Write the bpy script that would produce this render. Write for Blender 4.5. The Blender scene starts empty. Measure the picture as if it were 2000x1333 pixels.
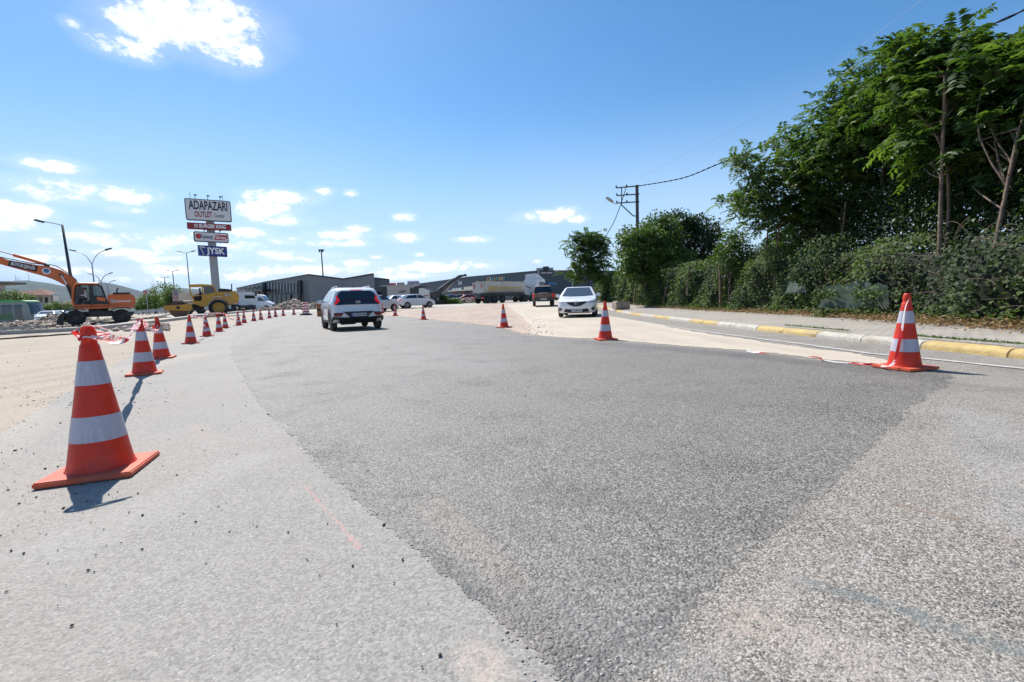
import bpy, bmesh, math, random
import numpy as np
from mathutils import Vector, Matrix
from mathutils.geometry import delaunay_2d_cdt
random.seed(7); rng = np.random.default_rng(11)
R = math.radians
sc = bpy.context.scene
COL = sc.collection

# ---------------------------------------------------------------- camera
CH, FPX, PITCH, ROLL = 0.80, 889.0, math.atan(75.5/889), R(1.94)
FW = np.array([0, math.cos(PITCH), -math.sin(PITCH)]); UP = np.array([0, math.sin(PITCH), math.cos(PITCH)]); RT = np.array([1., 0, 0])
cr, sr = math.cos(ROLL), math.sin(ROLL)
CX, CY = RT*cr-UP*sr, RT*sr+UP*cr
cam = bpy.data.cameras.new('camera'); co = bpy.data.objects.new('camera', cam); COL.objects.link(co)
cam.sensor_width = 36; cam.lens = 16.0; cam.clip_start = 0.05; cam.clip_end = 9000
M = Matrix.Identity(4)
for i in range(3):
    M[i][0], M[i][1], M[i][2] = CX[i], CY[i], -FW[i]
M[2][3] = CH
co.matrix_world = M
sc.camera = co

# ---------------------------------------------------------------- light
SUN_EL = R(53); SUN_DIR = Vector((-.573*math.cos(SUN_EL), .819*math.cos(SUN_EL), math.sin(SUN_EL))).normalized()
sun = bpy.data.lights.new('sun', 'SUN'); sun.energy = 4.6; sun.angle = R(0.55); sun.color = (1, .955, .89)
so = bpy.data.objects.new('sun', sun); COL.objects.link(so)
so.rotation_euler = (-SUN_DIR).to_track_quat('-Z', 'Y').to_euler()
sc.view_settings.view_transform = 'Standard'; sc.view_settings.look = 'None'; sc.view_settings.gamma = 1
sc.view_settings.exposure = 0.55
sc.render.engine = 'CYCLES'
sc.cycles.use_denoising = True
sc.cycles.max_bounces = 6; sc.cycles.transparent_max_bounces = 12
sc.cycles.volume_bounces = 0

# helper: photo point -> viewing ray, ground point or point at a given distance
def ray(px, py):
    a, b = px-1000, 666.5-py
    return RT*(a*cr+b*sr)+UP*(-a*sr+b*cr)+FW*FPX
def sstep(a, b, v):
    t = np.clip((v-a)/(b-a), 0, 1); return t*t*(3-2*t)
def gz(x, y):
    x = np.asarray(x, float); y = np.asarray(y, float)
    z = np.where(y < 62, .02*np.clip(y-22, 0, None), .8+.01*np.clip(y-62, 0, 50))
    return z*sstep(-1.3, -.6, x/np.maximum(y, 1))
def G(px, py, zo=0):
    r = ray(px, py); best = None
    if r[2] < 0:
        t = (0-CH)/r[2]
        for _ in range(60):
            p = r*t; z = float(gz(p[0], p[1]))+zo
            if z >= CH-.02: t *= .9; continue
            t = .5*t+.5*(z-CH)/r[2]
        p = r*t
    else:
        p = r*(120/r[1])
    if p[1] > 200 or p[1] <= 0: p = r*(200/abs(r[1]))
    return float(p[0]), float(p[1])
def PD(px, py, d):
    r = ray(px, py)*(d/ray(px, py)[1]); return np.array([r[0], r[1], r[2]+CH])
def XD(px, d, py=600):
    return float(PD(px, py, d)[0])

# ---------------------------------------------------------------- world
W = bpy.data.worlds.new('World'); sc.world = W; W.use_nodes = True
nt = W.node_tree; N = nt.nodes; L = nt.links
N.clear()
def nn(t, **k):
    n = N.new(t)
    for a, b in k.items(): setattr(n, a, b)
    return n
def mth(op, a, b=None, c=None, clamp=False):
    n = N.new('ShaderNodeMath'); n.operation = op; n.use_clamp = clamp
    for i, v in enumerate((a, b, c)):
        if v is None: continue
        if isinstance(v, (int, float)): n.inputs[i].default_value = v
        else: L.new(v, n.inputs[i])
    return n.outputs[0]
out = nn('ShaderNodeOutputWorld'); bg = nn('ShaderNodeBackground'); L.new(bg.outputs[0], out.inputs[0])
sky = nn('ShaderNodeTexSky', sky_type='NISHITA', sun_disc=False, sun_elevation=SUN_EL)
sky.sun_rotation = math.atan2(SUN_DIR.x, SUN_DIR.y)
sky.air_density = 1.0; sky.dust_density = .35; sky.ozone_density = 2.2; sky.altitude = 50
hs = nn('ShaderNodeHueSaturation'); hs.inputs['Saturation'].default_value = 1.25; hs.inputs['Value'].default_value = 1.0
L.new(sky.outputs[0], hs.inputs['Color'])
tint = nn('ShaderNodeMixRGB', blend_type='MULTIPLY'); tint.inputs[0].default_value = 1; L.new(hs.outputs[0], tint.inputs[1]); tint.inputs[2].default_value = (1.12, 1.24, 1.24, 1)
tc = nn('ShaderNodeTexCoord'); sp = nn('ShaderNodeSeparateXYZ'); L.new(tc.outputs['Generated'], sp.inputs[0])
az = mth('ARCTAN2', sp.outputs[0], sp.outputs[1]); el = mth('ARCSINE', sp.outputs[2])
cmb = nn('ShaderNodeCombineXYZ'); L.new(az, cmb.inputs[0]); L.new(mth('MULTIPLY', el, 1.7), cmb.inputs[1])
def wnoise(scale, det, rough=.6, off=0):
    n = nn('ShaderNodeTexNoise'); n.inputs['Scale'].default_value = scale; n.inputs['Detail'].default_value = det; n.inputs['Roughness'].default_value = rough
    m = nn('ShaderNodeVectorMath', operation='ADD'); L.new(cmb.outputs[0], m.inputs[0]); m.inputs[1].default_value = (off, off*.7, off*.3); L.new(m.outputs[0], n.inputs['Vector'])
    return n.outputs['Fac']
n1 = wnoise(13, 8, .6); n2 = wnoise(46, 6, .65, 3.1); n3 = wnoise(3.2, 4, .55, 7.7)
CLOUDS = [(385,38,145,74,1.1),(300,58,105,44,1),(440,82,82,52,1.1),(245,90,75,28,.9),(143,46,24,12,.8),(105,325,72,17,1),(160,374,135,24,1),(95,378,60,16,.9),(240,409,38,8,.7),
 (28,415,78,24,1),(30,440,60,14,.8),(550,385,72,15,1),(630,374,20,9,.8),(685,377,14,7,.8),(520,412,62,20,1),(545,432,60,12,.9),(790,424,23,9,1),(655,460,62,10,.8),(640,475,50,9,.7),(700,447,24,7,.7),
 (790,463,38,11,1),(690,475,30,9,.8),(928,468,36,7,1),(1070,423,60,13,1),(1100,414,30,10,.9),(1130,428,21,9,1),(170,468,90,16,.8),(330,472,110,18,.8),(95,470,60,10,.7),(230,495,130,12,.7),(540,497,60,10,.8),(580,505,70,9,.7),
 (735,503,18,5,.7),(820,498,12,4,.7),(330,528,110,12,.7),(600,528,140,12,.75),(860,522,110,13,.9),(940,520,40,8,.8),(1050,511,9,4,.6),(720,530,90,12,.7),(160,530,120,10,.6),(460,480,70,14,.7),(400,462,50,9,.7),(480,455,60,14,.8),(420,500,60,8,.7),(560,470,50,10,.7),(620,500,60,8,.7),(300,505,80,9,.7),(90,505,60,9,.7),(220,440,40,7,.6),(700,515,60,8,.7),(250,545,90,8,.7),(480,540,70,9,.7),(780,540,80,9,.7),(-100,440,110,40,1),(-260,300,120,50,1),(2300,250,140,50,.9),(2500,480,200,30,.9),(1950,-500,200,80,.9)]
acc = None
for (cx, cy, w, h, s) in CLOUDS:
    def ae(px, py):
        r = ray(px, py); r = r/np.linalg.norm(r); return math.atan2(r[0], r[1]), math.asin(r[2])
    a0, e0 = ae(cx, cy); wa = abs(ae(cx+w, cy)[0]-ae(cx-w, cy)[0])/2; he = abs(ae(cx, cy+h)[1]-ae(cx, cy-h)[1])/2
    dx = mth('MULTIPLY', mth('SUBTRACT', az, a0), 1/wa); dy = mth('MULTIPLY', mth('SUBTRACT', el, e0), 1/he)
    d2 = mth('ADD', mth('MULTIPLY', dx, dx), mth('MULTIPLY', dy, dy))
    v = mth('MULTIPLY', mth('SUBTRACT', 1.25, d2), s)
    acc = v if acc is None else mth('MAXIMUM', acc, v)
acc = mth('MAXIMUM', acc, -1.5)
nz = mth('ADD', mth('MULTIPLY', mth('SUBTRACT', n1, .5), 3.6), mth('MULTIPLY', mth('SUBTRACT', n2, .5), 2.8))
dens = mth('ADD', acc, nz)
mr = nn('ShaderNodeMapRange', interpolation_type='SMOOTHSTEP'); mr.inputs['From Min'].default_value = .12; mr.inputs['From Max'].default_value = 1.45
L.new(dens, mr.inputs['Value'])
# thin veil low over the horizon and near the sun
lowv = nn('ShaderNodeMapRange', interpolation_type='SMOOTHSTEP'); lowv.inputs['From Min'].default_value = R(24); lowv.inputs['From Max'].default_value = R(-2); L.new(el, lowv.inputs['Value'])
veil = mth('MULTIPLY', mth('MULTIPLY', lowv.outputs[0], mth('ADD', .7, mth('MULTIPLY', n3, .6))), 1.0, clamp=True)
haz = mth('ADD', mth('MULTIPLY', mth('SUBTRACT', n3, .42), .7), 0, clamp=True)
veil = mth('ADD', veil, mth('MULTIPLY', haz, .12), clamp=True)
mx0 = nn('ShaderNodeMixRGB'); L.new(veil, mx0.inputs[0]); L.new(tint.outputs[0], mx0.inputs[1]); mx0.inputs[2].default_value = (4.9, 6.4, 8.3, 1)
shade = nn('ShaderNodeMixRGB'); shade.inputs[1].default_value = (10.5, 10.5, 10.6, 1); shade.inputs[2].default_value = (6.3, 6.9, 8.2, 1)
shf = nn('ShaderNodeMapRange', interpolation_type='SMOOTHSTEP'); shf.inputs['From Min'].default_value = 1.5; shf.inputs['From Max'].default_value = 2.4
L.new(mth('ADD', dens, mth('MULTIPLY', mth('SUBTRACT', n2, .5), 1.2)), shf.inputs['Value']); L.new(mth('MULTIPLY', shf.outputs[0], .55), shade.inputs[0])
mx = nn('ShaderNodeMixRGB'); wsp = nn('ShaderNodeMapRange', interpolation_type='SMOOTHSTEP'); wsp.inputs['From Min'].default_value = -1.3; wsp.inputs['From Max'].default_value = 1.0; L.new(mth('ADD', acc, mth('MULTIPLY', mth('SUBTRACT', n1, .5), 2.2)), wsp.inputs['Value'])
L.new(mth('MAXIMUM', mth('MULTIPLY', mr.outputs[0], .96), mth('MULTIPLY', wsp.outputs[0], .16)), mx.inputs[0]); L.new(mx0.outputs[0], mx.inputs[1]); L.new(shade.outputs[0], mx.inputs[2])
L.new(mx.outputs[0], bg.inputs['Color']); bg.inputs['Strength'].default_value = 0.085

# ---------------------------------------------------------------- materials
MATS = {}
def srgb(r, g, b): return tuple((c/12.92 if c <= .04045 else ((c+.055)/1.055)**2.4) for c in (r/255, g/255, b/255))
def mat(name, c, rough=.6, metal=0, spec=.5, var=0.0, vscale=4, dirt=0.0, bump=0.0, bscale=60, coat=0, emis=None, trans=0):
    if name in MATS: return MATS[name]
    m = bpy.data.materials.new(name); m.use_nodes = True; t = m.node_tree; b = t.nodes['Principled BSDF']
    b.inputs['Base Color'].default_value = (*c, 1); b.inputs['Roughness'].default_value = rough; b.inputs['Metallic'].default_value = metal
    b.inputs['Specular IOR Level'].default_value = spec; b.inputs['Coat Weight'].default_value = coat
    if emis: b.inputs['Emission Color'].default_value = (*emis[0], 1); b.inputs['Emission Strength'].default_value = emis[1]
    cc = t.nodes.new('ShaderNodeTexCoord')
    if var or dirt:
        n = t.nodes.new('ShaderNodeTexNoise'); n.inputs['Scale'].default_value = vscale; n.inputs['Detail'].default_value = 6; n.inputs['Roughness'].default_value = .6
        t.links.new(cc.outputs['Object'], n.inputs['Vector'])
        mixn = t.nodes.new('ShaderNodeMixRGB'); cr_ = t.nodes.new('ShaderNodeMapRange')
        cr_.inputs['From Min'].default_value = .38; cr_.inputs['From Max'].default_value = .66
        t.links.new(n.outputs['Fac'], cr_.inputs['Value']); t.links.new(cr_.outputs[0], mixn.inputs[0])
        mixn.inputs[1].default_value = (*[v*(1-var) for v in c], 1); mixn.inputs[2].default_value = (*[min(1, v*(1+var)) for v in c], 1)
        last = mixn.outputs[0]
        if dirt:
            n2_ = t.nodes.new('ShaderNodeTexNoise'); n2_.inputs['Scale'].default_value = vscale*.35; n2_.inputs['Detail'].default_value = 8; n2_.inputs['Roughness'].default_value = .7
            t.links.new(cc.outputs['Object'], n2_.inputs['Vector'])
            r2 = t.nodes.new('ShaderNodeMapRange'); r2.inputs['From Min'].default_value = .5; r2.inputs['From Max'].default_value = .7; r2.inputs['To Max'].default_value = dirt
            t.links.new(n2_.outputs['Fac'], r2.inputs['Value'])
            m3 = t.nodes.new('ShaderNodeMixRGB'); t.links.new(r2.outputs[0], m3.inputs[0]); t.links.new(last, m3.inputs[1]); m3.inputs[2].default_value = (.30, .25, .19, 1); last = m3.outputs[0]
        t.links.new(last, b.inputs['Base Color'])
    if bump:
        n = t.nodes.new('ShaderNodeTexNoise'); n.inputs['Scale'].default_value = bscale; n.inputs['Detail'].default_value = 5
        t.links.new(cc.outputs['Object'], n.inputs['Vector'])
        bp = t.nodes.new('ShaderNodeBump'); bp.inputs['Strength'].default_value = bump; bp.inputs['Distance'].default_value = .02
        t.links.new(n.outputs['Fac'], bp.inputs['Height']); t.links.new(bp.outputs[0], b.inputs['Normal'])
    MATS[name] = m; return m

def ground_mat(name, base, agg_lo, agg_hi, agg_amt, agg_scale, bump, dust=(.50,.44,.36), dustamt=.3, edge_w=0.0, rough=.85, streak=0, cluster=0, marks=(), edge_amt=.95, grain=.45, mul=(1,1,1), patch=None, patch_amt=0, pit=0.0, speck=.0):
    k_ = lambda q: tuple(v*w for v, w in zip(q, mul)) if q else q
    base, agg_lo, agg_hi, dust, patch = map(k_, (base, agg_lo, agg_hi, dust, patch))
    m = bpy.data.materials.new(name); m.use_nodes = True; t = m.node_tree; nd, lk = t.nodes, t.links
    b = nd['Principled BSDF']; b.inputs['Roughness'].default_value = rough; b.inputs['Specular IOR Level'].default_value = .5
    c = nd.new('ShaderNodeTexCoord')
    def noi(sc_, det=5, ro=.6, vec=None):
        n = nd.new('ShaderNodeTexNoise'); n.inputs['Scale'].default_value = sc_; n.inputs['Detail'].default_value = det; n.inputs['Roughness'].default_value = ro
        lk.new(vec or c.outputs['Object'], n.inputs['Vector']); return n.outputs['Fac']
    def rngn(v, a, b_, lo=0, hi=1):
        n = nd.new('ShaderNodeMapRange'); n.inputs['From Min'].default_value = a; n.inputs['From Max'].default_value = b_; n.inputs['To Min'].default_value = lo; n.inputs['To Max'].default_value = hi
        lk.new(v, n.inputs['Value']); return n.outputs[0]
    def mix(f, a, b_, bt='MIX'):
        n = nd.new('ShaderNodeMixRGB'); n.blend_type = bt
        for i, v in ((0, f), (1, a), (2, b_)):
            if isinstance(v, (int, float)): n.inputs[i].default_value = v
            elif isinstance(v, tuple): n.inputs[i].default_value = (*v, 1)
            else: lk.new(v, n.inputs[i])
        return n.outputs[0]
    def M_(op, a, b_):
        n = nd.new('ShaderNodeMath'); n.operation = op
        for i, v in ((0, a), (1, b_)):
            if isinstance(v, (int, float)): n.inputs[i].default_value = v
            else: lk.new(v, n.inputs[i])
        return n.outputs[0]
    col = mix(rngn(noi(.35, 6, .62), .35, .65), tuple(v*.88 for v in base), tuple(v*1.12 for v in base))
    col = mix(rngn(noi(3.1, 6, .65), .38, .64, 0, .5), col, tuple(v*.82 for v in base))
    vo = nd.new('ShaderNodeTexVoronoi'); vo.inputs['Scale'].default_value = agg_scale; lk.new(c.outputs['Object'], vo.inputs['Vector'])
    sep = nd.new('ShaderNodeSeparateColor'); lk.new(vo.outputs['Color'], sep.inputs[0])
    cell = mix(sep.outputs[0], agg_lo, agg_hi)
    col = mix(agg_amt, col, cell)
    vo2 = nd.new('ShaderNodeTexVoronoi'); vo2.inputs['Scale'].default_value = agg_scale*.8; lk.new(c.outputs['Object'], vo2.inputs['Vector'])
    sep2 = nd.new('ShaderNodeSeparateColor'); lk.new(vo2.outputs['Color'], sep2.inputs[0])
    if speck:
        col = mix(M_('MULTIPLY', rngn(sep2.outputs[1], .88, .92), M_('MULTIPLY', rngn(vo2.outputs['Distance'], .42, .3), speck)), col, (.72, .70, .66))
    if pit:
        col = mix(M_('MULTIPLY', rngn(noi(agg_scale*1.1, 3, .6), .60, .50, 1, 0), pit), col, tuple(v*.18 for v in base))
    gr_ = noi(34, 6, .8)
    col = mix(rngn(gr_, .44, .36, 0, grain), col, tuple(v*.35 for v in base)); col = mix(rngn(gr_, .58, .66, 0, grain*.8), col, tuple(min(.9, v*1.7) for v in base))
    if cluster:
        cm = rngn(noi(1.5, 5, .65), .50, .66)
        vc = nd.new('ShaderNodeTexVoronoi'); vc.inputs['Scale'].default_value = 62; vc.feature = 'DISTANCE_TO_EDGE'; lk.new(c.outputs['Object'], vc.inputs['Vector'])
        crk = M_('MULTIPLY', M_('MULTIPLY', rngn(vc.outputs['Distance'], .13, .02), rngn(noi(26, 4, .7), .45, .58)), M_('ADD', .12, M_('MULTIPLY', cm, cluster)))
        col = mix(crk, col, (.025, .024, .023))
    if patch:
        col = mix(rngn(noi(1.3, 7, .68), .60, .70, 0, patch_amt), col, patch)
    dn = noi(.22, 8, .72)
    if streak:
        mp = nd.new('ShaderNodeMapping'); mp.inputs['Scale'].default_value = (1.6, .16, 1); mp.inputs['Rotation'].default_value = (0, 0, streak); lk.new(c.outputs['Object'], mp.inputs['Vector'])
        st = noi(1.4, 6, .6, mp.outputs[0])
        col = mix(rngn(st, .42, .62, 0, .55), col, tuple(v*.72 for v in base))
    f = rngn(dn, .42, .66, 0, dustamt)
    if edge_w:
        at = nd.new('ShaderNodeAttribute'); at.attribute_name = 'edge'
        e = M_('ADD', M_('DIVIDE', at.outputs['Fac'], edge_w), M_('MULTIPLY', M_('SUBTRACT', noi(2.2, 8, .7), .5), 1.6))
        f = M_('MAXIMUM', f, rngn(e, .9, 0, 0, edge_amt))
    col = mix(f, col, dust)
    if marks:
        wob = nd.new('ShaderNodeTexNoise'); wob.inputs['Scale'].default_value = 1.7; wob.inputs['Detail'].default_value = 5; lk.new(c.outputs['Object'], wob.inputs['Vector'])
        for (p0, p1, wd_, colr, amt, wb) in marks:
            ax, ay = p0; dx_, dy_ = p1[0]-ax, p1[1]-ay; L2_ = dx_*dx_+dy_*dy_
            s1 = nd.new('ShaderNodeVectorMath'); s1.operation = 'SUBTRACT'; lk.new(c.outputs['Object'], s1.inputs[0]); s1.inputs[1].default_value = (ax, ay, 0)
            if wb:
                w1_ = nd.new('ShaderNodeVectorMath'); w1_.operation = 'MULTIPLY_ADD'; lk.new(wob.outputs['Color'], w1_.inputs[0]); w1_.inputs[1].default_value = (wb, wb, 0); lk.new(s1.outputs[0], w1_.inputs[2]); s1 = w1_
            dt = nd.new('ShaderNodeVectorMath'); dt.operation = 'DOT_PRODUCT'; lk.new(s1.outputs[0], dt.inputs[0]); dt.inputs[1].default_value = (dx_/L2_, dy_/L2_, 0)
            tt_ = nd.new('ShaderNodeClamp'); lk.new(dt.outputs['Value'], tt_.inputs[0])
            pj = nd.new('ShaderNodeVectorMath'); pj.operation = 'SCALE'; pj.inputs[0].default_value = (dx_, dy_, 0); lk.new(tt_.outputs[0], pj.inputs['Scale'])
            df = nd.new('ShaderNodeVectorMath'); df.operation = 'DISTANCE'; lk.new(s1.outputs[0], df.inputs[0]); lk.new(pj.outputs[0], df.inputs[1])
            mk = M_('MULTIPLY', rngn(df.outputs['Value'], wd_, wd_*.35, 0, amt), rngn(noi(38, 5, .7), .40, .58)); col = mix(mk, col, colr)
    lk.new(col, b.inputs['Base Color'])
    hgt = M_('ADD', M_('MULTIPLY', rngn(vo.outputs['Distance'], 0, .6, 1, 0), .5), M_('MULTIPLY', rngn(vo2.outputs['Distance'], 0, .7, 1, 0), .8))
    hgt = M_('ADD', hgt, M_('MULTIPLY', noi(agg_scale*.12, 4, .6), 1.5))
    bp = nd.new('ShaderNodeBump'); bp.inputs['Strength'].default_value = bump; bp.inputs['Distance'].default_value = .006
    if cluster: lk.new(M_('ADD', bump*.55, M_('MULTIPLY', cm, bump*.45)), bp.inputs['Strength'])
    lk.new(hgt, bp.inputs['Height']); lk.new(bp.outputs[0], b.inputs['Normal'])
    MATS[name] = m; return m

def leaf_mat(name, c1, c2, trans=.35, rough=.52):
    m = bpy.data.materials.new(name); m.use_nodes = True; t = m.node_tree; nd, lk = t.nodes, t.links
    b = nd['Principled BSDF']; b.inputs['Roughness'].default_value = rough; b.inputs['Specular IOR Level'].default_value = .35
    a = nd.new('ShaderNodeAttribute'); a.attribute_name = 'tint'
    mx_ = nd.new('ShaderNodeMixRGB'); lk.new(a.outputs['Fac'], mx_.inputs[0]); mx_.inputs[1].default_value = (*c1, 1); mx_.inputs[2].default_value = (*c2, 1)
    lk.new(mx_.outputs[0], b.inputs['Base Color'])
    tr = nd.new('ShaderNodeBsdfTranslucent'); br = nd.new('ShaderNodeMixRGB'); br.blend_type = 'MULTIPLY'; br.inputs[0].default_value = 1; lk.new(mx_.outputs[0], br.inputs[1]); br.inputs[2].default_value = (1.6, 1.7, .7, 1)
    lk.new(br.outputs[0], tr.inputs['Color'])
    ms = nd.new('ShaderNodeMixShader'); ms.inputs[0].default_value = trans; lk.new(b.outputs[0], ms.inputs[1]); lk.new(tr.outputs[0], ms.inputs[2])
    lk.new(ms.outputs[0], nd['Material Output'].inputs['Surface']); MATS[name] = m; return m

# ---------------------------------------------------------------- object helpers
def tag(o, label=None, cat=None, group=None, kind=None):
    if label: o['label'] = label
    if cat: o['category'] = cat
    if group: o['group'] = group
    if kind: o['kind'] = kind
    return o
def empty(name, loc, rz, label, cat, group=None):
    o = bpy.data.objects.new(name, None); COL.objects.link(o); o.location = loc; o.rotation_euler = (0, 0, rz); o.empty_display_size = .2
    return tag(o, label, cat, group)
def finish(name, me, m, parent=None, smooth=False):
    o = bpy.data.objects.new(name, me); COL.objects.link(o)
    for x in (m if isinstance(m, (list, tuple)) else [m]): me.materials.append(x)
    if smooth:
        me.shade_smooth()
        if smooth is not True: me.set_sharp_from_angle(angle=R(smooth))
    if parent: o.parent = parent
    return o
def npmesh(name, V, F, m, parent=None, smooth=False, tint=None, edge=None):
    """V (n,3); F (m,k) index array"""
    V = np.ascontiguousarray(V, dtype=np.float32); F = np.ascontiguousarray(F, dtype=np.int32); k = F.shape[1]
    me = bpy.data.meshes.new(name)
    me.vertices.add(len(V)); me.vertices.foreach_set('co', V.ravel())
    me.loops.add(F.size); me.loops.foreach_set('vertex_index', F.ravel())
    me.polygons.add(len(F)); me.polygons.foreach_set('loop_start', np.arange(0, F.size, k, dtype=np.int32))
    me.update(calc_edges=True)
    if tint is not None:
        a = me.attributes.new('tint', 'FLOAT', 'FACE'); a.data.foreach_set('value', np.asarray(tint, np.float32))
    if edge is not None:
        a = me.attributes.new('edge', 'FLOAT', 'POINT'); a.data.foreach_set('value', np.asarray(edge, np.float32))
    return finish(name, me, m, parent, smooth)

class MB:
    """collects shapes, then links them as ONE mesh object"""
    def __init__(s): s.v = []; s.f = []
    def add(s, V, F):
        n = len(s.v); s.v += [tuple(map(float, p)) for p in V]; s.f += [tuple(i+n for i in f) for f in F]; return s
    def box(s, x0, x1, y0, y1, z0, z1):
        V = [(x, y, z) for x in (x0, x1) for y in (y0, y1) for z in (z0, z1)]
        return s.add(V, [(0,1,3,2),(4,6,7,5),(0,4,5,1),(2,3,7,6),(0,2,6,4),(1,5,7,3)])
    def prism(s, poly, y0, y1, ax='y'):
        """poly in xz (ax=y), yz (ax=x) or xy (ax=z), extruded"""
        n = len(poly)
        def P(p, h): return {'y': (p[0], h, p[1]), 'x': (h, p[0], p[1]), 'z': (p[0], p[1], h)}[ax]
        V = [P(p, y0) for p in poly]+[P(p, y1) for p in poly]
        return s.add(V, [tuple(range(n))[::-1], tuple(range(n, 2*n))]+[(i, (i+1) % n, (i+1) % n+n, i+n) for i in range(n)])
    def tube(s, pts, rad, n=8, cap=True):
        pts = [Vector(p) for p in pts]
        rads = rad if isinstance(rad, (list, tuple)) else [rad]*len(pts)
        V = []; F = []
        u = None
        for i, p in enumerate(pts):
            d = (pts[min(i+1, len(pts)-1)]-pts[max(i-1, 0)]).normalized()
            if u is None: u = d.orthogonal().normalized()
            else:
                u = (u-d*u.dot(d)); u = u.normalized() if u.length > 1e-6 else d.orthogonal().normalized()
            w = d.cross(u)
            V += [tuple(p+(u*math.cos(2*math.pi*k/n)+w*math.sin(2*math.pi*k/n))*rads[i]) for k in range(n)]
        for i in range(len(pts)-1):
            F += [(i*n+k, i*n+(k+1) % n, (i+1)*n+(k+1) % n, (i+1)*n+k) for k in range(n)]
        if cap: F += [tuple(range(n))[::-1], tuple(range((len(pts)-1)*n, len(pts)*n))]
        return s.add(V, F)
    def lathe(s, prof, n=24, c=(0, 0, 0), ax='z', closed=False):
        """prof: (r, h)"""
        V = []; F = []
        for r, h in prof:
            for k in range(n):
                a = 2*math.pi*k/n; q = (r*math.cos(a), r*math.sin(a))
                V.append({'z': (c[0]+q[0], c[1]+q[1], c[2]+h), 'y': (c[0]+q[0], c[1]+h, c[2]+q[1]), 'x': (c[0]+h, c[1]+q[0], c[2]+q[1])}[ax])
        m_ = len(prof)
        for i in range(m_ if closed else m_-1):
            j = (i+1) % m_
            F += [(i*n+k, i*n+(k+1) % n, j*n+(k+1) % n, j*n+k) for k in range(n)]
        return s.add(V, F)
    def rock(s, c, r, sq=.7, sub=1):
        V, F = ICO[sub]
        q = 1+rng.normal(0, .18, len(V)); A = rng.uniform(.7, 1.3, 3)*np.array([1, 1, sq])
        a = rng.uniform(0, 6.28); P = V*q[:, None]*A*r; ca, sa = math.cos(a), math.sin(a)
        P = np.stack([P[:, 0]*ca-P[:, 1]*sa, P[:, 0]*sa+P[:, 1]*ca, P[:, 2]], 1)+np.array(c)
        return s.add(P, F)
    def build(s, name, m, parent=None, smooth=False, bevel=0, loc=None, rz=None):
        me = bpy.data.meshes.new(name); me.from_pydata(s.v, [], s.f); me.update()
        bm = bmesh.new(); bm.from_mesh(me); bmesh.ops.recalc_face_normals(bm, faces=bm.faces)
        if bevel:
            bmesh.ops.bevel(bm, geom=[e for e in bm.edges if len(e.link_faces) == 2 and e.calc_face_angle(0) > .5], offset=bevel, segments=2, affect='EDGES', clamp_overlap=True)
        bm.to_mesh(me); bm.free()
        o = finish(name, me, m, parent, smooth)
        if loc is not None: o.location = loc
        if rz is not None: o.rotation_euler = (0, 0, rz)
        return o
ICO = {}
for sb in (0, 1, 2):
    bm = bmesh.new(); bmesh.ops.create_icosphere(bm, subdivisions=sb+1, radius=1)
    ICO[sb] = (np.array([v.co[:] for v in bm.verts]), [tuple(v.index for v in f.verts) for f in bm.faces]); bm.free()

def poly_dist(P, poly):
    d = np.full(len(P), 1e9); Q = np.array(poly)
    for i in range(len(Q)):
        a, b = Q[i], Q[(i+1) % len(Q)]; ab = b-a; t = np.clip(((P-a)@ab)/max(ab@ab, 1e-9), 0, 1)
        d = np.minimum(d, np.linalg.norm(P-(a+t[:, None]*ab), axis=1))
    return d
def inside(P, poly):
    Q = np.array(poly); r = np.zeros(len(P), bool); j = len(Q)-1
    for i in range(len(Q)):
        xi, yi = Q[i]; xj, yj = Q[j]
        c = ((yi > P[:, 1]) != (yj > P[:, 1])) & (P[:, 0] < (xj-xi)*(P[:, 1]-yi)/((yj-yi) or 1e-9)+xi)
        r ^= c; j = i
    return r
def densify(poly, jit=0.0, rel=.012, closed=True):
    out_ = []; n = len(poly); ph = random.random()*10
    for i in range(n if closed else n-1):
        a, b = np.array(poly[i]), np.array(poly[(i+1) % n]); Ln = np.linalg.norm(b-a)
        t = 0.
        while t < 1:
            p = a+(b-a)*t; d = max(1.0, np.linalg.norm(p)); nrm = np.array([-(b-a)[1], (b-a)[0]])/max(Ln, 1e-9)
            j = jit*min(1, d/6+.25)*(random.gauss(0, 1)*.45+math.sin(ph+i*7+t*Ln*3.1)*.5+math.sin(ph*2+t*Ln*9.7)*.35)
            out_.append(tuple(p+nrm*j if t > 0 or jit == 0 else p+nrm*j*.3)); t += max(rel*d, .01)/max(Ln, 1e-9)
    if not closed: out_.append(tuple(poly[-1]))
    return out_
GRID = None
def polar_pts(rmax=260, na=300, k=1.035):
    global GRID
    if GRID is None:
        rr = [.35]
        while rr[-1] < rmax: rr.append(rr[-1]*k)
        a = np.linspace(-math.pi, math.pi, na, endpoint=False); A, RR = np.meshgrid(a, rr)
        GRID = np.stack([(RR*np.sin(A)).ravel(), (RR*np.cos(A)).ravel()], 1)
    return GRID
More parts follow.
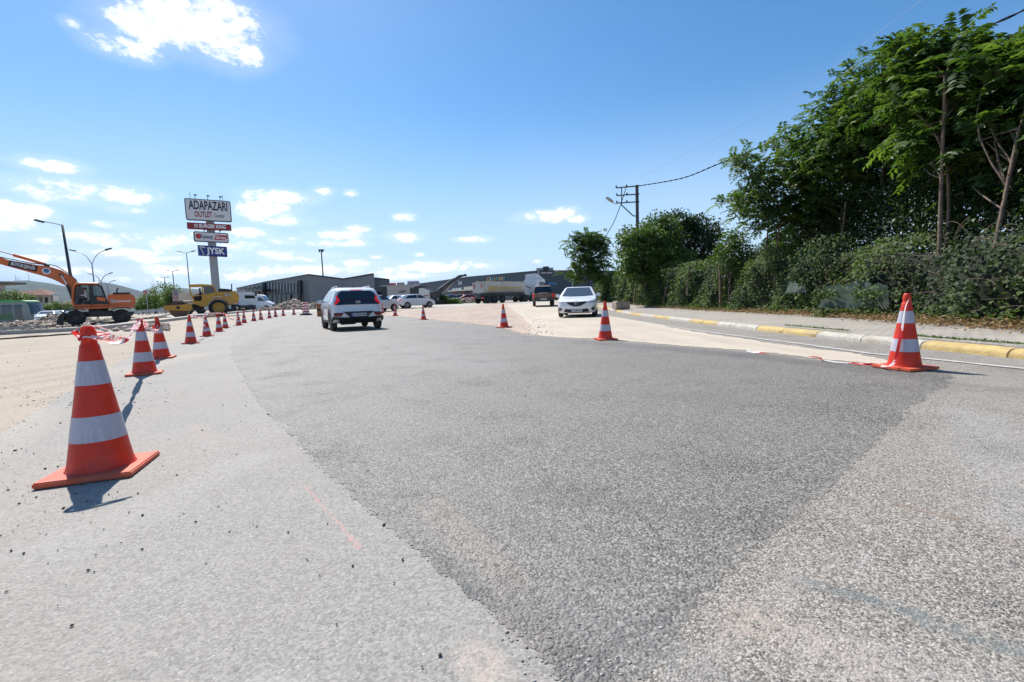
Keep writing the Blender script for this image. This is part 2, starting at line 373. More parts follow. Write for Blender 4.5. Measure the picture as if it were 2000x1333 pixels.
def sheet(name, poly, zo, m, jit=0.02, label=None):
    P = densify(poly, jit); g = polar_pts(); ins = g[inside(g, P)]
    if len(ins):
        dd = poly_dist(ins, P); ins = ins[dd > .012*np.maximum(1, np.linalg.norm(ins, axis=1))]
    pts = [Vector(p) for p in P]+[Vector(p) for p in ins]
    v, e, f, *_ = delaunay_2d_cdt(pts, [], [list(range(len(P)))], 1, 1e-5)
    V = np.array([p[:] for p in v]); Z = gz(V[:, 0], V[:, 1])+zo; F = [t for t in f if len(t) == 3]
    F = [t if (V[t[1]][0]-V[t[0]][0])*(V[t[2]][1]-V[t[0]][1])-(V[t[1]][1]-V[t[0]][1])*(V[t[2]][0]-V[t[0]][0]) > 0 else t[::-1] for t in F]
    o = npmesh(name, np.column_stack([V, Z]), np.array(F), m, edge=poly_dist(V, poly))
    return tag(o, kind='structure')
# ================================================================ GROUND
def S(n, *a): return MATS.get(n)
gp = lambda x, y: G(x, y)
MK_W = [(gp(600,950), gp(702,1062), .010, (.46,.27,.24), .75, .012), (gp(690,1052), gp(706,1068), .016, (.46,.25,.22), .8, .01), (gp(430,850), gp(400,830), .09, (.38,.28,.25), .4, .1), (gp(1000,1290), gp(960,1250), .06, (.50,.40,.34), .6, .08), (gp(560,1300), gp(700,1330), .05, (.40,.38,.36), .5, .1),
        (gp(120,760), gp(420,690), .5, (.44,.38,.30), .5, .5), (gp(0,900), gp(130,800), .35, (.42,.37,.30), .6, .4), (gp(300,1010), gp(560,880), .2, (.38,.36,.33), .4, .3)]
MK_O = [(gp(1560,1120), gp(1790,1180), .035, (.13,.15,.15), .75, .06), (gp(1790,1180), gp(2060,1265), .05, (.14,.16,.155), .8, .08), (gp(1760,985), gp(1870,1008), .03, (.22,.15,.11), .8, .05), (gp(1960,1050), gp(2050,1070), .03, (.24,.16,.12), .7, .05), (gp(1480,1190), gp(1680,1260), .10, (.40,.31,.26), .5, .1),
        (gp(1660,1140), gp(1712,1060), .006, (.5,.48,.45), .8, .0), (gp(1600,1240), gp(2000,1330), .12, (.36,.34,.31), .5, .1), (gp(1900,800), gp(2050,1000), .25, (.36,.35,.33), .45, .3), (gp(1350,1300), gp(1560,1120), .05, (.38,.33,.29), .5, .06), (gp(1880,745), gp(2050,760), .12, (.17,.165,.16), .6, .3), (gp(1320,1240), gp(1480,1330), .09, (.17,.175,.18), .45, .1)]
MK_P = [(gp(560,700), gp(900,980), .35, (.205,.195,.18), .4, .8), (gp(700,650), gp(1250,1000), .5, (.21,.20,.185), .4, 1.0), (gp(1300,760), gp(1750,760), .35, (.11,.11,.11), .25, .5), (gp(1460,692), gp(1850,735), .30, (.06,.06,.06), .6, .3), (gp(500,690), gp(560,640), .4, (.075,.075,.075), .5, .4), (gp(1160,668), gp(1460,692), .35, (.06,.06,.06), .55, .3),
        (gp(700,640), gp(1000,700), 1.0, (.24,.225,.205), .5, 1.4), (gp(900,960), gp(1120,1180), .10, (.32,.25,.20), .35, .2), (gp(1000,1200), gp(1100,1300), .05, (.40,.32,.27), .5, .08), (gp(1100,930), gp(1400,970), .13, (.085,.085,.09), .4, .3), (gp(950,1100), gp(1300,1150), .12, (.14,.14,.14), .4, .3), (gp(600,680), gp(1500,900), .16, (.11,.11,.11), .18, .5), (gp(560,720), gp(1300,1050), .12, (.11,.11,.11), .18, .4), (gp(960,1150), gp(1200,1290), .12, (.07,.07,.07), .45, .15), (gp(850,1050), gp(1000,1230), .04, (.05,.05,.05), .6, .08), (gp(1150,1300), gp(1400,1130), .05, (.07,.07,.07), .45, .08)]
m_dirt = ground_mat('dusty_ground_mat', mul=(.93,.87,.79), base=(.36,.32,.27), agg_lo=(.22,.19,.16), agg_hi=(.52,.47,.40), agg_amt=.35, agg_scale=45, bump=.55, dust=(.45,.385,.32), dustamt=.6, streak=R(62))
m_worn = ground_mat('worn_concrete_mat', marks=MK_W, cluster=.12, mul=(.84,.80,.74), base=(.33,.325,.315), agg_lo=(.16,.16,.16), agg_hi=(.54,.53,.515), agg_amt=.42, agg_scale=150, bump=.35, dust=(.42,.375,.32), dustamt=.3, speck=.28, patch=(.44,.40,.36), patch_amt=.35)
m_asph = ground_mat('fresh_asphalt_mat', marks=MK_P, edge_amt=.45, rough=.66, mul=(.93,.87,.79), base=(.185,.183,.178), grain=.75, agg_lo=(.045,.045,.045), agg_hi=(.44,.43,.41), agg_amt=.72, agg_scale=120, bump=1.0, dust=(.25,.24,.22), dustamt=.35, edge_w=.03, cluster=1.0, pit=.75, speck=.22, patch=(.165,.16,.155), patch_amt=.25)
m_old = ground_mat('coarse_asphalt_mat', marks=MK_O, cluster=.5, edge_amt=.3, mul=(.79,.735,.665), base=(.30,.295,.285), grain=.5, agg_lo=(.03,.03,.03), agg_hi=(.74,.72,.69), agg_amt=.7, agg_scale=175, bump=.9, dust=(.36,.345,.32), dustamt=.5, pit=.55, speck=.35, edge_w=.08, patch=(.22,.225,.225), patch_amt=.5)
m_dust = ground_mat('dust_road_mat', mul=(1.02,1.0,.95), base=(.47,.41,.34), agg_lo=(.36,.31,.26), agg_hi=(.56,.50,.43), agg_amt=.25, agg_scale=60, bump=.35, dust=(.50,.435,.36), dustamt=.7, edge_w=.5, streak=R(-20))
m_mill = ground_mat('milled_surface_mat', mul=(.98,.93,.86), base=(.40,.33,.285), agg_lo=(.22,.17,.15), agg_hi=(.52,.44,.38), agg_amt=.4, agg_scale=30, bump=1.0, dust=(.45,.36,.30), dustamt=.6, edge_w=.6, streak=R(-80))
m_far = ground_mat('far_road_mat', mul=(.98,.93,.86), base=(.40,.395,.38), agg_lo=(.33,.33,.32), agg_hi=(.46,.45,.44), agg_amt=.3, agg_scale=40, bump=.2, dust=(.46,.42,.36), dustamt=.4, edge_w=.8)

# whole ground: polar sheet to the horizon
rr = [.3]
while rr[-1] < 5200: rr.append(rr[-1]*1.055)
A = np.linspace(0, 2*math.pi, 320, endpoint=False); RR, AA = np.meshgrid(rr, A, indexing='ij')
X, Y = (RR*np.sin(AA)).ravel(), (RR*np.cos(AA)).ravel(); Z = gz(X, Y)
V = np.column_stack([X, Y, Z-0.0]); n = len(A)
F = np.array([[i*n+k, (i+1)*n+k, (i+1)*n+(k+1) % n, i*n+(k+1) % n] for i in range(len(rr)-1) for k in range(n)])[:, ::-1]
V = np.vstack([V, [[0, 0, 0]]]); V[-1, 2] = 0
o = npmesh('ground', V, F, m_dirt); tag(o, kind='structure')

# edges of the fresh asphalt, near tip first
PL = [(1100,1345),(1062,1292),(1000,1232),(940,1182),(870,1122),(800,1062),(710,985),(640,925),(560,845),(500,775),(464,714),(454,697),(451,682),(453,669),(460,655),(470,645),(489,631),(520,624),(560,617.5),(600,613)]
PR = [(1240,1345),(1290,1290),(1370,1180),(1450,1112),(1500,1062),(1560,1012),(1620,950),(1680,892),(1730,840),(1780,792),(1830,762),(1868,738)]
PT = [(1850,729),(1700,715),(1600,705),(1460,689),(1400,683),(1250,672),(1160,665),(1080,661),(1020,655),(992,646),(975,639),(900,631),(850,625.5),(780,619),(740,615.5),(690,611.5)]
wl = [G(*p) for p in PL]; wr = [G(*p) for p in PR]; wt = [G(*p) for p in PT]
patch = wl+wt[::-1]+wr[::-1]
def ok(poly): return [p for i, p in enumerate(poly) if i == 0 or np.hypot(p[0]-poly[i-1][0], p[1]-poly[i-1][1]) > .02]
# worn concrete on the left
lb = [G(0, 850), G(125, 770), G(262, 692), G(400, 652), G(455, 632), G(520, 615.5)]
MID = [(.2, .5), (.35, 1.6), (.0, 3), (-.6, 6), (-3, 10), (-9, 20), (-18, 40), (-28, 61)]
worn = MID+[(-30, 62), (-36, 60)]+lb[::-1]+[(-5.2, 1.6), (-7, -1), (-7, -8), (.2, -8)]
sheet('worn_road', ok(worn), .002, m_worn, .02)
kx = [(-12, 7.4), (-2, 6.35), (3.0, 5.62), (4.84, 5.5), (5.95, 5.42), (7.98, 5.36), (11.96, 5.42), (16.5, 5.55), (24, 5.8), (32, 6.3), (45, 7.2), (60, 8.6)]
def kerbx(y): return float(np.interp(y, [k[0] for k in kx], [k[1] for k in kx]))
old = [(.2, .5), (.35, 1.6), (.0, 3), (-.6, 6), (-3, 10), (-3, 12), (2.5, 12), (3.4, 30), (3.8, 50)]+[(kerbx(y)+.05, y) for y in (50, 40, 30, 20, 14, 9, 6, 3, 0, -5, -8)]+[(.2, -8)]
sheet('right_road', ok(old), .0026, m_old, .0)
sheet('asphalt_patch', ok(patch), .0034, m_asph, .036)
fr = [(-60, 44), (-30, 48), (-5, 51), (9, 52), (10, 70), (-5, 66), (-30, 62), (-60, 58)]
sheet('far_road', fr, .0055, m_far, .05)
dust = [G(*p) for p in [(1835,726),(1700,712),(1600,702),(1460,686),(1250,669.5),(1160,662.5),(1080,658.5),(1030,653),(1035,640),(1020,620),(1000,605),(985,598)]]+[(-1, 50), (4, 52), (6.2, 44), (5.2, 30), (4.55, 21), (4.35, 15), (4.1, 10), (4.2, 7), (4.35, 5.6)]
sheet('dusty_road', ok(dust), .007, m_dust, .05)
mill = [G(*p) for p in [(1036,652),(1020,653),(992,645),(975,638.5),(900,630),(850,624.5),(780,618),(740,614.5),(700,611.5),(740,608),(850,603),(985,596),(1000,604),(1022,620),(1040,640)]]
sheet('milled_ground', ok(mill), .0085, m_mill, .08)

# white edge line on the right
pl = [(5.45, 2.6), (5.1, 3.5)]+[G(*p) for p in [(2000,722),(1850,706),(1700,692),(1550,671),(1400,652),(1300,637),(1200,620)]]+[(4.9, 28), (5.5, 40)]
pl = densify(pl, 0, .03, closed=False); V = []; F = []
for i, p in enumerate(pl):
    a = np.array(pl[min(i+1, len(pl)-1)])-np.array(pl[max(i-1, 0)]); nrm = np.array([-a[1], a[0]])/np.linalg.norm(a)
    w1, w2 = .045+random.gauss(0, .005), .045+random.gauss(0, .005)
    for s in (w1, -w2):
        q = np.array(p)+nrm*s; V.append((q[0], q[1], float(gz(*q))+.0100))
    if i: F.append((2*i-2, 2*i, 2*i+1, 2*i-1))
m_paint = mat('worn_white_paint', (.50,.475,.44), .75, var=.15, vscale=14, dirt=1.0, bump=.3)
tag(npmesh('edge_line', np.array(V), np.array(F), m_paint), kind='structure')

# kerb: rounded profile swept along the road side, yellow and white lengths
m_ky = mat('yellow_kerb_paint', (.50,.36,.14), .8, var=.15, vscale=7, dirt=.9, bump=.5, bscale=40)
m_kw = mat('white_kerb_paint', (.45,.42,.36), .8, var=.15, vscale=7, dirt=.9, bump=.5, bscale=40)
ys = np.array(sorted(set(np.round(np.concatenate([np.arange(-12, 58, .25), np.arange(-12, 58, 1.)+.012, np.arange(-12, 58, 1.)-.012]), 4)))); prof = [(0, -.05), (.0, .04), (.012, .068), (.035, .09), (.07, .102), (.15, .107), (.15, .0)]
V = []; F = []; mi = []
for i, y in enumerate(ys):
    x = kerbx(y); z = float(gz(x, y))
    jn = .016 if abs(y-round(y)) < .002 else 0
    for dx, dz in prof: V.append((x+dx+jn+random.gauss(0, .002), y, z+dz-jn+random.gauss(0, .0015)))
    if i:
        for k in range(len(prof)-1):
            a = (i-1)*len(prof)+k; F.append((a, a+1, a+len(prof)+1, a+len(prof))); mi.append(int(math.floor((y-6)/2)) % 2)
o = npmesh('kerb', np.array(V), np.array(F), [m_kw, m_ky], smooth=50); tag(o, kind='structure')
o.data.polygons.foreach_set('material_index', np.array(mi, np.int32))
# paved sidewalk
def hedgex(y): return float(np.interp(y, [-12, 0, 7.3, 11.8, 21, 29, 45, 60], [8.2, 8.0, 8.3, 9.2, 9.5, 8.9, 9.3, 10.5]))
m_walk = bpy.data.materials.new('sidewalk_pavers'); m_walk.use_nodes = True; t = m_walk.node_tree; b = t.nodes['Principled BSDF']; b.inputs['Roughness'].default_value = .9
c = t.nodes.new('ShaderNodeTexCoord'); mp = t.nodes.new('ShaderNodeMapping'); t.links.new(c.outputs['Object'], mp.inputs['Vector'])
br = t.nodes.new('ShaderNodeTexBrick'); t.links.new(mp.outputs[0], br.inputs['Vector']); br.inputs['Scale'].default_value = 1; br.inputs['Brick Width'].default_value = .2; br.inputs['Row Height'].default_value = .1; br.inputs['Mortar Size'].default_value = .008
br.inputs['Color1'].default_value = (.30,.27,.235,1); br.inputs['Color2'].default_value = (.39,.35,.30,1); br.inputs['Mortar'].default_value = (.13,.115,.095,1)
nz_ = t.nodes.new('ShaderNodeTexNoise'); nz_.inputs['Scale'].default_value = 1.1; nz_.inputs['Detail'].default_value = 8; t.links.new(c.outputs['Object'], nz_.inputs['Vector'])
mr_ = t.nodes.new('ShaderNodeMapRange'); mr_.inputs['From Min'].default_value = .45; mr_.inputs['From Max'].default_value = .68; mr_.inputs['To Max'].default_value = .5; t.links.new(nz_.outputs['Fac'], mr_.inputs['Value'])
mm = t.nodes.new('ShaderNodeMixRGB'); t.links.new(mr_.outputs[0], mm.inputs[0]); t.links.new(br.outputs[0], mm.inputs[1]); mm.inputs[2].default_value = (.40,.36,.30,1); t.links.new(mm.outputs[0], b.inputs['Base Color'])
bp = t.nodes.new('ShaderNodeBump'); bp.inputs['Strength'].default_value = .5; bp.inputs['Distance'].default_value = .01; t.links.new(br.outputs['Fac'], bp.inputs['Height']); bp.invert = True; t.links.new(bp.outputs[0], b.inputs['Normal'])
ys = np.arange(-12, 58, .3); V = []; F = []; nx = 12
for i, y in enumerate(ys):
    x0, x1 = kerbx(y)+.148, hedgex(y)+1.5
    for k in range(nx):
        x = x0+(x1-x0)*k/(nx-1); V.append((x, y, float(gz(x, y))+.102+.02*math.sin(x*1.3+y*.7)*(k > 0)*.4))
    if i: F += [((i-1)*nx+k, (i-1)*nx+k+1, i*nx+k+1, i*nx+k) for k in range(nx-1)]
tag(npmesh('sidewalk', np.array(V), np.array(F), m_walk, smooth=True), kind='structure')

# rocks scattered as loose stuff
def scatter_rocks(name, pts, sizes, m, sub=0, zo=.006, sq=.6, kindname='stuff', parent=None):
    V0, F0 = ICO[sub]; F0 = np.array(F0); n = len(pts); nv = len(V0)
    P = np.array(pts); s = np.array(sizes)
    nzs = 1+rng.normal(0, .17, (n, nv)); A = rng.uniform(.65, 1.35, (n, 1, 3))*np.array([1, 1, sq]); a = rng.uniform(0, 6.28, n)
    v = V0[None]*nzs[:, :, None]*A*s[:, None, None]
    ca, sa = np.cos(a)[:, None], np.sin(a)[:, None]
    x = v[:, :, 0]*ca-v[:, :, 1]*sa; y = v[:, :, 0]*sa+v[:, :, 1]*ca
    zz = P[:, 2] if P.shape[1] > 2 else gz(P[:, 0], P[:, 1])+(zo if zo != .0061 else .0034)
    v = np.stack([x+P[:, 0:1], y+P[:, 1:2], v[:, :, 2]+zz[:, None]+s[:, None]*(.1*sq if zo != .0061 else -.22)], 2)
    f = (F0[None]+np.arange(n)[:, None, None]*nv).reshape(-1, 3)
    o = npmesh(name, v.reshape(-1, 3), f, m, parent, tint=np.repeat(rng.random(n), len(F0)))
    return tag(o, kind=kindname) if kindname else o
def rock_mat(name, c1, c2):
    m = bpy.data.materials.new(name); m.use_nodes = True; t = m.node_tree; b = t.nodes['Principled BSDF']; b.inputs['Roughness'].default_value = .9; b.inputs['Specular IOR Level'].default_value = .3
    a = t.nodes.new('ShaderNodeAttribute'); a.attribute_name = 'tint'; x = t.nodes.new('ShaderNodeMixRGB'); t.links.new(a.outputs['Fac'], x.inputs[0])
    x.inputs[1].default_value = (*c1, 1); x.inputs[2].default_value = (*c2, 1); t.links.new(x.outputs[0], b.inputs['Base Color']); return m
m_agg = rock_mat('asphalt_stone', (.13,.125,.118), (.31,.295,.27)); m_peb = rock_mat('dark_pebble', (.02,.018,.016), (.12,.10,.08)); m_lite = rock_mat('pale_pebble', (.30,.27,.23), (.6,.56,.5)); m_rub = rock_mat('rubble_stone', (.13,.085,.055), (.52,.45,.37))
# stones standing out of the fresh asphalt, thick near the tip
pts = []; sz = []
while len(pts) < 11000:
    d = .9*math.exp(random.random()*2.0); a = random.uniform(-.75, .85); x, y = d*math.sin(a), d*math.cos(a); pts.append((x, y))
pts = np.array(pts); pts = pts[inside(pts, ok(patch))]
cl = np.sin(pts[:, 0]*3.1+1.2)*np.sin(pts[:, 1]*2.3+pts[:, 0])+np.sin(pts[:, 0]*7.3-pts[:, 1]*5.1)*.6
dist = np.hypot(pts[:, 0], pts[:, 1])
keep = rng.random(len(pts)) < np.clip(-.05+.38*cl+np.clip(1.6-dist, 0, 1)*1.1, .015, .9); pts = pts[keep]; dist = dist[keep]
sz = np.clip(rng.lognormal(-5.55, .42, len(pts)), .002, .011)*(.9+.2*np.clip(dist-2, 0, 3))
scatter_rocks('asphalt_gravel', pts, sz*1.25, m_agg, 1, .0061, .40)
ed = []
for line in (wl, wr):
    for i in range(len(line)-1):
        a_, b_ = np.array(line[i]), np.array(line[i+1]); L_ = np.linalg.norm(b_-a_); dd_ = np.linalg.norm(a_)
        if dd_ > 7: continue
        for _ in range(int(L_*60)): ed.append(a_+(b_-a_)*random.random()+rng.normal(0, .012, 2))
for _ in range(140): ed.append(np.array([.17, .95])+rng.normal(0, .09, 2))
scatter_rocks('edge_crumbs', np.array(ed), np.clip(rng.lognormal(-5.9, .4, len(ed)), .0015, .006), rock_mat('edge_stone', (.2,.19,.175), (.42,.40,.37)), 0, .003, .45)
pts = np.array([G(random.uniform(-150, 900), random.triangular(660, 1330, 800)) for _ in range(1500)]); pts = pts[~inside(pts, ok(patch))]
ex = np.array([G(random.gauss(60, 90), random.gauss(860, 110)) for _ in range(420)])
pts = np.vstack([pts[:190], ex[:280]]); sz = np.clip(rng.lognormal(-6.0, .5, len(pts)), .0015, .010)
scatter_rocks('loose_pebbles', pts, sz, m_peb, 0, .006, .6)
pts = np.array([G(random.uniform(-100, 330), random.uniform(630, 800)) for _ in range(420)]); pts = pts[(~inside(pts, ok(patch)))]; sz = np.clip(rng.lognormal(-5.2, .45, len(pts)), .003, .018)
scatter_rocks('pale_gravel', pts, sz, m_lite, 0, .004, .6)
pts = np.array([G(random.uniform(700, 1080), random.uniform(604, 656)) for _ in range(700)]); pts = pts[(~inside(pts, ok(patch)))]; sz = np.clip(rng.lognormal(-4.5, .5, len(pts)), .006, .035)
scatter_rocks('milled_rubble', pts, sz, rock_mat('milled_stone', (.12,.10,.09), (.5,.42,.36)), 0, .012, .6)

# ================================================================ CONES
m_org = mat('cone_plastic', (.70,.036,.008), .45, var=.16, vscale=7, dirt=.2, bump=.06, bscale=30)
nd = m_org.node_tree; b = nd.nodes['Principled BSDF']; b.inputs['Subsurface Weight'].default_value = 0.0
tr = nd.nodes.new('ShaderNodeBsdfTranslucent'); tr.inputs['Color'].default_value = (.9, .06, .01, 1); ms = nd.nodes.new('ShaderNodeMixShader'); ms.inputs[0].default_value = .16
nd.links.new(b.outputs[0], ms.inputs[1]); nd.links.new(tr.outputs[0], ms.inputs[2]); nd.links.new(ms.outputs[0], nd.nodes['Material Output'].inputs['Surface'])
m_base = mat('cone_base_plastic', (.62,.10,.04), .6, var=.15, vscale=8, dirt=.35, bump=.2, bscale=50)
m_band = mat('reflective_band', (.46,.44,.50), .38, spec=.6, var=.10, vscale=40)
t = m_band.node_tree; nz_ = [x for x in t.nodes if x.type == 'TEX_NOISE'][0]; mp = t.nodes.new('ShaderNodeMapping'); mp.inputs['Scale'].default_value = (1.6, 1.6, .05)
t.links.new([x for x in t.nodes if x.type == 'TEX_COORD'][0].outputs['Object'], mp.inputs['Vector']); t.links.new(mp.outputs[0], nz_.inputs['Vector'])
def cone_r(z): return float(np.interp(z, [.03, .66], [.136, .037]))
def make_cone():
    root = empty('traffic_cone', (0, 0, 0), 0, None, 'traffic cone', 'orange cones along the roadworks')
    mb = MB(); mb.box(-.19, .19, -.19, .19, 0, .028); mb.build('base', m_base, root, smooth=40, bevel=.006)
    pr_ = [(.145, .026), (.140, .032), (.136, .045)]+[(cone_r(z), z) for z in np.linspace(.06, .655, 12)]+[(.0335, .66), (.031, .675), (.033, .69), (.032, .72), (.026, .742), (.018, .75), (.012, .748), (.012, .70)]
    MB().lathe(pr_, 40).build('cone_body', m_org, root, smooth=50)
    for a, b_ in ((.175, .300), (.455, .575)):
        MB().lathe([(cone_r(z)+.0016, z) for z in np.linspace(a, b_, 4)], 40).build('reflective_band', m_band, root, smooth=True)
    return root
def kids(o): return [c_ for c_ in bpy.data.objects if c_.parent == o]
def copy_tree(o, parent=None):
    c_ = o.copy(); COL.objects.link(c_)
    if parent: c_.parent = parent
    for ch in kids(o): copy_tree(ch, c_)
    return c_
cone0 = make_cone(); first = True
CONES = [ # photo point of the foot, turn, tilt, label
 (200,921,20,'nearest traffic cone, large in the left foreground, with a tape loop tied to its top'),
 (283,731.5,33,'second cone from the left, standing behind the big foreground cone with tape on its tip'),
 (316,700.5,25,'cone half hidden behind the second cone, white tape knotted near its top'),
 (373,671.5,30,'fourth cone of the left row, standing alone on pale concrete where the tape starts'),
 (404.5,657.5,28,'fifth cone of the left row with a long strip of tape hanging down its side'),
 (428.5,648.3,28,'cone in front of the roller wheel, left one of an overlapping pair'),
 (440.5,641.3,30,'cone before the roller wheel, right one of an overlapping pair, taped at its tip'),
 (466.5,635.8,12,'eighth cone of the left row, beside the curved edge of the dark asphalt'),
 (477,631.2,35,'cone just behind and right of the eighth one at the asphalt curve'),
 (496,627.6,22,'small bright cone below the white van, left of two spaced ones'),
 (510,625,40,'small cone below the white van, right of two spaced ones'),
 (526.5,622,15,'distant cone left of the grey rubble mound, nearer of two'),
 (538.5,619.6,30,'distant cone at the left foot of the grey rubble mound'),
 (553.5,617.6,10,'distant cone in front of the middle of the grey rubble mound'),
 (574,615.6,44,'farthest cone of the left row, at the right end of the rubble mound'),
 (741,611.2,15,'distant cone right beside the tail of the white crossover car'),
 (747,612.4,35,'slim distant cone just right of the one beside the crossover car'),
 (772,617.4,20,'distant cone in front of the white saloon car'),
 (827.5,624.8,28,'cone in front of the front wheel of the white hatchback'),
 (985,640.6,38,'cone standing alone on the corner of milled ground below the tipper truck'),
 (1182.5,664.4,8,'cone standing in the middle right, in front of the white oncoming car'),
 (1766,721,14,'large cone at right with tape trailing from it along the asphalt edge'),
]
rnd = random.Random(3)
for i, (px, py, rz, lab) in enumerate(CONES):
    o = cone0 if i == 0 else copy_tree(cone0)
    x, y = G(px, py); d = math.hypot(x, y)
    o.location = (x, y, float(gz(x, y))+(.002 if i < 15 else .008)+.001); o.rotation_euler = (R(rnd.uniform(-1.4, 1.4)), R(rnd.uniform(-1.4, 1.4)), R(rz)); o['label'] = lab
CW = [Vector((*G(c_[0], c_[1]), 0)) for c_ in CONES]
for v_ in CW: v_.z = float(gz(v_.x, v_.y))

# barrier tape
m_tw = mat('white_tape', (.80,.77,.77), .35, spec=.5); m_tr = mat('red_tape', (.62,.03,.03), .35, spec=.5)
for m_ in (m_tw, m_tr):
    t = m_.node_tree; b = t.nodes['Principled BSDF']; tr = t.nodes.new('ShaderNodeBsdfTranslucent'); tr.inputs['Color'].default_value = b.inputs['Base Color'].default_value[:]; ms = t.nodes.new('ShaderNodeMixShader'); ms.inputs[0].default_value = .4
    t.links.new(b.outputs[0], ms.inputs[1]); t.links.new(tr.outputs[0], ms.inputs[2]); t.links.new(ms.outputs[0], t.nodes['Material Output'].inputs['Surface'])
def spline(pts, n=12):
    P = [Vector(p) for p in pts]; out_ = []
    for i in range(len(P)-1):
        p0, p1, p2, p3 = P[max(i-1, 0)], P[i], P[i+1], P[min(i+2, len(P)-1)]
        for k in range(n):
            t = k/n; out_.append(.5*((2*p1)+(-p0+p2)*t+(2*p0-5*p1+4*p2-p3)*t*t+(-p0+3*p1-3*p2+p3)*t**3))
    return out_+[P[-1]]
def tape(pts, label, w=.07, tw=.6, group='red and white barrier tape', ph=0, stripe=.09, up=None):
    P = spline(pts, 14); V = []; F = []; mi = []; s = 0
    for i, p in enumerate(P):
        d = (P[min(i+1, len(P)-1)]-P[max(i-1, 0)]).normalized()
        if i: s += (P[i]-P[i-1]).length
        u = Vector((0, 0, 1)) if up is None else Vector(up)
        u = (u-d*u.dot(d)); u = u.normalized() if u.length > .05 else d.orthogonal().normalized()
        q = d.cross(u); a = ph+tw*math.sin(s*3.3+ph)+.25*math.sin(s*11)
        e = (u*math.cos(a)+q*math.sin(a))*w/2
        for k in range(3): V.append(p+e*(k-1)+q*.003*(k == 1))
        if i:
            for k in range(2):
                b0 = (i-1)*3+k; F.append((b0, b0+1, b0+4, b0+3)); mi.append(int((s+k*.03)/stripe) % 2)
    o = npmesh('barrier_tape', np.array(V), np.array(F), [m_tw, m_tr], smooth=True)
    o.data.polygons.foreach_set('material_index', np.array(mi, np.int32))
    return tag(o, label, 'barrier tape', group)
def top(i, dz=0, dx=0, dy=0): return CW[i]+Vector((dx, dy, .735+dz))
t0 = top(0); side = Vector((.93, .37, 0)).normalized()
tape([t0+Vector((-.035, .02, -.06)), t0+Vector((-.03, -.03, -.01)), t0+Vector((.0, -.01, .022)), t0+side*.05+Vector((0, 0, .012)), t0+side*.11+Vector((0, 0, -.02)), t0+side*.155+Vector((0, 0, -.055)), t0+side*.14+Vector((0, -.02, -.075)), t0+side*.07+Vector((0, -.02, -.05)), t0+side*.02+Vector((0, -.035, -.03)), t0+Vector((-.005, -.045, -.05))], 'loop of red and white tape knotted round the top of the nearest cone', .03, .5, ph=.9, stripe=.055)
tape([t0+Vector((.03, .02, .0)), t0.lerp(top(1), .25)+Vector((0, 0, -.10)), t0.lerp(top(1), .55)+Vector((0, 0, -.14)), t0.lerp(top(1), .85)+Vector((0, 0, -.06)), top(1, .0)], 'tape sagging from the nearest cone back to the second cone', .06, .8, ph=1.2)
tape([top(1), top(1).lerp(top(2), .3)+Vector((0, 0, -.10)), top(1).lerp(top(2), .75)+Vector((0, 0, -.24)), top(2, -.17, .02, -.10), top(2, -.02), top(2, -.22, .05, -.05), top(2, -.13, -.02, -.09)], 'short tape drooping between the second cone and the cone behind it', .075, .9, ph=.4)
tape([top(3), top(3).lerp(top(4), .4)+Vector((0, 0, -.05)), top(3).lerp(top(4), .8)+Vector((0, 0, -.08)), top(4)], 'tape running from the fourth cone to the fifth cone', .07, .8, ph=.2)
c4 = CW[4]; tape([top(4, 0, 0, -.02), top(4, -.1, .02, -.05), c4+Vector((.02, -.12, .45)), c4+Vector((.06, -.17, .25)), c4+Vector((.1, -.17, .1))], 'loose tape end hanging down the side of the fifth cone', .06, .5, ph=1.4)
tape([top(4), top(4).lerp(top(6), .35)+Vector((0, 0, .02)), top(4).lerp(top(6), .8)+Vector((0, 0, .0)), top(6)], 'taut tape from the fifth cone past the roller to the paired cones', .075, .4, ph=.2)
tape([top(6), top(6).lerp(top(7), .35)+Vector((0, 0, -.3)), top(6).lerp(top(7), .8)+Vector((0, 0, -.38)), top(7, -.25)], 'tape drooping from the paired cones toward the eighth cone', .07, .6, ph=.7)
cR = CW[21]; g = [Vector((*G(*p), 0.022)) for p in [(1706,716),(1690,716),(1660,713),(1630,711),(1606,706),(1600,702),(1560,699),(1510,695),(1470,691),(1458,688)]]
tape([top(21, -.03, -.01, -.03), cR+Vector((-.055, -.045, .60)), cR+Vector((-.088, -.06, .42)), cR+Vector((-.125, -.07, .24)), cR+Vector((-.17, -.09, .10)), cR+Vector((-.24, -.08, .045))]+g, 'tape hanging from the large right cone and trailing along the ground', .026, .7, ph=1.35, stripe=.33)
# ================================================================ shared vehicle parts
m_white = mat('white_car_paint', (.74,.75,.77), .25, spec=.5, var=.03, vscale=3, coat=.6)
m_silver = mat('silver_car_paint', (.55,.57,.60), .3, metal=.3, coat=.5)
m_glass = mat('dark_car_glass', (.012,.016,.022), .06, spec=.8, coat=.5)
m_glass2 = mat('windscreen_glass', (.05,.07,.09), .05, spec=.8, coat=.5)
m_black = mat('black_plastic', (.022,.022,.025), .5)
m_tyre = mat('tyre_rubber', (.022,.021,.02), .85, dirt=.35, vscale=6)
m_rim = mat('alloy_rim', (.32,.32,.34), .35, metal=.7)
m_red = mat('red_lamp_lens', (.55,.01,.012), .2, emis=((.9,.02,.02), .25))
m_plate = mat('number_plate_white', (.55,.57,.6), .5)
m_eu = mat('plate_blue', (.02,.06,.35), .5)
m_txt = mat('black_lettering', (.01,.01,.012), .6)
m_wtxt = mat('white_lettering', (.8,.8,.8), .6)
m_chrome = mat('chrome', (.6,.6,.62), .15, metal=1)
m_lens = mat('headlight_lens', (.35,.38,.42), .08, spec=.9, coat=1)
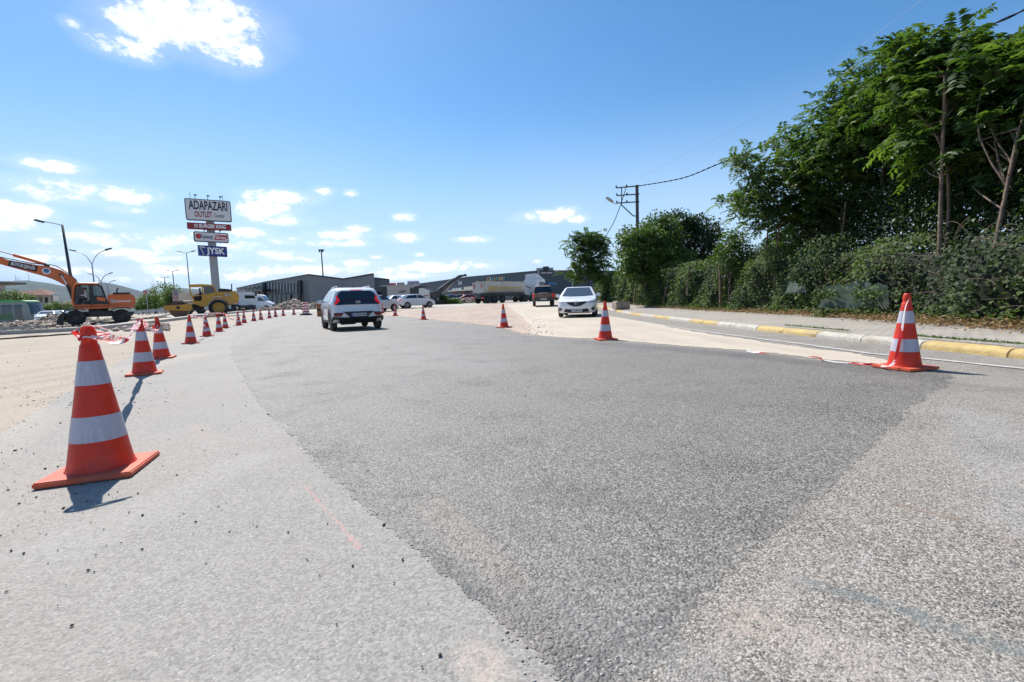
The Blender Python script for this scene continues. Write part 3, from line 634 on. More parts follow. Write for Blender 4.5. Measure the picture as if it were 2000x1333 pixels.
m_steel = mat('galvanised_steel', (.40,.41,.42), .5, metal=.5, var=.1)
m_dsteel = mat('dark_steel', (.05,.055,.06), .55, metal=.3)

def text_mesh(name, s, size, m, parent, loc, rot, bold=0.0, depth=.0, sx=1, shear=0, align='CENTER', fit=None):
    """lettering converted to a mesh"""
    cu = bpy.data.curves.new(name, 'FONT'); cu.body = s; cu.size = size; cu.align_x = align; cu.align_y = 'CENTER'; cu.offset = bold; cu.extrude = depth; cu.shear = shear; cu.resolution_u = 3
    o = bpy.data.objects.new(name, cu); COL.objects.link(o); bpy.context.view_layer.update()
    me = bpy.data.meshes.new_from_object(o.evaluated_get(bpy.context.evaluated_depsgraph_get())); bpy.data.objects.remove(o)
    if fit:
        xs_ = [v.co.x for v in me.vertices]; sx = fit/(max(xs_)-min(xs_))
    for v in me.vertices: v.co.x *= sx
    me.materials.clear(); o = finish(name, me, m, parent); o.location = loc; o.rotation_euler = rot; return o

def cdt_fill(loop, step):
    xs = [p[0] for p in loop]; zs = [p[1] for p in loop]
    g = np.array([(x, z) for x in np.arange(min(xs), max(xs), step) for z in np.arange(min(zs), max(zs), step)]) if step else np.zeros((0, 2))
    if len(g):
        g = g[inside(g, loop)]
        if len(g): g = g[poly_dist(g, loop) > step*.35]
    pts = [Vector(p) for p in loop]+[Vector(p) for p in g]
    v, e, f, *_ = delaunay_2d_cdt(pts, [], [list(range(len(loop)))], 1, 1e-5)
    return [tuple(p) for p in v], [tuple(t) for t in f]
def arc(cx, cz, r, a0, a1, n=9): return [(cx+r*math.cos(R(a0+(a1-a0)*i/(n-1))), cz+r*math.sin(R(a0+(a1-a0)*i/(n-1)))) for i in range(n)]

class Body:
    """car shell: a closed side outline swept across a width that varies with height and length"""
    def __init__(s, top, Wf, L2, belt, wheels, wr, sill=.24, r=.05, bulge=.05):
        # top: outline from rear bottom over the roof to front bottom (x increasing)
        s.W = Wf; s.bulge = bulge; s.L2 = L2
        bot = []
        for wx in sorted(wheels, reverse=True): bot += arc(wx, wr*.93, wr*1.13, -20, 200, 11)
        s.top = top; s.loop = []
        raw = list(top)+[(x, max(z, sill)) if z < sill else (x, z) for x, z in bot]
        n = len(raw)
        for i in range(n):
            a, b_ = raw[i], raw[(i+1) % n]; d = math.hypot(b_[0]-a[0], b_[1]-a[1]); k = max(1, int(d/.14))
            for j in range(k): s.loop.append((a[0]+(b_[0]-a[0])*j/k, a[1]+(b_[1]-a[1])*j/k))
        s.r = r
    def bend(s, x, y, z):
        q = (y/.9)**2; return (x*(1-s.bulge*q*abs(x)/s.L2), y, z)
    def build(s, m, parent, name='body'):
        mb = MB(); n = len(s.loop); ring = [-1, -.985, -.95, -.88, -.6, -.3, 0, .3, .6, .88, .95, .985, 1]
        P = np.array(s.loop); T = np.roll(P, -1, 0)-np.roll(P, 1, 0); T /= np.maximum(np.linalg.norm(T, axis=1), 1e-6)[:, None]
        Nn = np.stack([T[:, 1], -T[:, 0]], 1)   # inward for clockwise outline
        if np.sum(P[:, 0]*np.roll(P[:, 1], -1)-np.roll(P[:, 0], -1)*P[:, 1]) > 0: Nn = -Nn
        V = []
        for q in ring:
            t = max(0, (abs(q)-.86)/.14); ins = s.r*(1-math.sqrt(max(0, 1-t*t)))
            for i in range(n):
                x, z = P[i]+Nn[i]*ins; V.append(s.bend(x, q*s.W(x, z), z))
        F = [(k*n+i, k*n+(i+1) % n, (k+1)*n+(i+1) % n, (k+1)*n+i) for k in range(len(ring)-1) for i in range(n)]
        mb.add(V, F)
        lp = [tuple(P[i]+Nn[i]*s.r) for i in range(n)]
        v, f = cdt_fill(lp, .16)
        for sd in (-1, 1): mb.add([s.bend(x, sd*s.W(x, z), z) for x, z in v], f)
        o = mb.build(name, m, parent, smooth=38); return o
    def side(s, poly, m, parent, name, sd, off=.006, step=.2):
        loop = []
        for i in range(len(poly)):
            a, b_ = poly[i], poly[(i+1) % len(poly)]; k = max(1, int(math.hypot(b_[0]-a[0], b_[1]-a[1])/.15))
            loop += [(a[0]+(b_[0]-a[0])*j/k, a[1]+(b_[1]-a[1])*j/k) for j in range(k)]
        v, f = cdt_fill(loop, step)
        return MB().add([s.bend(x, sd*(s.W(x, z)+off), z) for x, z in v], f).build(name, m, parent, smooth=True)
    def endx(s, z, front):
        t = s.top; best = None
        for a, b_ in zip(t[:-1], t[1:]):
            z0, z1 = sorted((a[1], b_[1]))
            if z0-1e-6 <= z <= z1+1e-6 and abs(b_[1]-a[1]) > 1e-6:
                x = a[0]+(b_[0]-a[0])*(z-a[1])/(b_[1]-a[1])
                if best is None or (x > best if front else x < best): best = x
        return best if best is not None else (t[-1][0] if front else t[0][0])
    def end(s, poly, m, parent, name, front, off=.008, step=.12):
        """panel given as (y, z) outline laid on the front or rear face"""
        loop = []
        for i in range(len(poly)):
            a, b_ = poly[i], poly[(i+1) % len(poly)]; k = max(1, int(math.hypot(b_[0]-a[0], b_[1]-a[1])/.09))
            loop += [(a[0]+(b_[0]-a[0])*j/k, a[1]+(b_[1]-a[1])*j/k) for j in range(k)]
        v, f = cdt_fill(loop, step); sg = 1 if front else -1
        def X(y, z):
            x = s.endx(z, front)+sg*off; t = max(0, abs(y)/max(s.W(x, z), .1)-.86)/.14; return x-sg*s.r*(1-math.sqrt(max(0, 1-min(1, t)**2)))
        return MB().add([s.bend(X(y, z), y, z) for y, z in v], f).build(name, m, parent, smooth=True)
def mir(poly): return [(-y, z) for y, z in poly][::-1]
def sym(half): return half+[(-y, z) for y, z in half[::-1]]

def wheel(parent, x, y, r, w=.2, sd=1, spokes=5, m=None, hub=None):
    e = MB().lathe([(r*.62, -w/2), (r*.9, -w/2), (r*.985, -w*.38), (r, -w*.2), (r, w*.2), (r*.985, w*.38), (r*.9, w/2), (r*.62, w/2), (r*.6, w*.3), (r*.6, -w*.3)], 28, (0, 0, 0), 'y', True).build('tyre', m_tyre, None, smooth=40)
    root = e; root.name = 'wheel'; root.parent = parent; root.location = (x, y, r)
    rb = MB(); rb.lathe([(.001, sd*w*.36), (r*.12, sd*w*.4), (r*.14, sd*w*.34), (r*.16, sd*w*.2)], 16, (0, 0, 0), 'y'); rb.lathe([(r*.52, sd*w*.45), (r*.6, sd*w*.47), (r*.61, sd*w*.2), (r*.5, sd*w*.1), (.001, sd*w*.05)], 24, (0, 0, 0), 'y')
    for k in range(spokes):
        a = 2*math.pi*k/spokes; c_, s_ = math.cos(a), math.sin(a); q = r*.07
        V = []
        for rr_ in (r*.1, r*.55):
            for t in (-q, q):
                for h in (w*.22, w*.4): V.append((rr_*c_-t*s_, sd*h, rr_*s_+t*c_))
        rb.add(V, [(0,1,3,2),(4,6,7,5),(0,4,5,1),(2,3,7,6),(0,2,6,4),(1,5,7,3)])
    rb.build('rim', hub or m_rim, root, smooth=35); return root
def four_wheels(parent, xs, y, r, w=.2, **k):
    for x in xs:
        for sd in (-1, 1): wheel(parent, x, sd*(y-w/2), r, w, sd, **k)
def mirror_(parent, x, y, z, sd, m):
    return MB().box(x-.06, x+.08, *sorted((sd*y, sd*(y+.2))), z-.06, z+.09).build('door_mirror', m, parent, smooth=40, bevel=.03)
def plate(b, parent, front, z, txt, x_off=.02):
    x = b.endx(z, front)+(x_off if front else -x_off)
    e = MB().box(x-.008, x+.008, -.26, .26, z-.055, z+.055).build('number_plate', m_plate, parent)
    sg = 1 if front else -1
    MB().box(*sorted((x+sg*.009, x+sg*.011)), *sorted((-sg*.26, -sg*.215)), z-.055, z+.055).build('blue_band', m_eu, e)
    text_mesh('lettering', txt, .085, m_txt, e, (x+sg*.012, sg*.02, z), (R(90), 0, R(90*sg)), .002); return e
def heading(ang_from_y):  # degrees clockwise from +Y -> local +X axis rotation
    return R(90-ang_from_y)
def put(name, px, d, ang, label, cat, group=None, dz=0):
    x = XD(px, d); return empty(name, (x, d, float(gz(x, d))+.012+dz), heading(ang), label, cat, group)
def width_fn(w, wr_, belt, roof, L2, nose=.12):
    def f(x, z):
        t = min(1, max(0, (z-belt)/(roof-belt))); base = w*(1-nose*max(0, (abs(x)-L2*.72)/(L2*.28))**2)*(1-.05*max(0, .5-z)/.5)
        return base*(1-(1-wr_/w)*t**1.15)
    return f

# ---------------------------------------------------------------- the white crossover driving away
def crossover():
    root = put('crossover_car', 682, 17.8, -28, 'white compact crossover driving away on the fresh asphalt with its red tail lamps lit', 'car')
    top = [(-1.88,.30),(-2.02,.38),(-2.08,.55),(-2.08,.68),(-2.03,.78),(-2.05,.90),(-1.98,1.02),(-1.80,1.30),(-1.74,1.40),(-1.60,1.475),(-1.2,1.52),(-.5,1.54),(.1,1.53),(.45,1.48),(.8,1.28),(1.12,1.04),(1.35,.98),(1.8,.90),(2.02,.74),(2.08,.52),(2.02,.28)]
    b = Body(top, width_fn(.885,.62,.98,1.54,2.08), 2.08, .98, (-1.28,1.30), .33, .26); b.build(mat('pearl_silver_paint', (.68,.70,.73), .28, spec=.5, coat=.7), root)
    rg = sym([(.0,1.40),(.50,1.375),(.60,1.30),(.68,1.12),(.80,.90),(.4,.905),(0,.91)][:6])
    rg = [(.50,1.385),(.61,1.30),(.70,1.10),(.805,.885),(.4,.90),(-.4,.90),(-.805,.885),(-.70,1.10),(-.61,1.30),(-.50,1.385)]
    b.end(rg, m_glass, root, 'rear_window', False, .008)
    b.end([(.60,1.02),(.60,1.05),(-.60,1.05),(-.60,1.02)], mat('dark_red_strip', (.07,.004,.008), .3), root, 'light_bar', False, .014)
    b.end([(.2,1.412),(.2,1.43),(-.2,1.43),(-.2,1.412)], m_red, root, 'brake_light', False, .016)
    tl = [(.655,1.24),(.60,1.08),(.60,1.02),(.755,.895),(.80,.90),(.70,1.05),(.69,1.22)]
    for p in (tl, mir(tl)): b.end(p, m_red, root, 'tail_light', False, .02, .05)
    b.end([(.52,.66),(.28,.44),(-.28,.44),(-.52,.66)], m_black, root, 'plate_recess', False, .006)
    b.end([(.87,.49),(.9*.98,.30),(.6,.27),(-.6,.27),(-.88,.30),(-.87,.49),(-.4,.46),(.4,.46)], m_black, root, 'rear_bumper', False, .02)
    fg = [(.80,.63),(.50,.63),(.58,.50),(.82,.50)]
    for p in (fg, mir(fg)):
        o = b.end(p, m_black, root, 'fog_light_bezel', False, .012, .05)
        q = [(y*.97+(.02 if y > 0 else -.02), .56+(z-.565)*.45) for y, z in p]; b.end(q, mat('red_reflector', (.35,.01,.02), .3), o, 'reflector', False, .02, .05)
    plate(b, root, False, .545, '54 ADC 944', .035)
    # badge: slanted H in an oval
    bx = b.endx(.985, False)-.03; mb = MB(); mb.tube([(bx, .085*math.cos(t), .985+.042*math.sin(t)) for t in np.linspace(0, 2*math.pi, 25)], .007, 6)
    mb.tube([(bx,.045,.955),(bx,.028,1.015)], .008, 6); mb.tube([(bx,-.028,.955),(bx,-.045,1.015)], .008, 6); mb.tube([(bx,.035,.98),(bx,-.035,.99)], .008, 6); mb.build('badge', m_chrome, root)
    mb = MB(); x = b.endx(1.11, False)-.03; mb.tube([(x,-.02,1.10),(x+.02,.0,1.12),(x+.02,.30,1.13)], .012, 6); mb.build('rear_wiper', m_black, root)
    for sd in (-1, 1):
        b.side([(-1.45,1.04),(-1.25,1.34),(-.95,1.43),(-.2,1.455),(-.2,1.04)], m_glass, root, 'side_window', sd)
        b.side([(-.12,1.04),(-.12,1.455),(.35,1.43),(.95,1.05)], m_glass, root, 'side_window', sd)
        b.side([(-1.95,.30),(-1.75,.30),(-1.70,.58),(-1.62,.70),(-1.28,.80),(-.92,.70),(-.82,.5),(-.8,.36),(.82,.36),(.86,.58),(1.0,.72),(1.30,.80),(1.62,.70),(1.75,.5),(1.8,.3),(1.72,.3),(1.6,.55),(1.3,.70),(1.0,.55),(.9,.27),(-.9,.27),(-1.0,.55),(-1.28,.70),(-1.58,.55),(-1.68,.30)], m_black, root, 'side_cladding', sd, .008)
        MB().tube([(-1.25,sd*.56,1.53),(-1.1,sd*.565,1.57),(.1,sd*.57,1.58),(.3,sd*.57,1.53)], .018, 6).build('roof_rail', m_silver, root, smooth=True)
        mirror_(root, .78, .86, 1.04, sd, m_black if sd < 0 else m_white)
    b.end([(.52,1.43),(.70,1.08),(-.70,1.08),(-.52,1.43)], m_glass2, root, 'windscreen', True)
    MB().prism([(-1.32,1.52),(-1.18,1.52),(-1.26,1.58),(-1.31,1.59)], -.012, .012).build('roof_antenna', m_black, root)
    MB().box(-1.7,1.7,-.62,.62,.24,.36).build('underbody', m_black, root)
    four_wheels(root, (-1.28,1.30), .88, .335, .21)
    mb = MB(); mb.lathe([(.045,-.25),(.05,.25)], 10, (-1.55,.3,.24), 'y'); mb.build('exhaust_box', m_dsteel, root); return root
crossover()

# ---------------------------------------------------------------- the white oncoming hatchback
def oncoming():
    root = put('hatchback_car', 1131, 22.6, 180+12, 'white oncoming hatchback with a dark V grille rounding the bend beside the kerb', 'car')
    top = [(-1.85,.28),(-1.98,.40),(-2.0,.62),(-1.96,.95),(-1.80,1.15),(-1.55,1.36),(-1.2,1.41),(-.6,1.44),(.0,1.43),(.3,1.39),(.75,1.12),(1.08,.93),(1.3,.90),(1.75,.82),(1.97,.70),(2.04,.52),(2.02,.36),(1.92,.20)]
    b = Body(top, width_fn(.875,.60,.93,1.44,2.03), 2.03, .93, (-1.26,1.28), .31, .2, bulge=.09); b.build(m_white, root)
    b.end([(.545,1.385),(.74,.985),(.3,.955),(-.3,.955),(-.74,.985),(-.545,1.385)], m_glass2, root, 'windscreen', True, .01)
    hl = [(.84,.765),(.80,.655),(.60,.65),(.50,.70),(.60,.73),(.75,.76)]
    for p in (hl, mir(hl)): b.end(p, m_lens, root, 'headlight', True, .016, .05); 
    b.end([(.50,.725),(.14,.70),(0,.735),(-.14,.70),(-.50,.725),(-.48,.67),(-.22,.53),(-.1,.49),(.1,.49),(.22,.53),(.48,.67)], m_black, root, 'grille', True, .014, .08)
    b.end([(.50,.40),(.36,.37),(-.36,.37),(-.50,.40),(-.58,.25),(-.3,.22),(.3,.22),(.58,.25)], m_black, root, 'lower_grille', True, .014)
    fb = [(.82,.48),(.72,.45),(.64,.37),(.72,.30),(.82,.29)]
    for p in (fb, mir(fb)): b.end(p, m_black, root, 'fog_light_bezel', True, .014, .05)
    x = b.endx(.62, True)+.03; d = [(.0,.12),(.075,.0),(.0,-.12),(-.075,0)]
    mb = MB(); mb.tube([(x, p[0]*.9, .62+p[1]*.9) for p in d+d[:1]], .016, 6); mb.build('badge', m_chrome, root)
    plate(b, root, True, .30, '34 EBM 327', .05)
    for sd in (-1, 1):
        b.side([(-1.45,1.0),(-1.2,1.28),(-.9,1.345),(-.15,1.365),(-.15,1.0)], m_glass, root, 'side_window', sd)
        b.side([(-.07,1.0),(-.07,1.365),(.3,1.33),(.85,1.0)], m_glass, root, 'side_window', sd)
        mirror_(root, .72, .86, 1.0, sd, m_white)
    tl = [(.80,.98),(.80,.82),(.5,.82),(.5,.92)]
    for p in (tl, mir(tl)): b.end(p, m_red, root, 'tail_light', False, .016, .05)
    b.end([(.5,1.33),(.66,1.0),(-.66,1.0),(-.5,1.33)], m_glass, root, 'rear_window', False)
    MB().box(-1.6,1.7,-.6,.6,.17,.3).build('underbody', m_black, root)
    four_wheels(root, (-1.26,1.28), .87, .31, .2)
oncoming()

# ---------------------------------------------------------------- simpler cars further off
def simple_car(name, px, d, ang, label, paint, kind='sedan', group='cars passing or parked beyond the works', cat='car', dz=0, sc_=1):
    root = put(name, px, d, ang, label, cat, group, dz)
    if kind == 'sedan': top = [(-2.1,.3),(-2.2,.45),(-2.22,.8),(-2.15,.98),(-1.75,1.02),(-1.1,1.38),(-.5,1.45),(.1,1.44),(.4,1.38),(1.1,.98),(1.7,.88),(2.1,.72),(2.18,.5),(2.1,.25)]; L2 = 2.2; ws = (-1.3,1.35)
    elif kind == 'van': top = [(-2.9,.4),(-2.98,.6),(-2.98,2.3),(-2.85,2.5),(-2,2.58),(.9,2.55),(1.25,2.42),(1.95,1.42),(2.55,1.18),(2.85,.9),(2.9,.5),(2.85,.3)]; L2 = 2.95; ws = (-1.8,1.95)
    else: top = [(-1.85,.3),(-1.98,.45),(-2.0,.75),(-1.95,.98),(-1.65,1.32),(-1.2,1.43),(-.3,1.47),(.2,1.42),(.9,1.02),(1.5,.88),(1.95,.7),(2.02,.5),(1.95,.25)]; L2 = 2.0; ws = (-1.22,1.28)
    H_ = max(z for _, z in top); bel = 1.0 if kind != 'van' else 1.35
    b = Body(top, width_fn(.88 if kind != 'van' else .98, .62 if kind != 'van' else .88, bel, H_, L2), L2, bel, ws, .32 if kind != 'van' else .36, .26, bulge=.08); b.build(paint, root)
    if kind == 'van':
        b.end([(.78,2.3),(.84,1.5),(-.84,1.5),(-.78,2.3)], m_glass2, root, 'windscreen', True, .01)
        for sd in (-1, 1): b.side([(.6,1.42),(.6,2.1),(1.2,2.1),(1.75,1.42)], m_glass, root, 'side_window', sd); b.side([(2.45,.95),(2.6,1.1),(2.8,.9),(2.75,.75)], m_lens, root, 'headlight', sd); mirror_(root, 1.6, .98, 1.55, sd, m_black)
        b.end([(.7,.85),(.7,.5),(-.7,.5),(-.7,.85)], m_black, root, 'grille', True, .014)
        four_wheels(root, ws, .97, .36, .24)
    else:
        b.end([(.54,H_-.09),(.72,1.05),(-.72,1.05),(-.54,H_-.09)], m_glass2, root, 'windscreen', True, .01)
        b.end([(.52,H_-.12),(.66,1.06),(-.66,1.06),(-.52,H_-.12)], m_glass, root, 'rear_window', False, .01)
        x0 = -1.35 if kind == 'sedan' else -1.5
        for sd in (-1, 1):
            b.side([(x0,1.03),(x0+.45,H_-.14),(-.1,H_-.08),(-.1,1.03)], m_glass, root, 'side_window', sd)
            b.side([(-.03,1.03),(-.03,H_-.08),(.3,H_-.1),(.95,1.03)], m_glass, root, 'side_window', sd)
            mirror_(root, .8, .86, 1.0, sd, paint)
        hl = [(.82,.78),(.8,.64),(.5,.62),(.5,.72)]; tl = [(.82,.92),(.82,.76),(.42,.78),(.42,.88)]
        for p in (hl, mir(hl)): b.end(p, m_lens, root, 'headlight', True, .016, .06)
        for p in (tl, mir(tl)): b.end(p, m_red, root, 'tail_light', False, .016, .06)
        b.end([(.42,.66),(.36,.36),(-.36,.36),(-.42,.66)], m_black, root, 'grille', True, .014); b.end([(.7,.42),(.7,.3),(-.7,.3),(-.7,.42)], m_black, root, 'rear_bumper', False, .014)
        b.end([(.25,.62),(.25,.52),(-.25,.52),(-.25,.62)], m_plate, root, 'number_plate', False, .03)
        four_wheels(root, ws, .875, .32, .2)
    return root
simple_car('saloon_car', 771, 50, 232, 'white saloon facing left between the grey hall and the white hatchback', m_white, 'sedan')
simple_car('hatchback_car', 813, 49.5, 62, 'white hatchback with a dark rear end, heading right past the saloon', m_white, 'hatch')
simple_car('hatchback_car', 735, 40, 40, 'pale silver car partly hidden behind the tail of the white crossover', m_silver, 'hatch')
simple_car('cargo_van', 502, 77, 84, 'white cargo van parked in front of the glass front of the grey hall', m_white, 'van', cat='van')
simple_car('parked_car', 866, 78, 90, 'dark blue parked car leftmost behind the green shrub', mat('navy_paint', (.02,.03,.08), .3, coat=.5), 'sedan')
simple_car('parked_car', 888, 79, 90, 'blue parked car in the middle of the row behind the tipper trailer', mat('blue_paint', (.03,.06,.22), .3, coat=.5), 'hatch')
simple_car('parked_car', 906, 80, 95, 'black parked car just left of the red parked car', mat('black_paint', (.015,.015,.018), .3, coat=.5), 'hatch')
simple_car('parked_car', 921, 79, 90, 'red parked car just left of the tipper trailer tail', mat('red_paint', (.30,.02,.025), .3, coat=.5), 'sedan')
simple_car('parked_car', 93, 58, 150, 'white parked car between the green bus and the rubble', m_white, 'sedan')
simple_car('parked_car', 112, 64, 150, 'pale teal parked car behind the rubble left of the excavator', mat('teal_paint', (.25,.42,.45), .35, coat=.5), 'hatch')

# ---------------------------------------------------------------- brown pickup seen from behind
def pickup():
    root = put('pickup_truck', 1061, 41, 3, 'dusty brown double cab pickup driving away in front of the white truck cab', 'pickup truck')
    m_p = mat('dusty_brown_paint', (.17,.115,.09), .5, var=.1, dirt=.6, vscale=1.5)
    top = [(-2.55,.5),(-2.66,.6),(-2.66,1.08),(-2.60,1.12),(-.95,1.12),(-.85,1.2),(-.62,1.72),(-.3,1.80),(.4,1.80),(.7,1.74),(1.3,1.2),(1.5,1.13),(2.3,1.05),(2.55,.85),(2.58,.5)]
    b = Body(top, width_fn(.92,.68,1.12,1.8,2.62), 2.62, 1.12, (-1.6,1.55), .39, .42, bulge=.04); b.build(m_p, root)
    b.end([(.62,1.70),(.78,1.2),(-.78,1.2),(-.62,1.70)], m_glass, root, 'rear_window', False, .012)
    b.end([(.74,1.06),(.74,.68),(-.74,.68),(-.74,1.06)], mat('brown_tailgate', (.14,.09,.07), .5, dirt=.4, vscale=3), root, 'tailgate', False, .014)
    b.end([(.14,1.0),(.14,.93),(-.14,.93),(-.14,1.0)], m_black, root, 'tailgate_handle', False, .022)
    tl = [(.90,1.04),(.78,1.04),(.78,.74),(.90,.74)]
    for p in (tl, mir(tl)): b.end(p, m_red, root, 'tail_light', False, .02, .06)
    MB().box(-2.78,-2.62,-.88,.88,.5,.66).build('rear_bumper', m_dsteel, root, bevel=.02)
    MB().box(-2.80,-2.785,-.26,.26,.54,.64).build('number_plate', m_plate, root)
    for sd in (-1, 1):
        b.side([(-.75,1.2),(-.55,1.62),(.2,1.66),(.2,1.2)], m_glass, root, 'side_window', sd); b.side([(.28,1.2),(.28,1.66),(.65,1.6),(1.1,1.2)], m_glass, root, 'side_window', sd); mirror_(root, 1.0, .92, 1.2, sd, m_black)
        MB().box(-2.4,-.9,*sorted((sd*.8,sd*.9)),1.125,1.16).build('bed_rail', m_black, root)
    b.end([(.6,1.72),(.8,1.22),(-.8,1.22),(-.6,1.72)], m_glass2, root, 'windscreen', True, .01)
    MB().box(-2.3,2.2,-.5,.5,.4,.55).build('chassis', m_black, root)
    MB().box(-2.58,-1.0,-.78,.78,1.122,1.15).build('bed_cover', m_black, root)
    four_wheels(root, (-1.6,1.55), .92, .40, .26)
pickup()

# ================================================================ heavy vehicles
def lorry_wheels(parent, xs, y, r=.52, w=.3, m=None):
    for x in xs:
        for sd in (-1, 1): wheel(parent, x, sd*(y-w/2), r, w, sd, spokes=8, hub=m or m_dsteel)
def cab_over(root, x0, x1, y, z0, z1, m, name='cab', spoiler=True):
    p = [(x0, z0), (x0, z1), (x1-.35, z1), (x1-.12, z1-.25), (x1, z0+1.0), (x1+.03, z0)]
    c = MB().prism(p, -y, y).build(name, m, root, smooth=35, bevel=.06)
    pw = [(x1-.1, z1-.42), (x1+.015, z0+(z1-z0)*.48)]
    MB().add([(pw[0][0]+.06, -y*.88, pw[0][1]), (pw[0][0]+.06, y*.88, pw[0][1]), (pw[1][0]+.02, y*.92, pw[1][1]), (pw[1][0]+.02, -y*.92, pw[1][1])], [(0,1,2,3)]).build('windscreen', m_glass2, c)
    for sd in (-1, 1):
        MB().add([(x0+.75, sd*(y+.006), z1-.45), (x1-.25, sd*(y+.006), z1-.5), (x1-.12, sd*(y+.006), z0+(z1-z0)*.5), (x0+.75, sd*(y+.006), z0+(z1-z0)*.5)], [(0,1,2,3)]).build('side_window', m_glass, c)
        MB().add([(x1+.045, sd*y*.95, z0+.35), (x1+.045, sd*y*.62, z0+.35), (x1+.045, sd*y*.62, z0+.15), (x1+.045, sd*y*.95, z0+.15)], [(0,1,2,3)]).build('headlight', m_lens, c)
        MB().box(x1-.1, x1+.08, *sorted((sd*(y+.05), sd*(y+.28))), z0+1.2, z0+1.75).build('door_mirror', m_black, c, bevel=.02)
        MB().box(x0+.1, x1-.1, *sorted((sd*(y-.01), sd*(y+.02))), z0-.35, z0-.02).build('step_panel', m_dsteel, c)
    MB().box(x1+.03, x1+.06, -y*.6, y*.6, z0+.1, z0+.95).build('grille', m_black, c)
    if spoiler: MB().prism([(x0+.1, z1+.02), (x1-.35, z1+.02), (x1-.75, z1+.32), (x0+.55, z1+.72), (x0+.1, z1+.75)], -y*.85, y*.85).build('roof_spoiler', m, c, smooth=30, bevel=.04)
    return c
def tub(x0, x1, y, z0, z1, n=9):
    """half-round tipper tub outline in (y, z)"""
    return [(y, z1), (y, z0+(z1-z0)*.55)]+[(y*math.cos(t)*.98, z0+(z1-z0)*.5-(z1-z0)*.5*math.sin(t)) for t in np.linspace(.25, math.pi-.25, n)]+[(-y, z0+(z1-z0)*.55), (-y, z1)]
def tipper_semi():
    root = put('tipper_lorry', 935, 60.5, 48, 'white tractor unit pulling a dusty half-round tipper trailer loaded with earth', 'tipper lorry')
    m_t = mat('dusty_tipper_paint', (.52,.50,.46), .6, var=.1, dirt=.55, vscale=.7); m_y = mat('yellow_tipper_flank', (.50,.34,.10), .6, dirt=.5, vscale=.8); m_c = mat('truck_cab_white', (.62,.65,.69), .4, var=.05, dirt=.3, vscale=1)
    o = MB().prism(tub(0, 0, 1.22, 1.3, 2.75), .15, 7.6, 'x').build('tipper_tub', m_t, root, smooth=50)
    for sd in (-1, 1):
        P_ = [(x, sd*1.235, z) for x, z in ((.9,2.25),(6.4,2.1),(7.3,2.15),(6.6,1.95),(1.2,1.75),(.7,1.85))]
        MB().add(P_, [tuple(range(6))]).build('painted_stripe', m_y, o)
        MB().tube([(.15,sd*1.24,2.78),(7.6,sd*1.24,2.78)], .05, 6).build('top_rail', m_t, o)
    for x in (.7, 2.6, 4.6, 6.6): MB().prism([(p[0]*1.03, 1.27+(p[1]-1.3)*1.02) for p in tub(0,0,1.22,1.3,2.75)], x, x+.1, 'x').build('rib', m_t, o)
    tg = MB().box(.02, .14, -1.2, 1.2, 1.42, 2.8); tg.build('tailgate', mat('grey_tailgate', (.40,.40,.37), .6, dirt=.5, vscale=1), o, bevel=.02)
    for y in (-1.15, 1.05): MB().box(-.02, .02, y, y+.12, 1.5, 2.75).build('gate_post', m_t, o)
    for sd in (-1, 1): MB().add([(-.005, sd*.95, 2.55), (-.005, sd*.55, 2.55), (-.005, sd*.7, 1.95), (-.005, sd*.95, 2.1)], [(0,1,2,3)]).build('warning_panel', mat('faded_red', (.45,.10,.08), .6), o)
    mb = MB()
    for k in range(90): mb.rock((random.uniform(.4,7.3), random.uniform(-1,1), 2.68+random.uniform(0,.15)), random.uniform(.1,.3), sub=0)
    mb.build('earth_load', mat('brown_earth', (.22,.14,.09), .95, var=.3), o)
    MB().box(0,8.2,-.45,.45,.85,1.3).build('chassis', m_dsteel, root); MB().box(.0,.12,-1.15,1.15,.62,.85).build('rear_bumper', m_dsteel, root)
    for y in (-.95,.95): MB().box(-.03,.0,y-.18,y+.18,.68,.8).build('tail_light', m_red, root)
    lorry_wheels(root, (.75, 2.0, 3.25), 1.22); lorry_wheels(root, (7.6, 8.75, 11.1), 1.2)
    MB().box(7.2,11.6,-.5,.5,.6,.95).build('tractor_frame', m_dsteel, root)
    for sd in (-1,1): MB().lathe([(.01,-.6),(.3,-.6),(.3,.6),(.01,.6)], 14, (9.9,sd*.85,.75), 'x').build('fuel_tank', m_steel, root, smooth=40)
    cab_over(root, 9.6, 11.75, 1.22, 1.0, 3.3, m_c)
    MB().tube([(7.8,-.2,1.4),(8.6,-.2,2.3),(9.5,-.2,2.0)], .06, 6).build('air_hose', m_black, root)
tipper_semi()
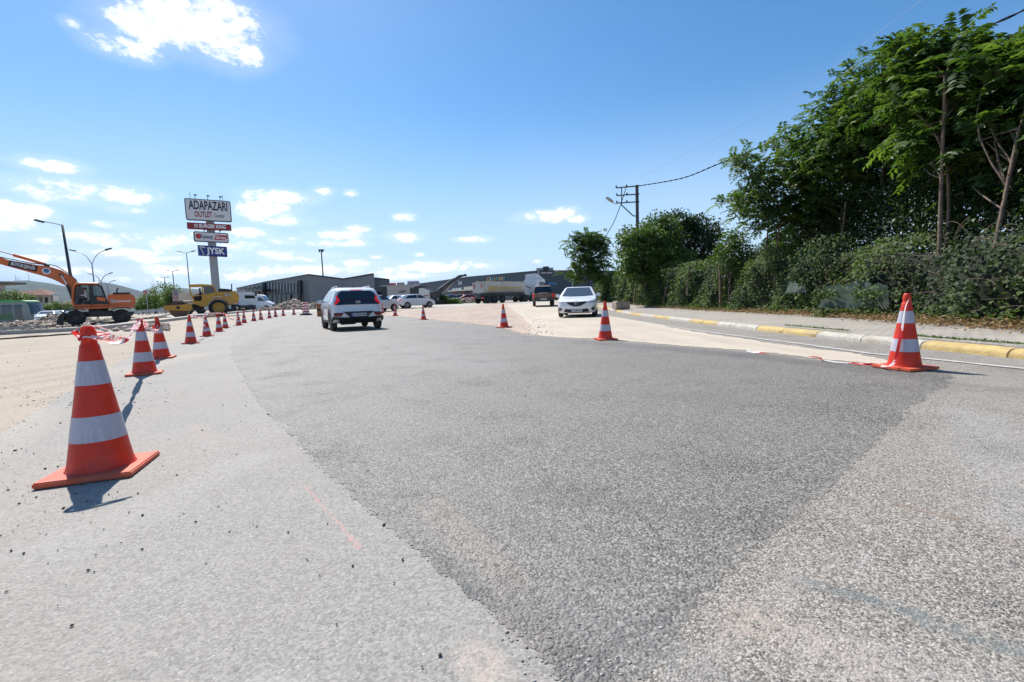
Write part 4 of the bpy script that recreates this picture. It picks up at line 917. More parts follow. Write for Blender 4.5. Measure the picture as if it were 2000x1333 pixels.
def tipper_behind_roller():
    root = put('tipper_lorry', 345, 58, 90-36, 'white lorry with a beige tipper body standing behind the yellow roller', 'tipper lorry')
    m_t = mat('beige_tipper_paint', (.58,.48,.36), .7, var=.08, dirt=.3, vscale=.8); m_c = mat('grey_white_cab', (.55,.58,.60), .45, dirt=.2)
    o = MB().prism([(0,1.35),(.15,2.75),(6.2,2.75),(6.2,1.25),(.4,1.15)], -1.2, 1.2).build('tipper_body', m_t, root, bevel=.04)
    for x in (1.2,2.6,4.0,5.4): MB().box(x,x+.12,-1.26,1.26,1.2,2.78).build('rib', m_t, o)
    MB().prism([(6.25,2.75),(7.5,2.95),(7.5,3.02),(6.2,2.9)], -1.2, 1.2).build('cab_guard', m_t, o)
    MB().box(.3,8.6,-.45,.45,.8,1.12).build('chassis', m_dsteel, root)
    MB().add([(.5,-1.25,1.0),(5.8,-1.25,1.0),(5.8,-1.25,.55),(.5,-1.25,.55)], [(0,1,2,3)]).build('side_guard', mat('pale_guard', (.6,.58,.54), .6), root)
    lorry_wheels(root, (1.2,2.5,5.9,8.1), 1.2); cab_over(root, 6.7, 8.8, 1.2, .95, 2.75, m_c, spoiler=False)
tipper_behind_roller()
# ---------------------------------------------------------------- people at the controls
def seated_person(parent_name, loc, rz, label, shirt, z0=0):
    """one continuous skinned figure sitting, facing local +X"""
    J = {'pelvis': (0,0,0), 'belly': (.02,0,.2), 'chest': (.03,0,.42), 'neck': (.05,0,.56), 'head': (.07,0,.66), 'crown': (.06,0,.78)}
    rad = {'pelvis': .15, 'belly': .135, 'chest': .15, 'neck': .055, 'head': .095, 'crown': .08}
    E_ = [('pelvis','belly'),('belly','chest'),('chest','neck'),('neck','head'),('head','crown')]
    for s_, y in (('l', 1), ('r', -1)):
        J.update({'sh'+s_: (.03,.19*y,.46), 'el'+s_: (.12,.24*y,.20), 'wr'+s_: (.36,.17*y,.24), 'ha'+s_: (.43,.15*y,.25), 'hip'+s_: (.04,.1*y,-.02), 'kn'+s_: (.44,.13*y,.0), 'an'+s_: (.50,.13*y,-.38), 'to'+s_: (.64,.13*y,-.42)})
        rad.update({'sh'+s_: .07, 'el'+s_: .048, 'wr'+s_: .035, 'ha'+s_: .035, 'hip'+s_: .1, 'kn'+s_: .065, 'an'+s_: .045, 'to'+s_: .04})
        E_ += [('chest','sh'+s_),('sh'+s_,'el'+s_),('el'+s_,'wr'+s_),('wr'+s_,'ha'+s_),('pelvis','hip'+s_),('hip'+s_,'kn'+s_),('kn'+s_,'an'+s_),('an'+s_,'to'+s_)]
    names = list(J); me = bpy.data.meshes.new('person'); me.from_pydata([J[n_] for n_ in names], [(names.index(a_), names.index(b_)) for a_, b_ in E_], [])
    o = bpy.data.objects.new('person', me); COL.objects.link(o); sk = o.modifiers.new('skin', 'SKIN'); ss = o.modifiers.new('sub', 'SUBSURF'); ss.levels = ss.render_levels = 1
    for i, n_ in enumerate(names):
        me.skin_vertices[0].data[i].radius = (rad[n_], rad[n_]); me.skin_vertices[0].data[i].use_root = (n_ == 'pelvis')
    bpy.context.view_layer.update()
    m2 = bpy.data.meshes.new_from_object(o.evaluated_get(bpy.context.evaluated_depsgraph_get())); bpy.data.objects.remove(o)
    skin_ = mat('skin', (.30,.16,.10), .6); trs = mat('dark_trousers', (.03,.035,.05), .8); m2.materials.clear()
    o = finish('person', m2, [shirt, skin_, trs], smooth=True)
    for p in m2.polygons:
        c_ = p.center; p.material_index = 1 if (c_.z > .56 or (c_.x > .30 and c_.z > .12 and abs(c_.y) < .3 and c_.z > .1 and c_.x > .33 and c_.z > .15)) else (2 if c_.z < .06 else 0)
    o.location = loc; o.rotation_euler = (0, 0, rz); tag(o, label, 'person')
    hr = MB(); V_, F_ = ICO[1]; hr.add([(.045+v[0]*.1, v[1]*.095, .735+v[2]*.085) for v in V_], F_); hr.build('hair', mat('dark_hair', (.02,.015,.012), .8), o, smooth=True)
    for y in (-.035,.035): MB().lathe([(.0,0),(.012,.002),(.012,.006)], 8, (.165,y,.69), 'x').build('eye', m_txt, o)
    MB().prism([(.155,.70),(.19,.655),(.16,.645)], -.014, .014).build('nose', skin_, o)
    return o

# ---------------------------------------------------------------- orange wheeled excavator, side on, boom out of the frame
m_ex = mat('excavator_orange', (.62,.13,.025), .45, var=.1, dirt=.35, vscale=1.1); m_exd = mat('excavator_black', (.028,.028,.03), .6, dirt=.25, vscale=2); m_cabg = mat('cab_glass', (.035,.045,.05), .06, spec=.8)
gm = m_cabg.node_tree; b_ = gm.nodes['Principled BSDF']; tr = gm.nodes.new('ShaderNodeBsdfTransparent'); tr.inputs[0].default_value = (.75,.85,.85,1); ms = gm.nodes.new('ShaderNodeMixShader'); ms.inputs[0].default_value = .65
gm.links.new(b_.outputs[0], ms.inputs[1]); gm.links.new(tr.outputs[0], ms.inputs[2]); gm.links.new(ms.outputs[0], gm.nodes['Material Output'].inputs['Surface'])
def tangent_machine(name, px, d, label, cat, px0, pyb, sx, sz, flip=-1):
    """frame across the line of sight; u(px), h(py) turn the photo's side view into metres"""
    x = XD(px, d); ang = math.atan2(x, d)      # direction from camera
    rz = math.atan2(-math.sin(ang), math.cos(ang))  # local +X = to the right, across the sight line
    root = empty(name, (x, d, float(gz(x, d))+.01), rz, label, cat)
    u = lambda p: (p-px0)/sx
    h = lambda p, q: (pyb+(q-px0)*-.05-p)/sz
    return root, u, h
root, u, h = tangent_machine('wheeled_excavator', 190, 36, 'orange wheeled excavator with its boom reaching out of the left of the picture', 'excavator', 190, 631, 33.6, 25.0)
EX = root
def Z(px, py): # height at photo point, allowing for the tilt of wheel line
    return (631.5-(px-190)*.095*1.0-py)/25.0*(1+(190-px)*0)+.0
def UZ(px, py, root_=None):
    r = ray(px, py); rz = EX.rotation_euler.z; ex = np.array([math.cos(rz), math.sin(rz)]); o_ = np.array(EX.location[:2]); A_ = np.array([[r[0], -ex[0]], [r[1], -ex[1]]]); t, uu = np.linalg.solve(A_, o_)
    return uu/.95, (r[2]*t+CH-(.15+(px-145)*.00213))/.95
def UP_(pts): return [(u(a), Z(a, b_)) for a, b_ in pts]
for px, py in ((145, 623), (239, 618)):
    for sd in (-1, 1):
        for w0 in (0,): wheel(root, u(px), sd*1.0, .60, .5, -1 if sd < 0 else 1, spokes=8, hub=m_exd)
uc = MB(); uc.box(u(150), u(235), -.55, .55, .62, 1.05); uc.box(u(170), u(222), -.9, .9, .7, 1.1); uc.build('chassis', m_exd, root, bevel=.03)
for px in (145, 239):
    MB().prism([(u(px)-.75, .95), (u(px)-.62, 1.18), (u(px)-.3, 1.32), (u(px)+.35, 1.32), (u(px)+.62, 1.2), (u(px)+.62, 1.14), (u(px)+.3, 1.26), (u(px)-.3, 1.26), (u(px)-.58, 1.12), (u(px)-.7, .93)], -1.28, -.7).build('mudguard', m_exd, root)
    MB().box(u(px)-.1, u(px)+.1, -.9, .9, .5, .7).build('axle', m_exd, root)
MB().prism([(u(107), .12), (u(112), .75), (u(118), .95), (u(126), 1.05), (u(122), .5), (u(118), .05)], -1.25, 1.25).build('dozer_blade', m_exd, root, bevel=.02)
MB().prism([(u(118), .7), (u(140), .95), (u(140), .75), (u(122), .45)], -.3, .3).build('blade_arm', m_exd, root)
MB().prism([(u(246), .5), (u(262), .62), (u(268), .95), (u(240), 1.0)], -.9, .9).build('stabiliser', m_exd, root)
MB().lathe([(.01,0),(.62,0),(.62,.22),(.01,.22)], 24, (u(192),0,1.08)).build('slew_ring', m_exd, root)
# upper works
MB().prism([(u(145),1.28),(u(145),1.5),(u(268),1.5),(u(268),1.28)], -1.2, 1.2).build('platform', m_ex, root, bevel=.03)
eng = MB().prism([(u(214),1.5),(u(213),2.42),(u(262),2.42),(u(270),2.35),(u(272),2.0),(u(271),1.5)], -1.2, 1.2).build('engine_cover', m_ex, root, bevel=.08, smooth=35)
MB().box(u(225), u(262), -.9, .9, 2.42, 2.58).build('hood_cap', m_exd, eng, bevel=.03)
MB().tube([(u(234),-.3,2.5),(u(235),-.3,2.85),(u(238),-.3,2.98)], .05, 8).build('exhaust_pipe', m_exd, eng)
MB().box(u(229), u(261), -1.225, -1.205, 1.78, 1.9).build('white_stripe', mat('stripe_white', (.6,.58,.55), .5), eng)
MB().box(u(218), u(228), -1.225, -1.205, 1.72, 2.0).build('emblem_panel', mat('emblem_grey', (.4,.36,.34), .5), eng)
# cab: frame with glass
cabp = [(u(144),1.5),(u(142.5),2.0),(u(146),2.8),(u(149),3.12),(u(153),3.26),(u(160),3.3),(u(196),3.26),(u(203),3.05),(u(214),1.5)]
MB().prism(cabp, -.28, -.22).build('cab_glazing', m_cabg, root)
cf = MB()
for yy in (-1.22, -.28):
    pts = [(x, yy, z) for x, z in cabp]; cf.tube(pts+[pts[0]], .06, 6)
    cf.tube([(u(179.5),yy,1.5),(u(179.5),yy,3.27)], .07, 6); cf.tube([(u(184),yy,1.5),(u(184),yy,3.27)], .05, 6)
cf.prism([(u(149),3.22),(u(153),3.31),(u(196),3.30),(u(200),3.2)], -1.22, -.25)
cabf = cf.build('cab_frame', m_exd, root)
MB().tube([(x, -1.24, z) for x, z in cabp[:6]]+[(u(196),-1.24,3.29)], .075, 6).build('cab_edge', m_ex, cabf)
MB().prism([(u(144),1.48),(u(144),1.62),(u(213),1.62),(u(213),1.48)], -1.27, -.25).build('cab_sill', m_ex, cabf)
MB().prism([(u(185),1.62),(u(185),2.35),(u(208.5),2.25),(u(213),1.62)], -1.24, -1.2).build('door_panel', m_exd, cabf)
MB().prism([(u(191),1.95),(u(191),2.22),(u(208),2.15),(u(208),1.85)], -1.255, -1.24).build('orange_mark', m_ex, cabf)
MB().box(u(165),u(178),-.95,-.5,1.62,1.95).box(u(176),u(182),-.95,-.5,1.9,2.6).build('seat', m_exd, cabf, bevel=.04)
MB().tube([(u(157),-.75,1.6),(u(160),-.75,2.1)], .04, 6).build('control_lever', m_exd, cabf)
MB().tube([(u(141),-1.2,2.9),(u(140),-1.25,2.2),(u(144),-1.2,1.9)], .03, 6).box(u(139),u(141),-1.4,-1.2,2.3,2.75).build('mirror_bracket', m_exd, cabf)
# boom, outline from the photo
bt = [UZ(*q) for q in [(166,575),(162,563),(158,558),(149,549),(136,539),(121.6,531),(102,525.6),(90,524),(72,523),(17,516.5),(0,511.2),(-40,505),(-95,497)]]
bb = [UZ(*q) for q in [(-95,509),(-40,518),(0,525),(32,532),(64,539),(88,544),(104,549),(115,553.6),(128,560),(136,567),(140,574),(147,590)]]
boom = MB().prism(bt+bb, -.02, .38).build('boom', m_ex, root, bevel=.015)
def quadbar(a, b_, w, y0, y1):
    a, b_ = np.array(a), np.array(b_); n_ = np.array([-(b_-a)[1], (b_-a)[0]]); n_ = n_/np.linalg.norm(n_)*w/2; return [tuple(a+n_), tuple(b_+n_), tuple(b_-n_), tuple(a-n_)]
# dark name board on the boom
pa, pb = UZ(18,522.5), UZ(73,531); MB().prism(quadbar(pa, pb, .44, 0, 0), -.045, -.022).build('name_board', m_txt, boom)
ang_ = math.atan2(pb[1]-pa[1], pb[0]-pa[0]); t_ = text_mesh('lettering', 'BÜYÜKŞEHİR', .34, m_wtxt, boom, ((pa[0]+pb[0])/2, -.052, (pa[1]+pb[1])/2), (R(90), 0, 0), .006, fit=math.hypot(pb[0]-pa[0], pb[1]-pa[1])*.86)
t_.rotation_euler = (Matrix.Rotation(-ang_, 4, 'Y') @ Matrix.Rotation(R(90), 4, 'X')).to_euler()
em = MB().lathe([(.001,0),(.25,0),(.25,.015),(.001,.015)], 20, (UZ(91,533.8)[0], -.045, UZ(91,533.8)[1]), 'y').build('emblem', m_wtxt, boom)
MB().lathe([(.001,0),(.17,0),(.17,.01),(.001,.01)], 20, (UZ(91,533.2)[0], -.06, UZ(91,533.2)[1]), 'y').build('emblem_centre', mat('emblem_blue', (.05,.16,.30), .5), em)
MB().lathe([(.001,0),(.13,0),(.13,.03),(.001,.03)], 12, (UZ(119.5,540)[0], -.05, UZ(119.5,540)[1]), 'y').build('pivot_pin', m_exd, boom)
def W3(px, py, y): q = UZ(px, py); return (q[0], y, q[1])
ac = MB(); ac.tube([W3(-95,478,.18),W3(-40,491,.18),W3(26,505.6,.18)], .05, 8).build('arm_cylinder_rod', m_chrome, boom)
MB().tube([W3(26,505.6,.18),W3(90,520.5,.18)], .115, 10).build('arm_cylinder', m_ex, boom, smooth=40)
MB().tube([W3(-20,509,.05),W3(20,514,.05),W3(60,520,.05),W3(92,521,.05),W3(100,520.5,.05),W3(110,522.5,.05),W3(122,529,.05),W3(136,537,.05),W3(150,549,.05)], .035, 6).build('hydraulic_hose', m_exd, boom, smooth=True)
MB().prism([UZ(86,524),UZ(86,519),UZ(97,520.5),UZ(97,525)], .05, .32).build('cylinder_bracket', m_exd, boom)
for yy in (-.16, .52): MB().tube([W3(119.5,540,yy),W3(132,560,yy)], .05, 8).build('boom_cylinder_rod', m_chrome, boom); MB().tube([W3(131,558,yy),W3(144,590,yy)], .09, 8).build('boom_cylinder', m_exd, boom)
MB().prism([(u(150),1.5),(u(150),2.2),(u(168),2.4),(u(172),1.5)], -.1, .5).build('boom_foot', m_ex, root)
P_ = EX.matrix_basis @ Vector((u(171), -.72, 2.08)) if False else Matrix.Translation(EX.location) @ Matrix.Rotation(EX.rotation_euler.z, 4, 'Z') @ Vector((u(172), -.72, 2.03))
seated_person('x', P_, EX.rotation_euler.z+math.pi, 'person in a pale shirt sitting in the orange excavator cab', mat('pale_shirt', (.55,.56,.55), .8))

EX.scale = (.95,.95,.95)
# ---------------------------------------------------------------- yellow single drum roller, drum to the left
root, u2, _ = tangent_machine('road_roller', 395, 43, 'yellow single drum road roller with an open cab working at the edge of the pit', 'road roller', 395, 621, 24.8, 20.6)
m_ry = mat('roller_yellow', (.55,.29,.03), .5, var=.12, dirt=.4, vscale=1.2); m_drum = mat('rusty_drum', (.16,.10,.07), .55, metal=.4, var=.3, vscale=3)
zr = lambda py, px=395: (621.5-(px-395)*.045-py)/20.6
dr = MB().lathe([(.01,-1.0),(.70,-1.0),(.78,-.98),(.78,.98),(.70,1.0),(.01,1.0)], 36, (u2(352), 0, .78), 'y').build('drum', m_drum, root, smooth=40)
fr_ = MB()
for sd in (-1, 1): fr_.prism([(u2(325),.72),(u2(325),1.12),(u2(358),1.18),(u2(372),1.25),(u2(378),.75),(u2(370),.6)], *sorted((sd*1.05, sd*1.22)))
fr_.box(u2(325), u2(330), -1.2, 1.2, .75, 1.15); fr_.box(u2(368), u2(376), -1.2, 1.2, .7, 1.2); frm = fr_.build('drum_frame', m_ry, root, bevel=.02)
MB().prism([(u2(339),1.25),(u2(341),1.4),(u2(366),1.35),(u2(372),1.15)], -1.0, 1.0).build('drum_cover', m_drum, frm)
MB().box(u2(347.5), u2(353.5), -1.24, -1.22, .8, 1.05).build('warning_sign', m_txt, frm)
MB().prism([(u2(370),.7),(u2(368),1.1),(u2(392),1.35),(u2(400),.8),(u2(390),.55)], -.4, .4).build('articulated_joint', m_exd, root)
MB().tube([(u2(360),.3,1.45),(u2(378),.3,1.5),(u2(395),.3,1.3)], .09, 8).build('white_hose', mat('hose_white', (.5,.45,.38), .6), root)
for sd in (-1, 1): wheel(root, u2(426.5), sd*.85, .80, .5, sd, spokes=8, hub=m_ry)
body_ = MB().prism([(u2(393),.95),(u2(380),1.25),(u2(376),1.42),(u2(395),1.5),(u2(396),2.0),(u2(418),2.25),(u2(425),2.3),(u2(460),2.3),(u2(466),1.7),(u2(464),1.2),(u2(447),1.0),(u2(443),1.45),(u2(432),1.72),(u2(418),1.68),(u2(408),1.3),(u2(404),.95)], -.95, .95).build('body', m_ry, root, bevel=.04, smooth=30)
MB().prism([(u2(428),2.3),(u2(430),2.62),(u2(445),2.58),(u2(455),2.52),(u2(458),2.3)], -.7, .7).build('engine', m_exd, body_, bevel=.04)
MB().tube([(u2(456),-.4,2.3),(u2(456.5),-.4,3.0),(u2(458),-.4,3.05)], .05, 8).build('exhaust_pipe', m_exd, body_)
MB().prism([(u2(450),1.05),(u2(466),1.2),(u2(470),1.9),(u2(462),2.3),(u2(452),2.3)], -.9, .9).build('rear_grille', m_ry, body_, bevel=.05)
for px, rr_ in ((443.5,.13), (451,.1)): MB().lathe([(.001,0),(rr_,0),(rr_,.04),(.001,.04)], 14, (u2(px), -1.0, 2.0), 'y').build('work_light', m_steel, body_)
MB().prism([(u2(413),1.72),(u2(418),1.84),(u2(428),1.9),(u2(436),1.84),(u2(437),1.78),(u2(428),1.83),(u2(418),1.77),(u2(414),1.68)], -1.12, -.9).build('mudguard', mat('guard_white', (.55,.53,.48), .5), body_)
cf = MB()
cab_o = [(u2(381),1.45),(u2(376),2.1),(u2(374),2.86),(u2(420),2.9),(u2(425),2.1),(u2(428),1.8),(u2(402),1.42)]
for yy in (-.9, .9):
    P3 = [(x, yy, z) for x, z in cab_o]; cf.tube(P3+[P3[0]], .06, 6)
    cf.tube([(u2(397.5),yy,2.9),(u2(401),yy,1.45)], .06, 6); cf.tube([(u2(378),yy,1.95),(u2(399),yy,1.98)], .04, 6)
cf.prism([(u2(373),2.84),(u2(373.5),2.98),(u2(398),3.02),(u2(412),2.98),(u2(421),2.88)], -.98, .98)
cabr = cf.build('cab_frame', m_ry, root)
MB().prism([(u2(402),2.05),(u2(399.5),2.82),(u2(418),2.84),(u2(423),2.1)], -.93, -.89).build('rear_side_pane', mat('dusty_pane', (.10,.10,.09), .3), cabr)
MB().prism([(u2(379),1.45),(u2(378),1.92),(u2(399),1.95),(u2(401),1.45)], .86, .9).build('cab_floor_panel', m_exd, cabr)
MB().box(u2(391),u2(399),-.3,.3,1.5,1.72).box(u2(397),u2(400),-.3,.3,1.7,2.3).build('seat', m_exd, cabr)
MB().tube([(u2(383),0,1.5),(u2(384.5),0,2.0)], .04, 6).lathe([(.17,-.012),(.19,0),(.17,.012)], 16, (u2(385),0,2.02)).build('steering_wheel', m_exd, cabr)
P_ = Matrix.Translation(root.location) @ Matrix.Rotation(root.rotation_euler.z, 4, 'Z') @ Vector((u2(394.5), 0, 1.88))
seated_person('x', P_, root.rotation_euler.z+math.pi, 'person in dark clothes driving the yellow roller, hands on the wheel', mat('dark_shirt', (.03,.035,.045), .8))

# ---------------------------------------------------------------- green midibus on the left
root = put('bus', 12, 58, 80, 'green and grey midibus half outside the left edge, behind the rubble', 'bus')
m_bg = mat('bus_green', (.10,.33,.10), .4, dirt=.2); m_bgr = mat('bus_grey', (.24,.27,.26), .45, dirt=.3, vscale=1)
top = [(-5.2,.4),(-5.3,.8),(-5.3,2.6),(-5.1,2.85),(-4,2.95),(2.2,2.95),(2.9,2.85),(3.25,2.4),(3.55,1.2),(3.6,.5),(3.5,.3)]
b = Body(top, lambda x, z: 1.15-.12*max(0, (z-2.0))/.95, 5.3, 1.3, (-3.2,2.1), .42, .32, r=.1, bulge=.03); b.build(m_bgr, root)
MB().prism([(-5.2,2.8),(-5.1,3.0),(2.5,3.0),(3.05,2.84),(3.1,2.72),(-5.2,2.72)], -1.14, 1.14).build('roof', m_bg, root, bevel=.06, smooth=35)
MB().box(-1.6,.4,-.7,.7,3.0,3.16).build('air_conditioner', m_bg, root, bevel=.05)
for sd in (-1, 1):
    for x in (-4.9, -3.6, -2.3, -1.0, .3): b.side([(x,1.45),(x,2.45),(x+1.2,2.45),(x+1.2,1.45)], m_glass, root, 'side_window', sd, .008)
    b.side([(1.7,.45),(1.7,2.45),(2.6,2.45),(2.6,.45)], m_glass, root, 'door', sd, .01)
    b.side([(-5.1,.6),(-5.1,1.4),(1.5,1.4),(1.5,.6)], mat('bus_green_flank', (.07,.17,.08), .45, dirt=.2), root, 'green_band', sd, .009)
b.end([(1.0,2.6),(1.1,1.25),(-1.1,1.25),(-1.0,2.6)], m_glass, root, 'windscreen', True, .012)
for p in ([(1.0,.75),(1.0,.6),(.7,.6),(.7,.75)],): 
    for q in (p, mir(p)): b.end(q, m_lens, root, 'headlight', True, .02, .1)
four_wheels(root, (-3.2,2.1), 1.12, .42, .26)

# ---------------------------------------------------------------- milling machine with its inclined conveyor
root = put('milling_machine', 835, 66, 90, 'dark and white road milling machine with a long inclined conveyor', 'milling machine')
s = 1/13.4
U = lambda px: (px-835)*s; ZM = lambda py: (595.5-py)*s
m_mw = mat('machine_white', (.62,.60,.55), .5, dirt=.3); m_md = mat('machine_dark', (.035,.035,.04), .6, dirt=.2)
MB().prism([(U(806),.9),(U(806),ZM(562)),(U(822),ZM(561)),(U(838),ZM(567)),(U(846),ZM(572)),(U(862),ZM(570)),(U(862),.9)], -1.2, 1.2).build('body', m_md, root, bevel=.04)
MB().prism([(U(822),ZM(580)),(U(824),ZM(563.5)),(U(830),ZM(563.5)),(U(843),ZM(568)),(U(844),ZM(582)),(U(840),ZM(583))], -1.26, -1.18).build('side_cover', m_mw, root)
MB().box(U(832), U(842), -1.28, -1.262, ZM(579), ZM(577)).build('red_stripe', mat('faded_red', (.45,.10,.08), .6), root)
cv = MB().prism([(U(859),ZM(566.5)),(U(899),ZM(541)),(U(911),ZM(540)),(U(911),ZM(542)),(U(900),ZM(545)),(U(862),ZM(572))], -.6, .6).build('conveyor', m_md, root)
MB().prism([(U(859),ZM(566.5)),(U(885),ZM(549)),(U(888),ZM(546)),(U(860),ZM(563.5)),(U(858),ZM(565))], -.64, .64).build('conveyor_cover', m_mw, cv)
MB().lathe([(.01,-.6),(.16,-.6),(.16,.6),(.01,.6)], 14, (U(911),0,ZM(541.3)), 'y').build('head_roller', m_md, cv)
for x in (868, 878, 888, 896): MB().tube([(U(x),-.55,ZM(567-(x-868)*.6)),(U(x),.55,ZM(567-(x-868)*.6))], .06, 6).build('idler', m_steel, cv)
MB().tube([(U(862),0,ZM(580)),(U(885),0,ZM(556))], .08, 6).build('conveyor_stay', m_mw, root)
MB().box(U(816), U(836), -1.0, 1.0, ZM(561)+.02, ZM(560)+.04).build('canopy', m_md, root)
for x in (U(810), U(858)):
    for y in (-.85, .85):
        MB().prism([(x-.7,.15),(x-.55,.0),(x+.55,.0),(x+.7,.15),(x+.7,.4),(x+.5,.6),(x-.5,.6),(x-.7,.4)], y-.15, y+.15).build('crawler_track', m_black, root)
        MB().box(x-.1, x+.1, y-.1, y+.1, .55, 1.0).build('leg_column', m_steel, root)
# ================================================================ BUILDINGS
def HZ(px, py, d): return float(PD(px, py, d)[2])
def PT3(px, py, d): return Vector(PD(px, py, d))
def clad_mat(name, c, scale=3.0, dirt=.0, horiz=False):
    m = bpy.data.materials.new(name); m.use_nodes = True; t = m.node_tree; b = t.nodes['Principled BSDF']; b.inputs['Roughness'].default_value = .5; b.inputs['Metallic'].default_value = .15
    c_ = t.nodes.new('ShaderNodeTexCoord'); w = t.nodes.new('ShaderNodeTexWave'); w.inputs['Scale'].default_value = scale; w.bands_direction = 'Z' if horiz else 'X'; w.inputs['Distortion'].default_value = 0
    t.links.new(c_.outputs['Object'], w.inputs['Vector']); n = t.nodes.new('ShaderNodeTexNoise'); n.inputs['Scale'].default_value = .25; n.inputs['Detail'].default_value = 6; t.links.new(c_.outputs['Object'], n.inputs['Vector'])
    x = t.nodes.new('ShaderNodeMixRGB'); t.links.new(n.outputs['Fac'], x.inputs[0]); x.inputs[1].default_value = (*[v*.85 for v in c], 1); x.inputs[2].default_value = (*[v*1.15 for v in c], 1)
    t.links.new(x.outputs[0], b.inputs['Base Color']); bp = t.nodes.new('ShaderNodeBump'); bp.inputs['Strength'].default_value = .35; bp.inputs['Distance'].default_value = .05; t.links.new(w.outputs['Fac'], bp.inputs['Height']); t.links.new(bp.outputs[0], b.inputs['Normal']); return m
m_hall = clad_mat('grey_cladding', (.19,.20,.22)); m_halld = clad_mat('dark_cladding', (.10,.11,.13)); m_navy = clad_mat('navy_cladding', (.040,.062,.085)); m_trim = mat('dark_trim', (.03,.033,.038), .5); m_shop = mat('shop_glass', (.03,.04,.042), .35, spec=.3); m_pale = mat('pale_wall', (.42,.40,.36), .8, var=.08)
def facade(name, pts, m, parent, th=.3, cap=None):
    """upright wall through (px, py_top, d) points, ground to roof line, with thickness away from the viewer"""
    V = []; F = []; n = len(pts)
    for (px, py, d) in pts:
        p = PT3(px, py, d); zb = float(gz(p.x, p.y))-.3
        V += [(p.x, p.y, zb), (p.x, p.y, p.z), (p.x, p.y+th, p.z), (p.x, p.y+th, zb)]
    for i in range(n-1):
        a = i*4; F += [(a, a+4, a+5, a+1), (a+1, a+5, a+6, a+2), (a+2, a+6, a+7, a+3), (a+3, a+7, a+4, a)]
    F += [(0,1,2,3), (4*n-4,4*n-1,4*n-2,4*n-3)]
    o = MB().add(V, F).build(name, m, parent)
    if cap:
        mb = MB()
        for a, b_ in zip(pts[:-1], pts[1:]):
            A, B = PT3(*a), PT3(*b_); mb.add([A+Vector((0,-.12,-.25)), B+Vector((0,-.12,-.25)), B+Vector((0,-.12,.06)), A+Vector((0,-.12,.06)), A+Vector((0,.4,.06)), B+Vector((0,.4,.06))], [(0,1,2,3),(3,2,5,4)])
        mb.build('roof_edge', cap, o)
    return o
def wallpanel(name, q, m, parent, off=.05, th=.04):
    """flat panel from four (px, py, d) corners"""
    P = [PT3(*c_)+Vector((0, -off, 0)) for c_ in q]; Q = [p+Vector((0, th, 0)) for p in P]
    return MB().add(P+Q, [(0,1,2,3),(7,6,5,4),(0,4,5,1),(1,5,6,2),(2,6,7,3),(3,7,4,0)]).build(name, m, parent)
def lerpd(px, a, b_): # depth along a straight wall seen in perspective between (px,d) pairs
    A, B = XD(a[0], a[1]), XD(b_[0], b_[1]); k = float(ray(px, 600)[0]/ray(px, 600)[1])
    # solve (A + t(B-A)) / (da + t(db-da)) = k
    t = (k*a[1]-A)/((B-A)-k*(b_[1]-a[1])); return a[1]+t*(b_[1]-a[1])

# grey hall with folded roof line
hall = empty('grey_hall', (XD(600, 96), 97, 1.1), 0, 'grey metal clad hall with a folded roof line and dark glass front behind the rubble', 'building')
hall.location = (0, 0, 0)
c0 = (602, 96); cL = (462, 138)
dl = lambda px: lerpd(px, c0, cL)
facade('wall', [(462,563,138),(515,551.5,dl(515))], m_hall, hall, cap=m_trim)
facade('front_wall', [(515,551,dl(515)),(558,544,dl(558)),(602,536,96)], m_halld, hall, cap=m_trim)
facade('wall', [(602,536,96),(671,544.5,97),(729.5,534.5,95)], m_hall, hall, cap=m_trim)
facade('wall', [(730.5,542.5,104),(760,545.8,104)], m_hall, hall, cap=m_trim)
A1, A2, A3 = PT3(602,536,96), PT3(671,544.5,97), PT3(729.5,534.5,95)
bk = Vector((-22, 46, 0)); L0 = PT3(462,563,138)
MB().add([A1, A2, A3, A3+bk, A2+bk, A1+bk, L0, L0+Vector((2,40,0))], [(0,1,4,5),(1,2,3,4),(0,5,7,6)]).build('roof', m_trim, hall)
gl = wallpanel('glass_front', [(523,602,dl(523)),(568,600.5,dl(568)),(568,575,dl(568)),(523,576,dl(523))], m_shop, hall, .08)
for px in (523,532,541,550,559,568): MB().tube([PT3(px,602,dl(px))+Vector((0,-.15,0)), PT3(px,575,dl(px))+Vector((0,-.15,0))], .09, 4).build('mullion', m_trim, gl)
gl2 = wallpanel('upper_glazing', [(523,573,dl(523)),(584,572,dl(584)),(584,551,dl(584)),(523,553.5,dl(523))], mat('grey_panelling', (.09,.10,.115), .35), hall, .08)
for px in range(527, 586, 6): MB().tube([PT3(px,574,dl(px))+Vector((0,-.2,0)), PT3(px,552.5,dl(px))+Vector((0,-.2,0))], .10, 4).build('fin', m_trim, gl2)
for px in (517.5, 587): MB().tube([PT3(px,603,dl(px))+Vector((0,-.4,0)), PT3(px,548 if px > 550 else 553,dl(px))+Vector((0,-.4,0))], .45, 4).build('column', m_trim, hall)
wallpanel('canopy', [(488,570.5,124),(519,569.5,112),(519,564.5,112),(488,566.5,124)], m_trim, hall, 1.5, 3)
for px in (494, 506): MB().tube([PT3(px,604,119), PT3(px,569,119)], .25, 6).build('canopy_post', m_trim, hall)
wallpanel('entrance', [(490,604,dl(490)),(514,603,dl(514)),(514,573,dl(514)),(490,574,dl(490))], mat('pale_entrance', (.33,.34,.30), .6), hall, .08)
for i in range(6):
    x0 = 465+i*8.5; MB().tube([PT3(x0,569-i*.9,lerpd(x0,c0,cL))+Vector((0,-.2,0)), PT3(x0+8,564-i*1.2,lerpd(x0+8,c0,cL))+Vector((0,-.2,0))], .13, 4).build('roof_bracket', m_trim, hall)
